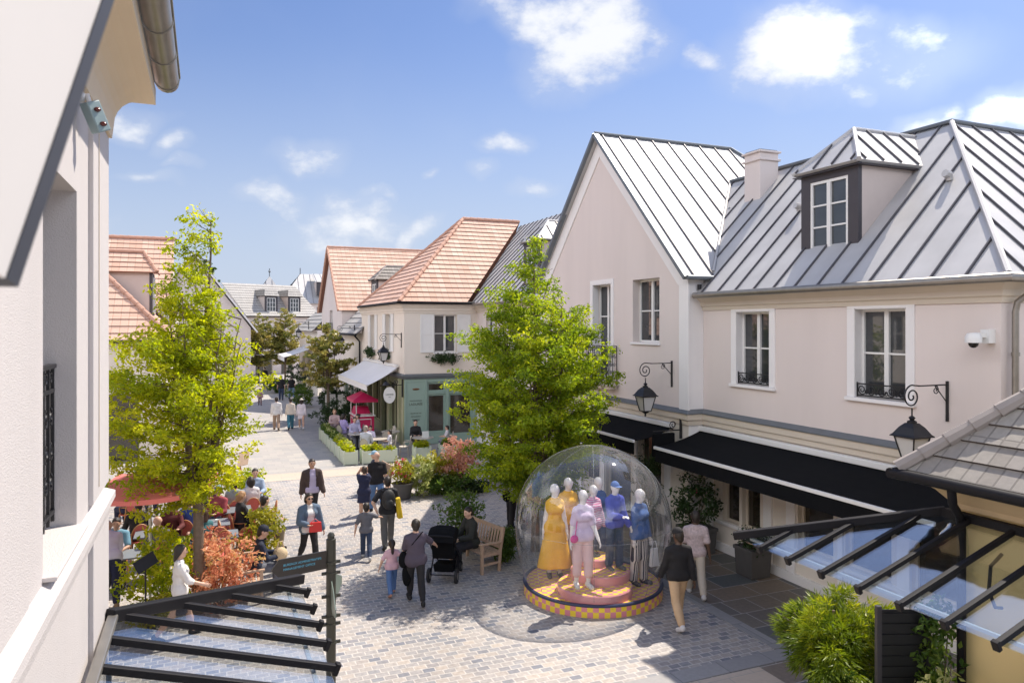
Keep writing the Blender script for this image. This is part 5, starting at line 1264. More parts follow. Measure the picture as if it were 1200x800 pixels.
    if hair == 'short': hv = hd(cap+[((0,-.05,-.02),(0,-.06,-.05),.075,.06,Xn,1.1)], .03, face)
    elif hair == 'bun': hv = hd(cap+[((0,-.05,-.02),(0,-.055,-.045),.08,.06,Xn,1.0),((0,-.115,.07),(0,-.12,.075),.042,.042,None,1)], .02, face)
    elif hair == 'pony': hv = hd(cap+[((0,-.05,-.02),(0,-.055,-.04),.08,.06,Xn,1.0),((0,-.11,.05),(0,-.145,.0),.035,.045,None,1),((0,-.145,0),(0,-.13,-.33),.048,.022,None,1)], .02, face)
    elif hair == 'long': hv = hd(cap+[((0,-.06,0),(0,-.095,-.30),.095,.075,(0,1,0),.62),((-.075,-.01,0),(-.085,.0,-.2),.035,.03,None,1),((.075,-.01,0),(.085,.0,-.2),.035,.03,None,1)], .03, face)
    elif hair == 'bob': hv = hd(cap+[((-.06,-.03,0),(-.075,-.02,-.09),.055,.05,None,1),((.06,-.03,0),(.075,-.02,-.09),.055,.05,None,1),((0,-.06,0),(0,-.07,-.1),.085,.07,Xn,1.1)], .03, face)
    else: hv = None
    if hv is not None: done(hv, 'hair', hm, root)
    if hat:
        mb = MB(); 
        v, q = field([((0,-.008,.05),(0,.0,.05),.112,.108,Xn,.88)], min(vox,.013), .02, [((0,0,.045),(0,-.15,-1))])
        b0 = len(mb.v); mb.v = [tuple(H(p)) for p in v]; mb.f = [tuple(k) for k in q]; mb.m = [0]*len(q); mb.uv = [None]*len(q); mb.sm = [True]*len(q)
        if hat[0] == 'cap': mb.ell(H((0,.125,.055)),(.075,.075,.009),12,4,0,Matrix(HM.tolist()))
        if hat[0] == 'brim': mb.ell(H((0,0,.055)),(.16,.17,.012),14,4,0,Matrix(HM.tolist()))
        done(mb, 'hat', cloth(hat[1]), root)
    if glasses:
        mb = MB()
        for sx in (-1,1): mb.ell(H((sx*.035,.102,.012)),(.028,.006,.022),10,6,0,Matrix(HM.tolist()))
        mb.bar(H((-.085,.09,.018)),H((.085,.09,.018)),.008,.008); done(mb, 'sunglasses', M_rubber, root)
    return root

# ------------------------------------------------------------------ clear dome with mannequins
def checker_mat(name, c1, c2, size, coords='UV'):
    m = bpy.data.materials.new(name); nt = nodes(m); L = nt.links.new
    out = N(nt,'ShaderNodeOutputMaterial'); b = N(nt,'ShaderNodeBsdfPrincipled'); L(b.outputs[0],out.inputs[0]); b.inputs['Roughness'].default_value = .4
    tc = N(nt,'ShaderNodeTexCoord'); ck = N(nt,'ShaderNodeTexChecker'); ck.inputs['Scale'].default_value = 1/size; ck.inputs['Color1'].default_value = (*c1,1); ck.inputs['Color2'].default_value = (*c2,1)
    mp = N(nt,'ShaderNodeMapping'); mp.inputs['Location'].default_value = (.001,.001,.013); mp.inputs['Rotation'].default_value = (0,0,0 if coords == 'UV' else .35)
    L(tc.outputs[coords],mp.inputs[0]); L(mp.outputs[0],ck.inputs['Vector']); L(ck.outputs['Color'],b.inputs['Base Color']); return m
CY, CP = (.90,.66,.05), (.72,.26,.31)
M_chk = checker_mat('yellow_pink_checks', CY, CP, .11); M_chkt = checker_mat('small_yellow_pink_checks', CY, CP, .10, 'Object')
M_tier = mat('pink_lacquer', (.72,.30,.31), .25, var=.05); M_rim = mat('navy_rim', (.03,.04,.09), .4)
DX, DY, DR = 7.2, 13.0, 1.42
BEFORE_MAN = set(bpy.data.objects)
t = empty('display_platform', (DX,DY,0), 'round platform with yellow and pink checks and pink steps under the clear dome', 'platform')
mb = MB(); n = 96
for k in range(n):
    a, b = 2*PI*k/n, 2*PI*(k+1)/n; p = lambda q, z: (DX+DR*math.cos(q), DY+DR*math.sin(q), z)
    u0, u1 = a*82*.11/(2*PI), b*82*.11/(2*PI); mb.face([p(a,.0),p(b,.0),p(b,.22),p(a,.22)],0,[(u0,0),(u1,0),(u1,.22),(u0,.22)],True)
mb.build('checked_side', M_chk, t)
mb = MB(); mb.lathe([(DR,.22),(DR-.07,.221),(0,.222)], (DX,DY,0), 96, sm=False); mb.build('checked_floor', M_chkt, t)
mb = MB(); mb.lathe([(DR+.012,.20),(DR+.02,.22),(DR+.005,.242),(DR-.05,.245),(DR-.06,.224)], (DX,DY,0), 96); mb.build('rim', M_rim, t)
for (cx,cy,r,z0,z1) in ((6.93,12.42,.74,.223,.39),(7.22,12.72,.60,.392,.56),(7.24,13.05,.36,.562,.72)):
    mb = MB(); mb.lathe([(r,z0),(r,z1-.02),(r-.02,z1)], (cx,cy,0), 48); s = mb.build('step', M_tier, t); mb = MB(); mb.lathe([(r-.02,z1),(0,z1+.001)], (cx,cy,0), 48, sm=False); mb.build('checked_top', M_chkt, s)
t = empty('clear_dome', (DX,DY,.22), 'large clear plastic dome over the display of mannequins', 'dome')
def dprof(n=30):
    out = []
    for i in range(n+1):
        a = -.50+(PI/2+.50)*i/n; out.append((1.6*math.cos(a) if i < n else 0, 1.42+(1.58 if a > 0 else 2.35)*math.sin(a)))
    return out
mb = MB(); mb.lathe(dprof(), (DX,DY,0), 72); mb.build('film', M_film, t, ang=180)
mb = MB()
for k in range(8):
    a = PI*k/4+.3; mb.tube([(DX+(r+.001)*math.cos(a),DY+(r+.001)*math.sin(a),z) for r,z in dprof(22)], .0045, 4)
mb.tube([(DX+1.602*math.cos(2*PI*k/64),DY+1.602*math.sin(2*PI*k/64),1.42) for k in range(65)], .004, 4)
mb.build('seam', glass_mat('seam_film', (.8,.82,.85), .12, .5, .1, 2, milk=.12), t)
M_man = mat('white_mannequin', (.74,.70,.68), .4, var=.03)
YEL = (.78,.42,.02)
kw = dict(mannequin=M_man, hair=None, name='mannequin', cat='mannequin', group='mannequins under the clear dome', vox=.014, wide=.76, hs=.9)
person(6.58,13.5,165,'mannequin in a long sleeveless yellow dress, leftmost under the dome',1.95,YEL,YEL,'dress',0,skirt=.82,flare=1.75,fem=True,legs=((2,2),(-2,2)),arms=((4,10,8),(-4,10,8)),head=(25,0),shoes=(.05,.03,.02),z0=.223,**kw)
person(7.12,13.95,175,'mannequin in yellow top and pale pink trousers behind the long yellow dress',1.95,YEL,(.7,.45,.45),'trousers',.55,fem=True,legs=((2,2),(-2,2)),head=(10,0),flare=1.4,shoes=(.6,.4,.35),z0=.223,**kw)
person(6.6,12.3,170,'mannequin in lilac top and pale striped pink trousers on the lowest pink step',1.90,(.62,.50,.66),(.7,.5,.5),'trousers',.55,fem=True,legs=((3,3),(-4,3)),arms=((8,12,25),(-4,12,18)),legl=.6,flare=1.25,bmat=stripes('pink_stripes',(.75,.6,.6),(.65,.36,.38),24,0),shoes=(.7,.68,.66),z0=.392,**kw)
person(7.98,12.45,200,'mannequin in blue jumper and black striped trousers, rightmost under the dome',1.94,(.05,.12,.32),(.5,.5,.5),'trousers',1,fem=True,legs=((3,3),(-3,3)),arms=((5,7,8),(0,7,5)),bmat=stripes('bold_stripes',(.03,.025,.04),(.68,.62,.58),9,0),flare=1.3,shoes=(.03,.02,.03),z0=.223,**kw)
person(7.46,12.55,185,'mannequin in royal blue jacket and blue cap on the middle step',1.76,(.07,.09,.45),(.03,.05,.10),'trousers',1,outer='jacket',outc=(.06,.08,.42),legs=((3,3),(-3,3)),arms=((6,10,30),(20,6,75,35)),hat=('cap',(.10,.18,.42)),flare=1.3,shoes=(.1,.1,.1),z0=.562,**kw)
person(7.75,13.75,195,'mannequin in deep blue at the back of the dome display',1.95,(.04,.10,.28),(.05,.08,.2),'trousers',1,fem=True,legs=((2,2),(-2,2)),shoes=(.05,.05,.05),z0=.223,**kw)
t = empty('coat_stand_bust', (7.24,13.05,.72), 'mannequin bust on a pole wearing a pink striped coat on the highest step', 'mannequin', 'mannequins under the clear dome')
bu = person(7.24,13.05,190,'x',1.70,(.7,.42,.5),(.7,.42,.5),'none',1,fem=True,legs=((0,0),(0,0)),arms=((4,14,12),(-4,14,12)),hem=.14,tmat=stripes('pink_coat_stripes',(.74,.55,.62),(.66,.18,.34),7.5,2),shoes=None,z0=.48,**{**kw,'group':None})
for k in ('label','category'): del bu[k]
bu.name = 'bust'; V_ = [v for v in bu.data.vertices]
import bmesh
bm = bmesh.new(); bm.from_mesh(bu.data); bmesh.ops.delete(bm, geom=[v for v in bm.verts if v.co.z < .82], context='VERTS'); bm.to_mesh(bu.data); bm.free()
bu.parent = t; bu.location = Vector((7.24,13.05,.48))-t.location
mb = MB(); mb.tube([(7.24,13.05,.73),(7.24,13.05,1.36)], .018, 8); mb.lathe([(.16,0),(.15,.015),(.02,.03)], (7.24,13.05,.723), 20)
for k in range(4): mb.tube([(7.24,13.05,.87),(7.24+.13*math.cos(k*PI/2),13.05+.13*math.sin(k*PI/2),.75)],.008,5)
mb.build('pole', M_iron, t)
t = empty('handbag', (8.22,12.28,.9), 'white tote bag hanging beside the striped trousers under the dome', 'bag')
mb = MB(); mb.hexa([(8.10,12.2,.62),(8.3,12.22,.62),(8.3,12.30,.62),(8.10,12.28,.62),(8.12,12.22,.98),(8.28,12.23,.98),(8.28,12.27,.98),(8.12,12.26,.98)]); mb.tube([(8.14,12.24,.98),(8.17,12.24,1.12),(8.23,12.24,1.12),(8.26,12.24,.98)],.008,5); mb.build('tote', M_canv, t)
t = empty('handbag', (6.40,12.28,1.5), 'small magenta bag at the hip of the lilac mannequin', 'bag')
mb = MB(); mb.ell((6.36,12.2,1.38),(.09,.05,.08),10,6); mb.tube([(6.38,12.2,1.45),(6.46,12.26,1.75),(6.6,12.24,1.98)],.01,5); mb.build('pouch', mat('magenta_leather',(.6,.02,.25),.4), t)

for o_ in set(bpy.data.objects)-BEFORE_MAN:
    if o_.parent is None: o_.location = o_.location+Vector((.17,.31,0))
# ------------------------------------------------------------------ street furniture
def bench(label, x, y, rz, L=1.35):
    t = empty('wooden_bench', (0,0,0), label, 'bench'); h = L/2
    mb = MB()
    for k in range(5): mb.box(-h+.04,h-.04,.22-.105*k-.08,.22-.105*k,.42,.445)
    mb.build('seat', M_wood, t, bev=.004)
    mb = MB(); mb.bar((-h+.05,-.27,.52),(h-.05,-.27,.52),.035,.06); mb.bar((-h+.05,-.36,.90),(h-.05,-.36,.90),.035,.08)
    n = int(L/.11)
    for k in range(n): u = -h+.1+(L-.2)*k/(n-1); mb.bar((u,-.272,.53),(u,-.357,.88),.055,.018,(0,1,0))
    mb.build('backrest', M_wood, t, bev=.003)
    for sx in (-1,1):
        mb = MB(); x0 = sx*(h-.03); mb.bar((x0,.22,0),(x0,.22,.64),.06,.06,(0,1,0)); mb.bar((x0,-.24,0),(x0,-.27,.45),.06,.06,(0,1,0)); mb.bar((x0,-.27,.44),(x0,-.37,.95),.06,.05,(0,1,0)); mb.bar((x0,.25,.40),(x0,-.26,.40),.05,.06)
        mb.bar((x0,.22,.2),(x0,-.25,.2),.04,.05); mb.build('leg', M_wood, t, bev=.004)
        mb = MB(); mb.bar((x0,.28,.655),(x0,-.31,.635),.075,.035); mb.build('armrest', M_wood, t, bev=.006)
    t.location = (x,y,0); t.rotation_euler = (0,0,rad(rz)); return t
bench('weathered wooden bench with the seated man in dark clothes beside the dome', 5.66, 15.78, 104)
bench('wooden bench under the man in a navy cap, near the left canopy', .82, 15.9, -92)
bench('wooden bench half hidden behind the big round pot', 5.15, 23.75, 95, 1.1)

def bistro_chair(label, m1, m2, grp):
    t = empty('bistro_chair', (0,0,0), label, 'chair', grp)
    mb = MB(); mb.lathe([(.20,.43),(.215,.445),(.21,.462),(0,.466)], (0,.02,0), 20); mb.build('seat', m2, t)
    mb = MB(); pts = [(.19*math.cos(a),-.20-.07*(.5+.5*math.sin(a)),.60+.29*max(-.25,math.sin(a))) for a in [PI*(-.08+1.16*k/14) for k in range(15)]]
    mb.tube([(.19,-.14,.45)]+pts+[(-.19,-.14,.45)], .016, 6); mb.tube([(.20,.02,.45)]+[(.235*math.cos(a),.02-.24*math.sin(a),.66) for a in [PI*k/10 for k in range(11)]]+[(-.20,.02,.45)], .012, 6); mb.build('back_frame', m1, t)
    mb = MB(); c = (0,-.245,.66); b0 = []
    for k in range(16):
        a = 2*PI*k/16; b0.append((.165*math.cos(a), -.215-.06*(.5+.5*math.sin(a)), .69+.185*math.sin(a)))
    mb.extrude(b0, (0,.014,0)); mb.build('backrest', m2, t)
    for sx,sy in ((-1,-1),(1,-1),(-1,1),(1,1)):
        mb = MB(); mb.tube([(sx*.16,.02+sy*.15,.44),(sx*.2,.02+sy*.2,0)], .015, 6); mb.build('leg', m1, t)
    mb = MB(); mb.tube([(.18*math.cos(2*PI*k/16),.02+.18*math.sin(2*PI*k/16),.2) for k in range(17)], .010, 5); mb.build('stretcher', m1, t)
    return t
c0 = None; G1 = 'red bistro chairs of the left cafe'
M_greyr = mat('grey_rattan', (.33,.30,.27), .6, var=.25, scale=20); M_creams = mat('cream_woven_seat', (.5,.45,.38), .7, var=.15, scale=30)
def chairs(spots, label, m1, m2, grp):
    proto = None
    for x,y,rz in spots:
        if proto is None: proto = bistro_chair(label, m1, m2, grp); proto.location = (x,y,0); proto.rotation_euler = (0,0,rad(rz))
        else: dup(proto, (x,y,0), rad(rz))
seatsL = [(-1.75,17.75,178),(-1.45,19.15,15),(-.75,18.95,185),(-.95,17.45,20),(.80,19.2,-75),(.72,20.75,0),(1.12,20.9,10),(.30,20.1,150),(-.35,19.15,-20),(-.05,20.5,100),(.25,18.2,10),(.9,17.95,-10),(.45,19.6,95),(-1.9,22.0,30),(-.6,22.4,100),(-1.5,23.8,190),(.35,17.35,170),(1.3,18.5,-60),(-.05,17.75,30),(.05,21.4,10),(1.3,22.1,180),(1.45,20.1,90),(.55,18.6,-80)]
chairs(seatsL, 'red woven bistro chair with varnished rattan frame at the left cafe', M_rattan, M_redseat, G1)
seatsR = [(6.0,29.75,-30),(6.45,31.0,170),(7.05,30.0,80),(6.1,32.7,180),(5.85,34.1,-60),(6.45,33.8,90),(8.35,30.75,172),(9.6,30.2,80),(7.6,29.7,70),(7.7,32.9,100),(7.3,31.6,-20)]
chairs(seatsR, 'grey rattan bistro chair on the green cafe terrace', M_greyr, M_creams, 'grey bistro chairs of the green cafe')
def table(label, x, y, r, m, grp, square=False):
    t = empty('cafe_table', (x,y,0), label, 'table', grp)
    mb = MB()
    if square: mb.box(x-r,x+r,y-r,y+r,.715,.745)
    else: mb.lathe([(0,.715),(r,.715),(r+.006,.73),(r,.745),(0,.746)], (x,y,0), 28)
    mb.build('table_top', m, t, bev=.004 if square else 0)
    mb = MB(); mb.tube([(x,y,.03),(x,y,.715)], .028, 8)
    for k in range(4): a = k*PI/2+.4; mb.tube([(x,y,.09),(x+.25*math.cos(a),y+.25*math.sin(a),.012)], [.02,.014], 6)
    mb.build('pedestal', M_iron, t); return t
for x,y in ((-1.55,17.1),(-1.15,18.6),(.2,19.0),(.35,17.85),(.75,20.15),(1.35,19.0)): table('grey topped cafe table among the red bistro chairs', x, y, .34, M_greyt, 'grey tables of the left cafe', True)
for x,y,r in ((6.6,30.35,.42),(6.1,32.1,.4),(6.15,34.5,.4),(8.45,29.95,.45),(7.6,32.2,.42)): table('round pale table on the green cafe terrace', x, y, r, M_marble, 'round tables of the green cafe')
# little things on the tables
for x,y,lb,c in ((8.55,29.9,'white menu card standing on the table of the woman in black',(.7,.72,.7)),(.25,19.05,'white cup on a grey cafe table',(.75,.75,.73))):
    mb = MB()
    if 'card' in lb: mb.hexa([(x-.14,y-.04,.748),(x+.14,y-.04,.748),(x+.14,y+.04,.748),(x-.14,y+.04,.748),(x-.14,y-.01,1.0),(x+.14,y-.01,1.0),(x+.14,y+.01,1.0),(x-.14,y+.01,1.0)])
    else: mb.lathe([(0,.748),(.03,.748),(.045,.80),(.04,.80),(.0,.76)], (x,y,0), 14)
    tag(mb.build('menu_card' if 'card' in lb else 'coffee_cup', mat('porcelain',c,.3), at=(x,y,.748)), lb, 'menu card' if 'card' in lb else 'cup')

# red square parasol
t = empty('parasol', (-1.0,15.95,0), 'faded red square parasol over the left cafe tables', 'parasol')
mb = MB(); cx, cy, hw = -1.05, 15.95, 1.02; ca, sa = math.cos(rad(-20)), math.sin(rad(-20)); W = lambda u,v,z: (cx+u*ca-v*sa, cy+u*sa+v*ca, z); n = 12
g = [[W(hw*(2*i/n-1), hw*(2*j/n-1), 2.66-.27*max(abs(2*i/n-1),abs(2*j/n-1))**.9-.10*(1-min(abs(2*i/n-1),abs(2*j/n-1))**2)*max(abs(2*i/n-1),abs(2*j/n-1))**3) for i in range(n+1)] for j in range(n+1)]
for j in range(n):
    for i in range(n): mb.face([g[j][i],g[j][i+1],g[j+1][i+1],g[j+1][i]], sm=True)
for k in range(n):
    for a, b in ((g[0][k],g[0][k+1]),(g[n][k],g[n][k+1]),(g[k][0],g[k+1][0]),(g[k][n],g[k+1][n])): mb.face([a,b,vadd(b,(0,0,-.09)),vadd(a,(0,0,-.09))])
mb.build('canopy', M_red, t)
mb = MB(); mb.tube([W(.05,0,0),W(.05,0,2.64)], .028, 10); mb.lathe([(.3,0),(.3,.05),(.06,.08)], W(.05,0,0), 20); mb.build('pole', M_paint, t)
mb = MB()
for i,j in ((0,0),(n,0),(0,n),(n,n)): mb.bar(W(.05,0,2.58), vadd(g[j][i],(0,0,-.04)), .02, .03)
mb.build('rib', M_wood, t)

# finger post
t = empty('finger_post', (1.5,9.67,0), 'dark signpost with an arrow board pointing left and two green tinted boards', 'signpost')
mb = MB(); mb.lathe([(.062,0),(.062,2.72),(.045,2.725),(.045,2.76),(.05,2.765),(.03,2.80),(.0,2.81)], (1.5,9.67,0), 18)
for z in (2.42,2.28,1.98,1.72,1.62,1.38): mb.lathe([(.063,-.012),(.075,-.012),(.075,.012),(.063,.012)], (1.5,9.67,z), 18); mb.box(1.38,1.62,9.655,9.685,z-.018,z+.018)
mb.build('post', mat('dark_green_enamel', (.045,.045,.035), .45, .2), t)
u = Vector((-.97,-.24,0)).normalized(); nn = Vector((u.y,-u.x,0)); nn = nn if nn.y < 0 else -nn
PP = lambda a, z, d=0: tuple(Vector((1.5,9.67,0))+u*a+nn*d+Vector((0,0,z)))
mb = MB(); mb.extrude([PP(.07,2.35,.012),PP(.68,2.35,.012),PP(.78,2.46,.012),PP(.68,2.58,.012),PP(.07,2.58,.012)], nn*-.024); bd = mb.build('arrow_board', mat('dark_board', (.035,.03,.026), .45), t)
M_cy = mat('blue_lettering', (.12,.45,.62), .5)
for z, s in ((2.50,'BUREAUX ADMINISTRATIFS'),(2.445,'MANAGEMENT OFFICE')): text('sign_lettering', s, .040, PP(.63,z,.0135), tuple(-u), (0,0,1), M_cy, t, 'LEFT', .001)
mb = MB()
for sx in (-1,1):
    f = Fc((1.5,9.67),(.22*sx+.16,.96*sx),(.96,-.2)); mb.extrude([f.P(.08,-.006,2.20),f.P(.3,-.006,2.16),f.P(.62,-.006,2.02),f.P(.62,-.006,1.92),f.P(.3,-.006,1.84),f.P(.08,-.006,1.86)], (f.n[0]*.012,f.n[1]*.012,0))
mb.build('side_board', mat('green_grey_board', (.16,.20,.17), .35), t)

# celadon planter boxes with plants
def planter(label, x, y, L, W, rz, grp, first):
    t = empty('planter_box', (0,0,0), label, 'planter', grp); mb = MB(); h, l, w_ = .52, L/2, W/2
    for a,b,c,d in ((-l,l,-w_,-w_+.03),(-l,l,w_-.03,w_),(-l,-l+.03,-w_+.03,w_-.03),(l-.03,l,-w_+.03,w_-.03)): mb.box(a,b,c,d,.03,h)
    mb.build('box', M_greenl, t, bev=.006)
    for sx in (-1,1):
        for sy in (-1,1): mb = MB(); mb.box(sx*l-.03,sx*l+.03,sy*w_-.03,sy*w_+.03,0,h+.05); mb.build('corner_post', M_greenl, t, bev=.006)
    mb = MB(); mb.box(-l+.03,l-.03,-w_+.03,w_-.03,.1,h-.06); mb.build('soil', M_soil, t)
    t.location = (x,y,0); t.rotation_euler = (0,0,rad(rz)); return t
def box_plants(label, x, y, rx, ry, grp, m, m2):
    t = empty('bedding_plants', (x,y,.46), label, 'plant', grp); C = [(x+R.uniform(-rx,rx),y+R.uniform(-ry,ry),.48+R.random()*.22) for _ in range(46)]
    leaf_mesh('foliage', C, .13, 16, .11, m, t, up=.4, flat=.8, origin=(x,y,.46)); leaf_mesh('blossom', [(a,b,c+.1) for a,b,c in C[::4]], .08, 9, .09, m2, t, up=.4, flat=.8, origin=(x,y,.46))
GP = 'celadon planter boxes edging the cafe terrace'; GB = 'bedding plants in the celadon boxes'
for i in range(6):
    x, y = 5.22+.012*i, 29.35+1.2*i
    planter('pale celadon planter box in the row along the street side of the terrace', x, y, .5, 1.12, 0, GP, 0); box_plants('leafy green bedding in the planter boxes along the street side', x, y, .17, .48, GB, ML_mid if i > 2 else ML_plane, ML_var)
for x, L in ((6.35,1.35),): planter('wide celadon planter box at the front corner of the terrace', x, 28.95, L, .46, 0, GP, 0); box_plants('yellow flowering bedding in the wide front planter box', x, 28.95, .6, .15, GB, ML_plane, ML_yel)
planter('small celadon planter box standing alone beside the dark framed terrace table', 8.12, 28.95, .62, .46, 0, GP, 0); box_plants('yellow flowering bedding in the small lone planter box', 8.12, 28.95, .25, .15, GB, ML_plane, ML_yel)
planter('celadon planter box behind the island bed shrubs', 9.3, 29.0, .7, .46, 0, GP, 0); box_plants('green bedding in the planter box behind the island bed', 9.3, 29.0, .27, .15, GB, ML_mid, ML_plane)

# raspberry pink cart
t = empty('vendor_cart', (7.25,36.6,0), 'raspberry pink vendor cart with a pink hipped canopy on white posts', 'cart'); cx, cy = 7.2, 36.6
mb = MB(); mb.box(cx-.45,cx+.45,cy-.75,cy+.75,.22,1.0); b = mb.build('body', M_pink, t, bev=.01)
mb = MB(); mb.box(cx-.50,cx+.50,cy-.80,cy+.80,1.0,1.05)
for z in (.36,.86): mb.box(cx-.3,cx+.3,cy-.765,cy-.751,z-.02,z+.02); mb.box(cx-.466,cx-.451,cy-.6,cy+.6,z-.02,z+.02)
for sx in (-.3,.28): mb.box(cx+sx,cx+sx+.02,cy-.765,cy-.751,.381,.839)
for sy in (-.6,.58): mb.box(cx-.466,cx-.451,cy+sy,cy+sy+.02,.381,.839)
mb.build('white_trim', M_paint, t)
for sx,sy in ((-1,-1),(1,-1),(-1,1),(1,1)):
    mb = MB(); mb.tube([(cx+sx*.42,cy+sy*.7,1.05),(cx+sx*.42,cy+sy*.7,1.86)],.025,8); mb.build('post', M_paint, t)
mb = MB(); E = [(cx-.6,cy-.9,1.82),(cx+.6,cy-.9,1.82),(cx+.6,cy+.9,1.82),(cx-.6,cy+.9,1.82)]; A,B_ = (cx,cy-.45,2.14),(cx,cy+.45,2.14)
mb.face([E[0],E[1],A]); mb.face([E[1],E[2],B_,A]); mb.face([E[2],E[3],B_]); mb.face([E[3],E[0],A,B_])
for i in range(4): mb.face([E[i],E[(i+1)%4],vadd(E[(i+1)%4],(0,0,-.13)),vadd(E[i],(0,0,-.13))])
mb.face(E[::-1]); mb.build('canopy', M_pink, t)
mb = MB(); mb.hexa([(cx-.4,cy-.1,1.052),(cx+.4,cy-.1,1.052),(cx+.4,cy+.7,1.052),(cx-.4,cy+.7,1.052),(cx-.3,cy+.1,1.4),(cx+.3,cy+.1,1.4),(cx+.3,cy+.7,1.4),(cx-.3,cy+.7,1.4)]); mb.build('display', M_pink, t)
for sx in (-1,1):
    for sy in (-.5,.5): mb = MB(); mb.tube([(cx+sx*.4,cy+sy,.17),(cx+sx*.46,cy+sy,.17)],.17,18); mb.build('wheel', M_paint, t)

# white menu boards, menu stand
for i,(x,y,lb) in enumerate(((7.0,45.4,'white folding board near the magnolia, left one of the two'),(7.7,45.0,'white folding board near the magnolia, right one of the two'))):
    t = empty('menu_board', (x,y,0), lb, 'menu board', 'white folding boards'); 
    for s in (-1,1):
        mb = MB(); mb.hexa([(x-.3,y+s*.22-.012,0),(x+.3,y+s*.22-.012,0),(x+.3,y+s*.22+.012,0),(x-.3,y+s*.22+.012,0),(x-.3,y+s*.02-.012,1.25),(x+.3,y+s*.02-.012,1.25),(x+.3,y+s*.02+.012,1.25),(x-.3,y+s*.02+.012,1.25)]); mb.build('panel', M_paint, t, bev=.01)
t = empty('menu_stand', (1.05,24.6,0), 'wooden menu lectern on a curved red stem at the edge of the left cafe', 'menu stand')
mb = MB(); mb.tube([(1.05,24.6,0),(1.05,24.6,.8),(1.0,24.6,1.05),(1.08,24.58,1.22)],.02,8); mb.lathe([(.18,0),(.16,.03),(.02,.05)],(1.05,24.6,0),16); mb.build('stem', M_redseat, t)
mb = MB(); mb.hexa([(.9,24.35,1.08),(1.22,24.4,1.12),(1.22,24.44,1.10),(.9,24.39,1.06),(.98,24.7,1.45),(1.30,24.75,1.49),(1.30,24.79,1.47),(.98,24.74,1.43)]); mb.build('lectern_board', M_wood, t)
t = empty('menu_stand', (-1.0,14.55,0), 'slim black music stand style menu holder beside the bright green shrub', 'menu stand')
mb = MB(); mb.tube([(-1.0,14.7,0),(-1.0,14.7,1.15)],.014,8); mb.lathe([(.17,0),(.15,.02),(.02,.04)],(-1.0,14.7,0),16); mb.build('stem', M_iron, t); mb = MB(); mb.bar((-1.16,14.7,1.12),(-.84,14.75,1.3),.28,.02,(0,-.6,1)); mb.build('holder', M_iron, t)

# stroller
t = empty('stroller', (0,0,0), 'black baby stroller with big hood pushed by the woman in a dark purple tee', 'stroller')
mb = MB(); 
for sx in (-1,1):
    mb.tube([(sx*.27,-.55,1.02),(sx*.27,-.30,.72),(sx*.26,.38,.20)],.016,6); mb.tube([(sx*.26,-.38,.16),(sx*.27,-.02,.55)],.016,6)
mb.tube([(-.27,-.55,1.02),(-.2,-.6,1.05),(.2,-.6,1.05),(.27,-.55,1.02)],.02,8); mb.tube([(-.28,-.38,.16),(.28,-.38,.16)],.012,6); mb.build('frame', M_frame, t)
mb = MB(); mb.hexa([(-.24,-.22,.45),(.24,-.22,.45),(.24,.28,.42),(-.24,.28,.42),(-.23,-.18,.55),(.23,-.18,.55),(.23,.26,.50),(-.23,.26,.50)]); mb.hexa([(-.24,-.34,.5),(.24,-.34,.5),(.24,-.24,.46),(-.24,-.24,.46),(-.25,-.46,1.06),(.25,-.46,1.06),(.25,-.36,1.08),(-.25,-.36,1.08)]); mb.build('seat', M_black, t, bev=.03)
mb = MB()
for k in range(7):
    a0 = rad(15+k*18); a1 = rad(15+(k+1)*18); q = lambda a, x: (x, -.30-.36*math.cos(a), .84+.40*math.sin(a)*(1-.25*abs(x)/.28))
    for x0, x1 in ((-.28,-.14),(-.14,.14),(.14,.28)): mb.face([q(a0,x0),q(a0,x1),q(a1,x1),q(a1,x0)], sm=True)
    for x in (-.28,.28): mb.face([(x,-.30,.84),q(a0,x),q(a1,x)])
mb.build('hood', M_black, t)
mb = MB(); mb.hexa([(-.2,-.3,.2),(.2,-.3,.2),(.2,.2,.18),(-.2,.2,.18),(-.22,-.34,.36),(.22,-.34,.36),(.22,.22,.30),(-.22,.22,.30)]); mb.build('basket', M_black, t)
for sx,sy,r in ((-.3,-.38,.15),(.3,-.38,.15),(-.24,.4,.10),(.24,.4,.10)):
    mb = MB(); mb.tube([(sx-.025,sy,r),(sx+.025,sy,r)],r,20); w_ = mb.build('wheel', M_rubber, t); mb = MB(); mb.tube([(sx-.03,sy,r),(sx+.03,sy,r)],r*.5,14); mb.build('hub', M_gut, w_)
mb = MB(); mb.ell((0,.02,.62),(.13,.16,.10),10,6); mb.build('blanket', cloth((.35,.42,.5)), t)
t.location = (4.85,15.3,0); t.rotation_euler = (0,0,rad(-30))

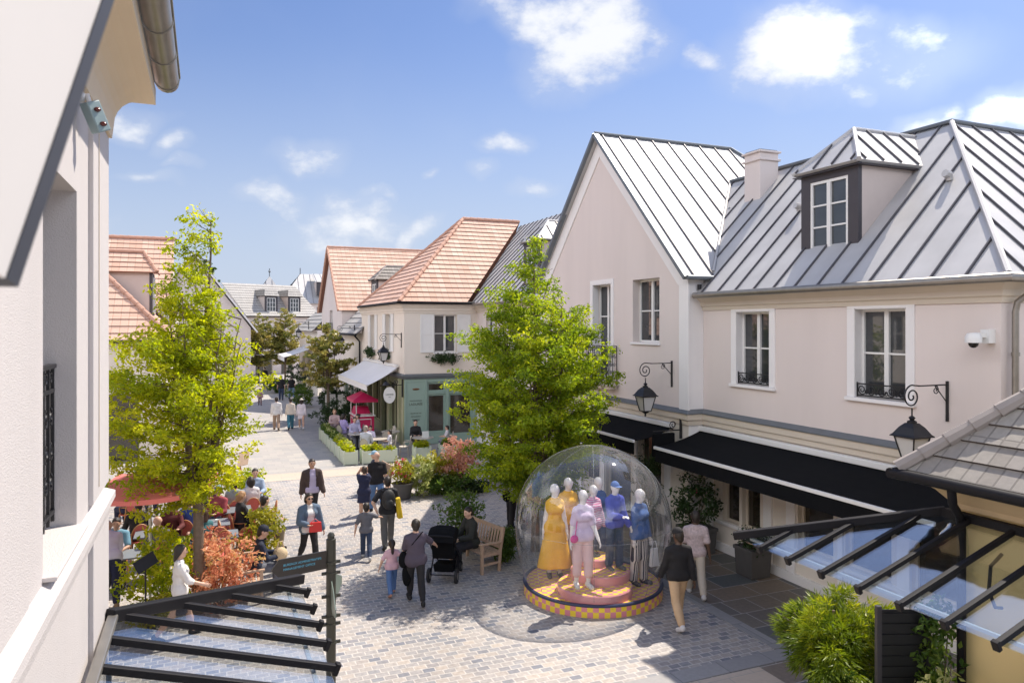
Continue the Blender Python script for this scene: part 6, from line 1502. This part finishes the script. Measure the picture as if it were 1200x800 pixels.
# ------------------------------------------------------------------ people
NAVY = (.018,.022,.06); BLK = (.014,.013,.015); JEAN = (.07,.13,.27); WHT = (.68,.66,.65); BEI = (.50,.36,.22)
walk = ((20,8),(-18,22)); walk2 = ((-16,22),(20,8)); stand = ((3,2),(-3,2))
M_flor = mat('floral_print', (.52,.42,.42), .8, var=.55, scale=26)
person(7.98,11.19,-12,'man in black jumper, black cap and beige trousers walking at the right of the dome',1.79,BLK,(.58,.40,.24),'trousers',1,skin='d',hair='short',hat=('cap',BLK),shoes=WHT,legs=walk2,arms=((12,9,14),(-12,9,10)),head=(18,8))
person(9.16,12.26,-28,'man in a pink floral shirt and pale trousers beside the man in black',1.75,(.5,.4,.4),(.52,.46,.38),'trousers',.55,skin='d',tmat=M_flor,shoes=WHT,legs=walk,arms=((6,10,25),(-10,10,10)),head=(10,0))
person(3.83,14.09,-8,'woman in loose dark purple tee and black leggings pushing the stroller',1.68,(.075,.06,.085),BLK,'leggings',.6,fem=True,hair='short',legs=walk,hem=.12,hands={-1:(-.20,.30,.74),1:(.48,.40,.98)},wide=1.08)
person(3.50,14.72,-4,'small girl in pink tee and jeans with a long ponytail, holding a hand',1.12,(.66,.42,.48),(.09,.17,.36),'trousers',.5,fem=True,hair='pony',shoes=(.4,.2,.14),legs=walk2,hs=1.25,hands={1:(.15,-.22,.74),-1:(-.26,.02,.52)},flare=1.25)
person(3.48,17.2,-10,'boy in grey tee and dark jeans holding his father by the hand',1.32,(.13,.13,.15),(.03,.05,.10),'trousers',.55,hair='short',shoes=(.5,.5,.5),legs=walk,hs=1.15,hands={1:(.36,.32,.88),-1:(-.26,-.02,.62)})
person(4.15,17.9,-8,'man in black tee and grey trousers with a black backpack walking away',1.77,(.02,.02,.024),(.12,.115,.11),'trousers',.55,legs=walk2,hands={-1:(-.27,-.18,.92),1:(.30,.08,.80)},shoes=(.03,.03,.03))
person(2.18,17.23,192,'woman in denim jacket, white tee and black leggings walking towards us with a red bag',1.68,WHT,BLK,'leggings',.5,fem=True,hair='bob',outer='denim_jacket',outc=(.10,.145,.21),glasses=True,legs=walk,arms=((-4,16,14),(14,14,70,40)),shoes=(.5,.5,.5),skin='l',wide=1.12,hem=.05)
person(2.72,20.9,185,'man in open brown jacket and lilac shirt walking towards us',1.80,(.48,.42,.58),(.02,.02,.025),'trousers',.6,hair='short',outer='jacket',outc=(.06,.04,.035),legs=walk2,shoes=BLK,arms=((10,10,15),(-8,10,12)),skin='m')
person(4.62,21.3,6,'bald man in black tee and blue jeans standing beside a navy dressed figure',1.80,BLK,(.10,.19,.38),'trousers',.55,hair='bald',legs=walk,shoes=BLK,wide=1.1,head=(0,10))
person(4.10,20.55,2,'figure in navy top and skirt with both hands raised to the head',1.52,NAVY,NAVY,'skirt',.5,fem=True,hair='short',hairc=(.05,.03,.02),legs=stand,hands={-1:(-.10,.06,1.42),1:(.10,.06,1.42),0:(0,1,-.3)},shoes=BLK,skirt=.42,flare=1.15)
person(3.39,39.83,-4,'man in white shirt and tan trousers walking away down the street',1.76,WHT,(.36,.25,.18),'trousers',1,legs=walk,shoes=(.1,.07,.05),vox=.018,hem=.08)
person(4.10,39.9,-4,'woman in cream top and teal trousers between two walkers in white',1.66,(.62,.55,.47),(.05,.17,.24),'trousers',1,fem=True,hair='bun',legs=walk2,vox=.018,flare=1.3)
person(4.62,39.6,-6,'woman with long dark hair, cream cap and short white dress walking away',1.64,(.68,.62,.66),(.68,.62,.66),'dress',1,fem=True,hair='long',hat=('cap',(.65,.6,.52)),legs=walk,skirt=.38,shoes=WHT,vox=.018)
person(5.05,55.5,-5,'man in black tee and dark jeans far down the street, left of a pair',1.78,BLK,(.03,.045,.09),'trousers',.55,legs=stand,vox=.022)
person(5.85,56.2,10,'person in black top and pale jeans far down the street, right of a pair',1.74,BLK,(.16,.24,.36),'trousers',.4,legs=walk,vox=.022)
person(4.85,68.5,-5,'walker in black jacket alone at the far end of the street',1.78,BLK,BLK,'trousers',1,legs=walk,vox=.022)
person(3.4,52.5,180,'small child in pinkish clothes far down the street',1.15,(.42,.24,.26),(.2,.12,.12),'trousers',1,legs=walk,vox=.022,hs=1.2)
person(2.75,54.5,5,'distant person in pale lilac and white beside the left tree foliage',1.68,(.5,.48,.65),WHT,'trousers',1,legs=walk,vox=.022)
person(2.35,55.5,5,'distant person in blue partly hidden by the left tree foliage',1.70,(.08,.12,.3),(.03,.03,.06),'trousers',1,legs=walk2,vox=.022)
person(7.62,18.3,-75,'woman with black hair in a black and white striped top behind the dome',1.62,BLK,BLK,'trousers',1,fem=True,hair='long',tmat=stripes('breton_stripes',(.02,.02,.02),(.7,.7,.7),7,2),legs=stand,arms=((10,10,40),(-5,10,15)))
person(8.05,18.75,-60,'person in black with a white hat beside the striped top woman',1.70,BLK,BLK,'trousers',1,hair='short',hat=('brim',(.7,.68,.64)),legs=stand)
person(-.42,14.1,-84,'woman with long dark hair in a loose white blouse walking by the bright shrub',1.67,(.72,.69,.67),(.03,.03,.045),'skirt',.7,fem=True,hair='long',legs=walk,hem=.12,arms=((-10,10,12),(28,8,42)),skirt=.5,flare=1.0,shoes=BLK)
person(-1.72,16.2,12,'man in pale lilac shirt and navy trousers leaning over a cafe table',1.78,(.62,.58,.70),(.022,.025,.06),'trousers',1,hair='bald',legs=((6,4),(-6,4)),lean=42,hands={-1:(-.25,.62,.80),1:(.22,.66,.80)},shoes=(.3,.2,.12),head=(0,20))
st = lambda x,y,rz,label,top,bottom=BLK,**k: person(x,y,rz,label,k.pop('h',1.72),top,bottom,k.pop('bk','trousers'),k.pop('sleeve',.55),legs=k.pop('legs',((84,86),(80,88))),arms=k.pop('arms',((28,10,62,35),(24,10,66,35))),sit=k.pop('sit',.47),vox=k.pop('vox',.016),**k)
st(5.60,15.72,100,'man in dark coat and trousers seated on the wooden bench by the dome',(.02,.022,.018),(.014,.014,.018),sleeve=1,hair='short',lean=8,head=(12,4),skin='l',arms=((22,10,60,45),(24,12,58,45)),vox=.013,outer='coat',outc=(.018,.02,.017),sit=.45)
st(.95,15.86,-88,'man in navy jacket and cap seated on the bench near the left canopy',(.012,.018,.04),(.12,.13,.16),sleeve=1,hat=('cap',(.012,.015,.03)),lean=10,head=(-10,8),vox=.013,sit=.45)
st(5.08,23.72,92,'person in navy clothes and a pale blue cap seated behind the big round pot',(.02,.03,.06),BLK,sleeve=1,hat=('cap',(.25,.4,.5)),sit=.45)
st(-1.75,17.72,178,'dark haired man in a light blue polo seated facing us at the left cafe',(.14,.29,.38),(.05,.05,.06),hair='short',skin='m',lean=6)
st(-1.45,19.15,15,'broad man in black seen from behind at the left cafe',BLK,BLK,sleeve=1,hair='short',wide=1.15)
st(-.75,18.95,185,'person in black with a red print seated facing us under the parasol edge',BLK,BLK,sleeve=1,hair='bun',tmat=mat('black_red_print',(.09,.012,.012),.8,var=.9,scale=7))
st(-.95,17.45,20,'older balding man in grey seen from behind near the bright shrub',(.13,.14,.16),(.06,.06,.07),hair='bald',sleeve=1)
st(.80,19.2,-72,'blonde woman in black seated sideways among the red chairs',BLK,BLK,fem=True,sleeve=1,hair='bob',hairc=(.32,.17,.07),head=(0,14))
st(.72,20.75,0,'man in grey shirt seen from behind among the red chairs',(.27,.30,.29),(.05,.05,.06),hair='short',sleeve=1)
st(1.12,20.95,8,'dark haired woman in white seen from behind at the cafe edge',(.7,.64,.64),(.1,.1,.14),fem=True,hair='bob')
st(.30,20.1,150,'person in red scarf and blue green cap at the left cafe',(.06,.08,.10),(.1,.12,.14),hat=('cap',(.12,.22,.26)),tmat=mat('red_grey_print',(.3,.05,.06),.8,var=.8,scale=6),sleeve=1)
st(-.35,19.15,-20,'person in bright blue beside the left tree trunk',(.04,.09,.34),(.03,.04,.07),hair='short',sleeve=1)
st(-.05,20.5,100,'person in dark checked clothes behind the left tree trunk',(.05,.06,.08),(.04,.04,.05),hair='short',sleeve=1)
st(-1.9,22.0,30,'diner in navy at the back of the left cafe, seen from behind',NAVY,NAVY,hair='short',sleeve=1)
st(-1.5,23.8,190,'diner in dark blue at the back of the left cafe, facing us',(.02,.04,.14),NAVY,hair='short',sleeve=1)
st(8.35,30.75,172,'woman with dark hair and black clothes seated against the green cafe wall',BLK,BLK,fem=True,hair='bun',sleeve=1)
st(6.0,29.75,-30,'diner in pale grey blue seen from behind on the green cafe terrace',(.5,.52,.58),(.3,.3,.35),hair='short',hairc=(.3,.26,.22),sleeve=1)
st(6.45,31.0,170,'dark haired child in lilac white at the terrace table nearest the front planter',(.62,.58,.72),(.3,.3,.4),hair='short',h=1.35,hs=1.15)
st(7.05,30.0,80,'small child in white beside the front terrace table',(.66,.64,.70),(.3,.3,.35),hair='short',h=1.2,hs=1.2)
st(6.1,32.7,185,'dark haired diner in lilac grey in the middle of the terrace',(.45,.42,.58),(.2,.2,.25),hair='short',sleeve=1)
st(5.85,34.1,-60,'diner in purple at the far side of the terrace',(.40,.33,.62),(.2,.2,.25),fem=True,hair='bob',sleeve=1)
st(6.45,33.8,95,'dark haired woman in grey by the raspberry cart',(.35,.32,.40),(.1,.1,.12),fem=True,hair='bun',sleeve=1)
st(5.75,36.0,175,'blond diner in pinkish clothes at the far end of the terrace',(.5,.36,.36),(.2,.15,.15),hair='short',hairc=(.35,.2,.1),sleeve=1)
st(9.6,30.2,80,'child in pale clothes seated beyond the pink photinia',(.55,.52,.55),(.2,.2,.25),hair='short',h=1.25,hs=1.15)
dup_c = [o for o in bpy.data.objects if o.name.startswith('bistro_chair') and 'grey' in o.get('label','')][0]; dup(dup_c, (5.75,36.05,0), rad(175))
st(1.3,18.5,-60,'person in olive and beige beside the yellow green cafe shrub',(.16,.15,.08),(.3,.24,.16),hair='short',sleeve=1)
st(-.05,17.75,30,'person in teal seen from behind near the left tree trunk',(.04,.14,.16),(.05,.05,.07),fem=True,hair='long',hairc=(.06,.03,.02))
st(.05,21.4,10,'person in plum sweater seen from behind at the middle of the left cafe',(.16,.05,.09),(.04,.04,.06),hair='bob',fem=True,sleeve=1)
st(1.3,22.1,180,'man in pale blue shirt facing us at the far edge of the left cafe',(.3,.38,.5),(.05,.06,.09),hair='short',sleeve=1)
# bags
def bag(label, m, fn, loc):
    t = MB(); fn(t); tag(t.build('bag', m, at=loc), label, 'bag')
bag('red shoulder bag held by the woman in the denim jacket', mat('red_leather',(.62,.03,.025),.4), lambda b: (b.hexa([(2.14,16.88,.84),(2.42,16.86,.84),(2.42,16.98,.84),(2.14,16.98,.84),(2.16,16.89,1.05),(2.40,16.87,1.05),(2.40,16.95,1.05),(2.16,16.95,1.05)]), b.tube([(2.36,16.92,1.05),(2.28,16.95,1.12),(2.18,16.93,1.05)],.008,5)), (2.28,16.92,.95))
bag('black backpack worn by the man in black tee', mat('backpack_nylon',(.02,.02,.022),.6,var=.3,bump=.3), lambda b: (b.ell((4.13,17.70,1.22),(.17,.11,.25),14,8), b.ell((4.12,17.61,1.12),(.12,.05,.13),12,6), b.tube([(4.02,17.75,1.42),(4.0,17.88,1.45),(3.99,18.02,1.36)],.022,6), b.tube([(4.28,17.78,1.42),(4.28,17.9,1.45),(4.29,18.03,1.36)],.022,6)), (4.13,17.7,1.0))
tb = MB(); tb.hexa([(4.36,17.66,.72),(4.50,17.70,.72),(4.50,17.86,.72),(4.36,17.84,.72),(4.30,17.70,1.22),(4.42,17.72,1.24),(4.44,17.84,1.24),(4.32,17.84,1.22)]); tag(tb.build('jacket', mat('yellow_jacket',(.75,.5,.02),.7,var=.15,bump=.4,bscale=20), at=(4.4,17.76,.95), bev=.03), 'bright yellow jacket hanging from the right arm of the backpack wearer', 'jacket')
bag('black shoulder bag on the left hip of the woman pushing the stroller', M_black, lambda b: (b.ell((3.60,14.16,.86),(.10,.08,.17),12,8), b.tube([(3.62,14.15,1.0),(3.74,13.99,1.2),(3.95,14.0,1.42)],.012,5)), (3.6,14.16,.7))
bag('long black coat hanging beside the stroller pushing woman', M_black, lambda b: b.ell((3.68,14.2,.55),(.10,.07,.24),12,8), (3.68,14.2,.3))
bag('black bag behind the striped top woman', M_black, lambda b: (b.ell((7.42,18.12,.92),(.12,.08,.16),12,8), b.tube([(7.44,18.14,1.05),(7.55,18.16,1.3)],.012,5)), (7.42,18.12,.8))
bag('cream cloth bag on the lap of the man in navy cap', mat('cream_cloth',(.55,.42,.26),.8,var=.2,bump=.4), lambda b: (b.ell((1.42,15.80,.76),(.15,.13,.15),12,8), b.tube([(1.34,15.74,.86),(1.38,15.76,1.02),(1.46,15.82,1.02),(1.50,15.84,.86)],.014,6)), (1.42,15.8,.62))

# ------------------------------------------------------------------ light, sky, camera
EL, SUNV = rad(56), Vector((.915,.405,0)).normalized()
sv = Vector((SUNV.x*math.cos(EL), SUNV.y*math.cos(EL), math.sin(EL)))
sl = bpy.data.lights.new('sun', 'SUN'); sl.energy = 3.55; sl.angle = rad(.53); sl.color = (1,.91,.79)
so = bpy.data.objects.new('sun', sl); COL.objects.link(so); so.rotation_euler = sv.to_track_quat('Z','Y').to_euler(); so.location = sv*60
w = bpy.data.worlds.new('World'); scene.world = w; w.use_nodes = True; nt = w.node_tree; nt.nodes.clear(); L = nt.links.new
out = N(nt,'ShaderNodeOutputWorld'); bg = N(nt,'ShaderNodeBackground'); L(bg.outputs[0],out.inputs[0])
sky = N(nt,'ShaderNodeTexSky'); sky.sky_type = 'NISHITA'; sky.sun_disc = False; sky.sun_elevation = EL; sky.sun_rotation = math.atan2(SUNV.x, SUNV.y)
sky.altitude = 100; sky.air_density = 1.0; sky.dust_density = 1.6; sky.ozone_density = 3.0
tc = N(nt,'ShaderNodeTexCoord'); GEN = tc.outputs['Generated']
def M2(op, a, b=None, c=None):
    n = N(nt,'ShaderNodeMath', operation=op)
    for i, v in enumerate((a,b,c)):
        if v is None: continue
        if isinstance(v,(int,float)): n.inputs[i].default_value = v
        else: L(v, n.inputs[i])
    return n.outputs[0]
# cumulus in view, then unseen ones added as fill for shaded facades: (azimuth deg from +Y towards +X, elevation deg, half width deg, half height deg, strength)
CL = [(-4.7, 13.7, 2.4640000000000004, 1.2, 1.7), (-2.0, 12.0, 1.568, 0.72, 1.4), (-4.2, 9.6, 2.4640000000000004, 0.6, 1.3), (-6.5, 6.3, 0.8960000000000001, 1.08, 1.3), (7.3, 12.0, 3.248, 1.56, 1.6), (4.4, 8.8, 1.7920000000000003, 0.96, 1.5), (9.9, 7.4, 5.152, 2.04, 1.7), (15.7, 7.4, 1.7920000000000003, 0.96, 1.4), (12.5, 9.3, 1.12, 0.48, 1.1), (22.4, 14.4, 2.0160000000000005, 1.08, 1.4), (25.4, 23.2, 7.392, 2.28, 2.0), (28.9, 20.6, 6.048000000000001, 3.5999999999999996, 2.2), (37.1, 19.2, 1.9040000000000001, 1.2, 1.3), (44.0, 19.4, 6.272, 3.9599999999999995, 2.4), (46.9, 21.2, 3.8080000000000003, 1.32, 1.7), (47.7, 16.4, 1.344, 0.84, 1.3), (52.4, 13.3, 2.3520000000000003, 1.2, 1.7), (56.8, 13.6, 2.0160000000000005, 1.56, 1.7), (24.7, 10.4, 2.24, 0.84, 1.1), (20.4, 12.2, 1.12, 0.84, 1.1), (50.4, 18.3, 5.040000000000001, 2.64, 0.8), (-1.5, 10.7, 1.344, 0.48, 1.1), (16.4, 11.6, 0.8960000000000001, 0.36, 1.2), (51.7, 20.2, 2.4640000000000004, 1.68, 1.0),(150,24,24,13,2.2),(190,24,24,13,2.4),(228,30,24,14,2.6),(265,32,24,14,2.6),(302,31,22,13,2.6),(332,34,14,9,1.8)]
nz = N(nt,'ShaderNodeTexNoise'); nz.inputs['Scale'].default_value = 17; nz.inputs['Detail'].default_value = 10; nz.inputs['Roughness'].default_value = .62
mp = N(nt,'ShaderNodeMapping'); mp.inputs['Scale'].default_value = (1,1,1.7); L(GEN,mp.inputs[0]); L(mp.outputs[0],nz.inputs['Vector'])
wn = N(nt,'ShaderNodeTexNoise'); wn.inputs['Scale'].default_value = 7; wn.inputs['Detail'].default_value = 4; L(GEN,wn.inputs['Vector'])
ws_ = N(nt,'ShaderNodeVectorMath', operation='SUBTRACT'); ws_.inputs[1].default_value = (.5,.5,.5); L(wn.outputs['Color'],ws_.inputs[0])
wc = N(nt,'ShaderNodeVectorMath', operation='SCALE'); wc.inputs['Scale'].default_value = .13; L(ws_.outputs[0],wc.inputs[0])
wa = N(nt,'ShaderNodeVectorMath', operation='ADD'); L(GEN,wa.inputs[0]); L(wc.outputs[0],wa.inputs[1]); WRP = wa.outputs[0]
tot = None
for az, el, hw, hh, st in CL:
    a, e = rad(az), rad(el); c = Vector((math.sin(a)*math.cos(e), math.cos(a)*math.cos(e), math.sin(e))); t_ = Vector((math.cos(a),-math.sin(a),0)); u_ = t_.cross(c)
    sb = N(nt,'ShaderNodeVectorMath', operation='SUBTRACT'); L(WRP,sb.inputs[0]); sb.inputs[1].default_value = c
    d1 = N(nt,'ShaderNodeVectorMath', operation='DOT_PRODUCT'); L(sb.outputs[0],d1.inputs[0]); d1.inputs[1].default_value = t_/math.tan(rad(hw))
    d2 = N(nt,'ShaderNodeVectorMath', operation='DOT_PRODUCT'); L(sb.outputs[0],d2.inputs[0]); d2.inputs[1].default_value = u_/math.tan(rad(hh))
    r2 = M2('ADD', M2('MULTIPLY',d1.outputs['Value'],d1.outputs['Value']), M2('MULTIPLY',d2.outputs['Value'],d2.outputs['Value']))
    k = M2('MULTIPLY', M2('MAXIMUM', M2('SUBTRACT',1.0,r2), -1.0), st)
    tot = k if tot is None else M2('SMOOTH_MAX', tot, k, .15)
den = M2('ADD', tot, M2('MULTIPLY', M2('SUBTRACT', nz.outputs['Fac'], .5), 3.8))
mr = N(nt,'ShaderNodeMapRange'); mr.interpolation_type = 'SMOOTHSTEP'; mr.inputs['From Min'].default_value = .0; mr.inputs['From Max'].default_value = 2.4; L(den,mr.inputs[0])
mx = N(nt,'ShaderNodeMix', data_type='RGBA'); m2 = N(nt,'ShaderNodeMapRange'); m2.interpolation_type = 'SMOOTHSTEP'; m2.inputs['From Min'].default_value = -1.0; m2.inputs['From Max'].default_value = 1.2; m2.inputs['To Max'].default_value = .22; L(M2('ADD', tot, M2('MULTIPLY', M2('SUBTRACT', wn.outputs['Fac'], .5), 2.0)),m2.inputs[0])
L(M2('MAXIMUM', M2('MULTIPLY', mr.outputs[0], .94), m2.outputs[0]), mx.inputs['Factor'])
m3 = N(nt,'ShaderNodeMapRange'); m3.interpolation_type = 'SMOOTHSTEP'; m3.inputs['From Min'].default_value = .3; m3.inputs['From Max'].default_value = 2.2; L(den,m3.inputs[0])
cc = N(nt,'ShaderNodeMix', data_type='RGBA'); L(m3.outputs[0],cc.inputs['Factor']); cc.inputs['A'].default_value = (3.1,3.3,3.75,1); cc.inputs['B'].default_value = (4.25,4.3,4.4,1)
# added clouds away from the view are boosted to fill the shaded facades
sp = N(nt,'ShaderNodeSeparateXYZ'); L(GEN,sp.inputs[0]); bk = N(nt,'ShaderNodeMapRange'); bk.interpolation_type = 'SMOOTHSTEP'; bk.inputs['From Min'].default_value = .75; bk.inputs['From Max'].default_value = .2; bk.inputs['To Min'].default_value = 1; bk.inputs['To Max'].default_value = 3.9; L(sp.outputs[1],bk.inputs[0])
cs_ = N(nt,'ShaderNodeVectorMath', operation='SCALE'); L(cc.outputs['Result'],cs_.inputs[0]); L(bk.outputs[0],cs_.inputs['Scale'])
hz = N(nt,'ShaderNodeMix', data_type='RGBA', blend_type='MIX'); hz.inputs['Factor'].default_value = .05; L(sky.outputs[0],hz.inputs['A']); hz.inputs['B'].default_value = (4.6,5.0,5.7,1)
tn = N(nt,'ShaderNodeVectorMath', operation='MULTIPLY'); L(hz.outputs['Result'],tn.inputs[0]); tn.inputs[1].default_value = (.385,.455,.60); sp0 = N(nt,'ShaderNodeSeparateXYZ'); L(GEN,sp0.inputs[0]); hm_ = N(nt,'ShaderNodeMapRange'); hm_.interpolation_type = 'SMOOTHSTEP'; hm_.inputs['From Min'].default_value = .42; hm_.inputs['From Max'].default_value = -.02; hm_.inputs['To Min'].default_value = .04; hm_.inputs['To Max'].default_value = .92; L(sp0.outputs[2],hm_.inputs[0])
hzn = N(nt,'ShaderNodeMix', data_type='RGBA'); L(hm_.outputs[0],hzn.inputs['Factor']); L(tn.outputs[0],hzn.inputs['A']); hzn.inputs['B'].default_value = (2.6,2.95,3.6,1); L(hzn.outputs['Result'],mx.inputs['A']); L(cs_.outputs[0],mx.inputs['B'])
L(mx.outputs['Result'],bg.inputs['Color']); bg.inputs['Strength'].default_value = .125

cam = bpy.data.cameras.new('camera'); co = bpy.data.objects.new('camera', cam); COL.objects.link(co); scene.camera = co
co.location = (0,0,5.5); co.rotation_euler = (rad(90),0,rad(-22.7)); cam.sensor_width = 36; cam.lens = 36*858/1200; cam.shift_y = -20/1200
cam.clip_start = .05; cam.clip_end = 900
cam.dof.use_dof = True; cam.dof.focus_distance = 17; cam.dof.aperture_fstop = 5.0
vs = scene.view_settings; vs.view_transform = 'Standard'; vs.look = 'None'; vs.exposure = .92; vs.gamma = 1; vs.use_curve_mapping = False
cy = scene.cycles; cy.max_bounces = 8; cy.diffuse_bounces = 3; cy.glossy_bounces = 4; cy.transparent_max_bounces = 16; cy.transmission_bounces = 4; cy.caustics_reflective = False; cy.caustics_refractive = False
cy.use_denoising = True
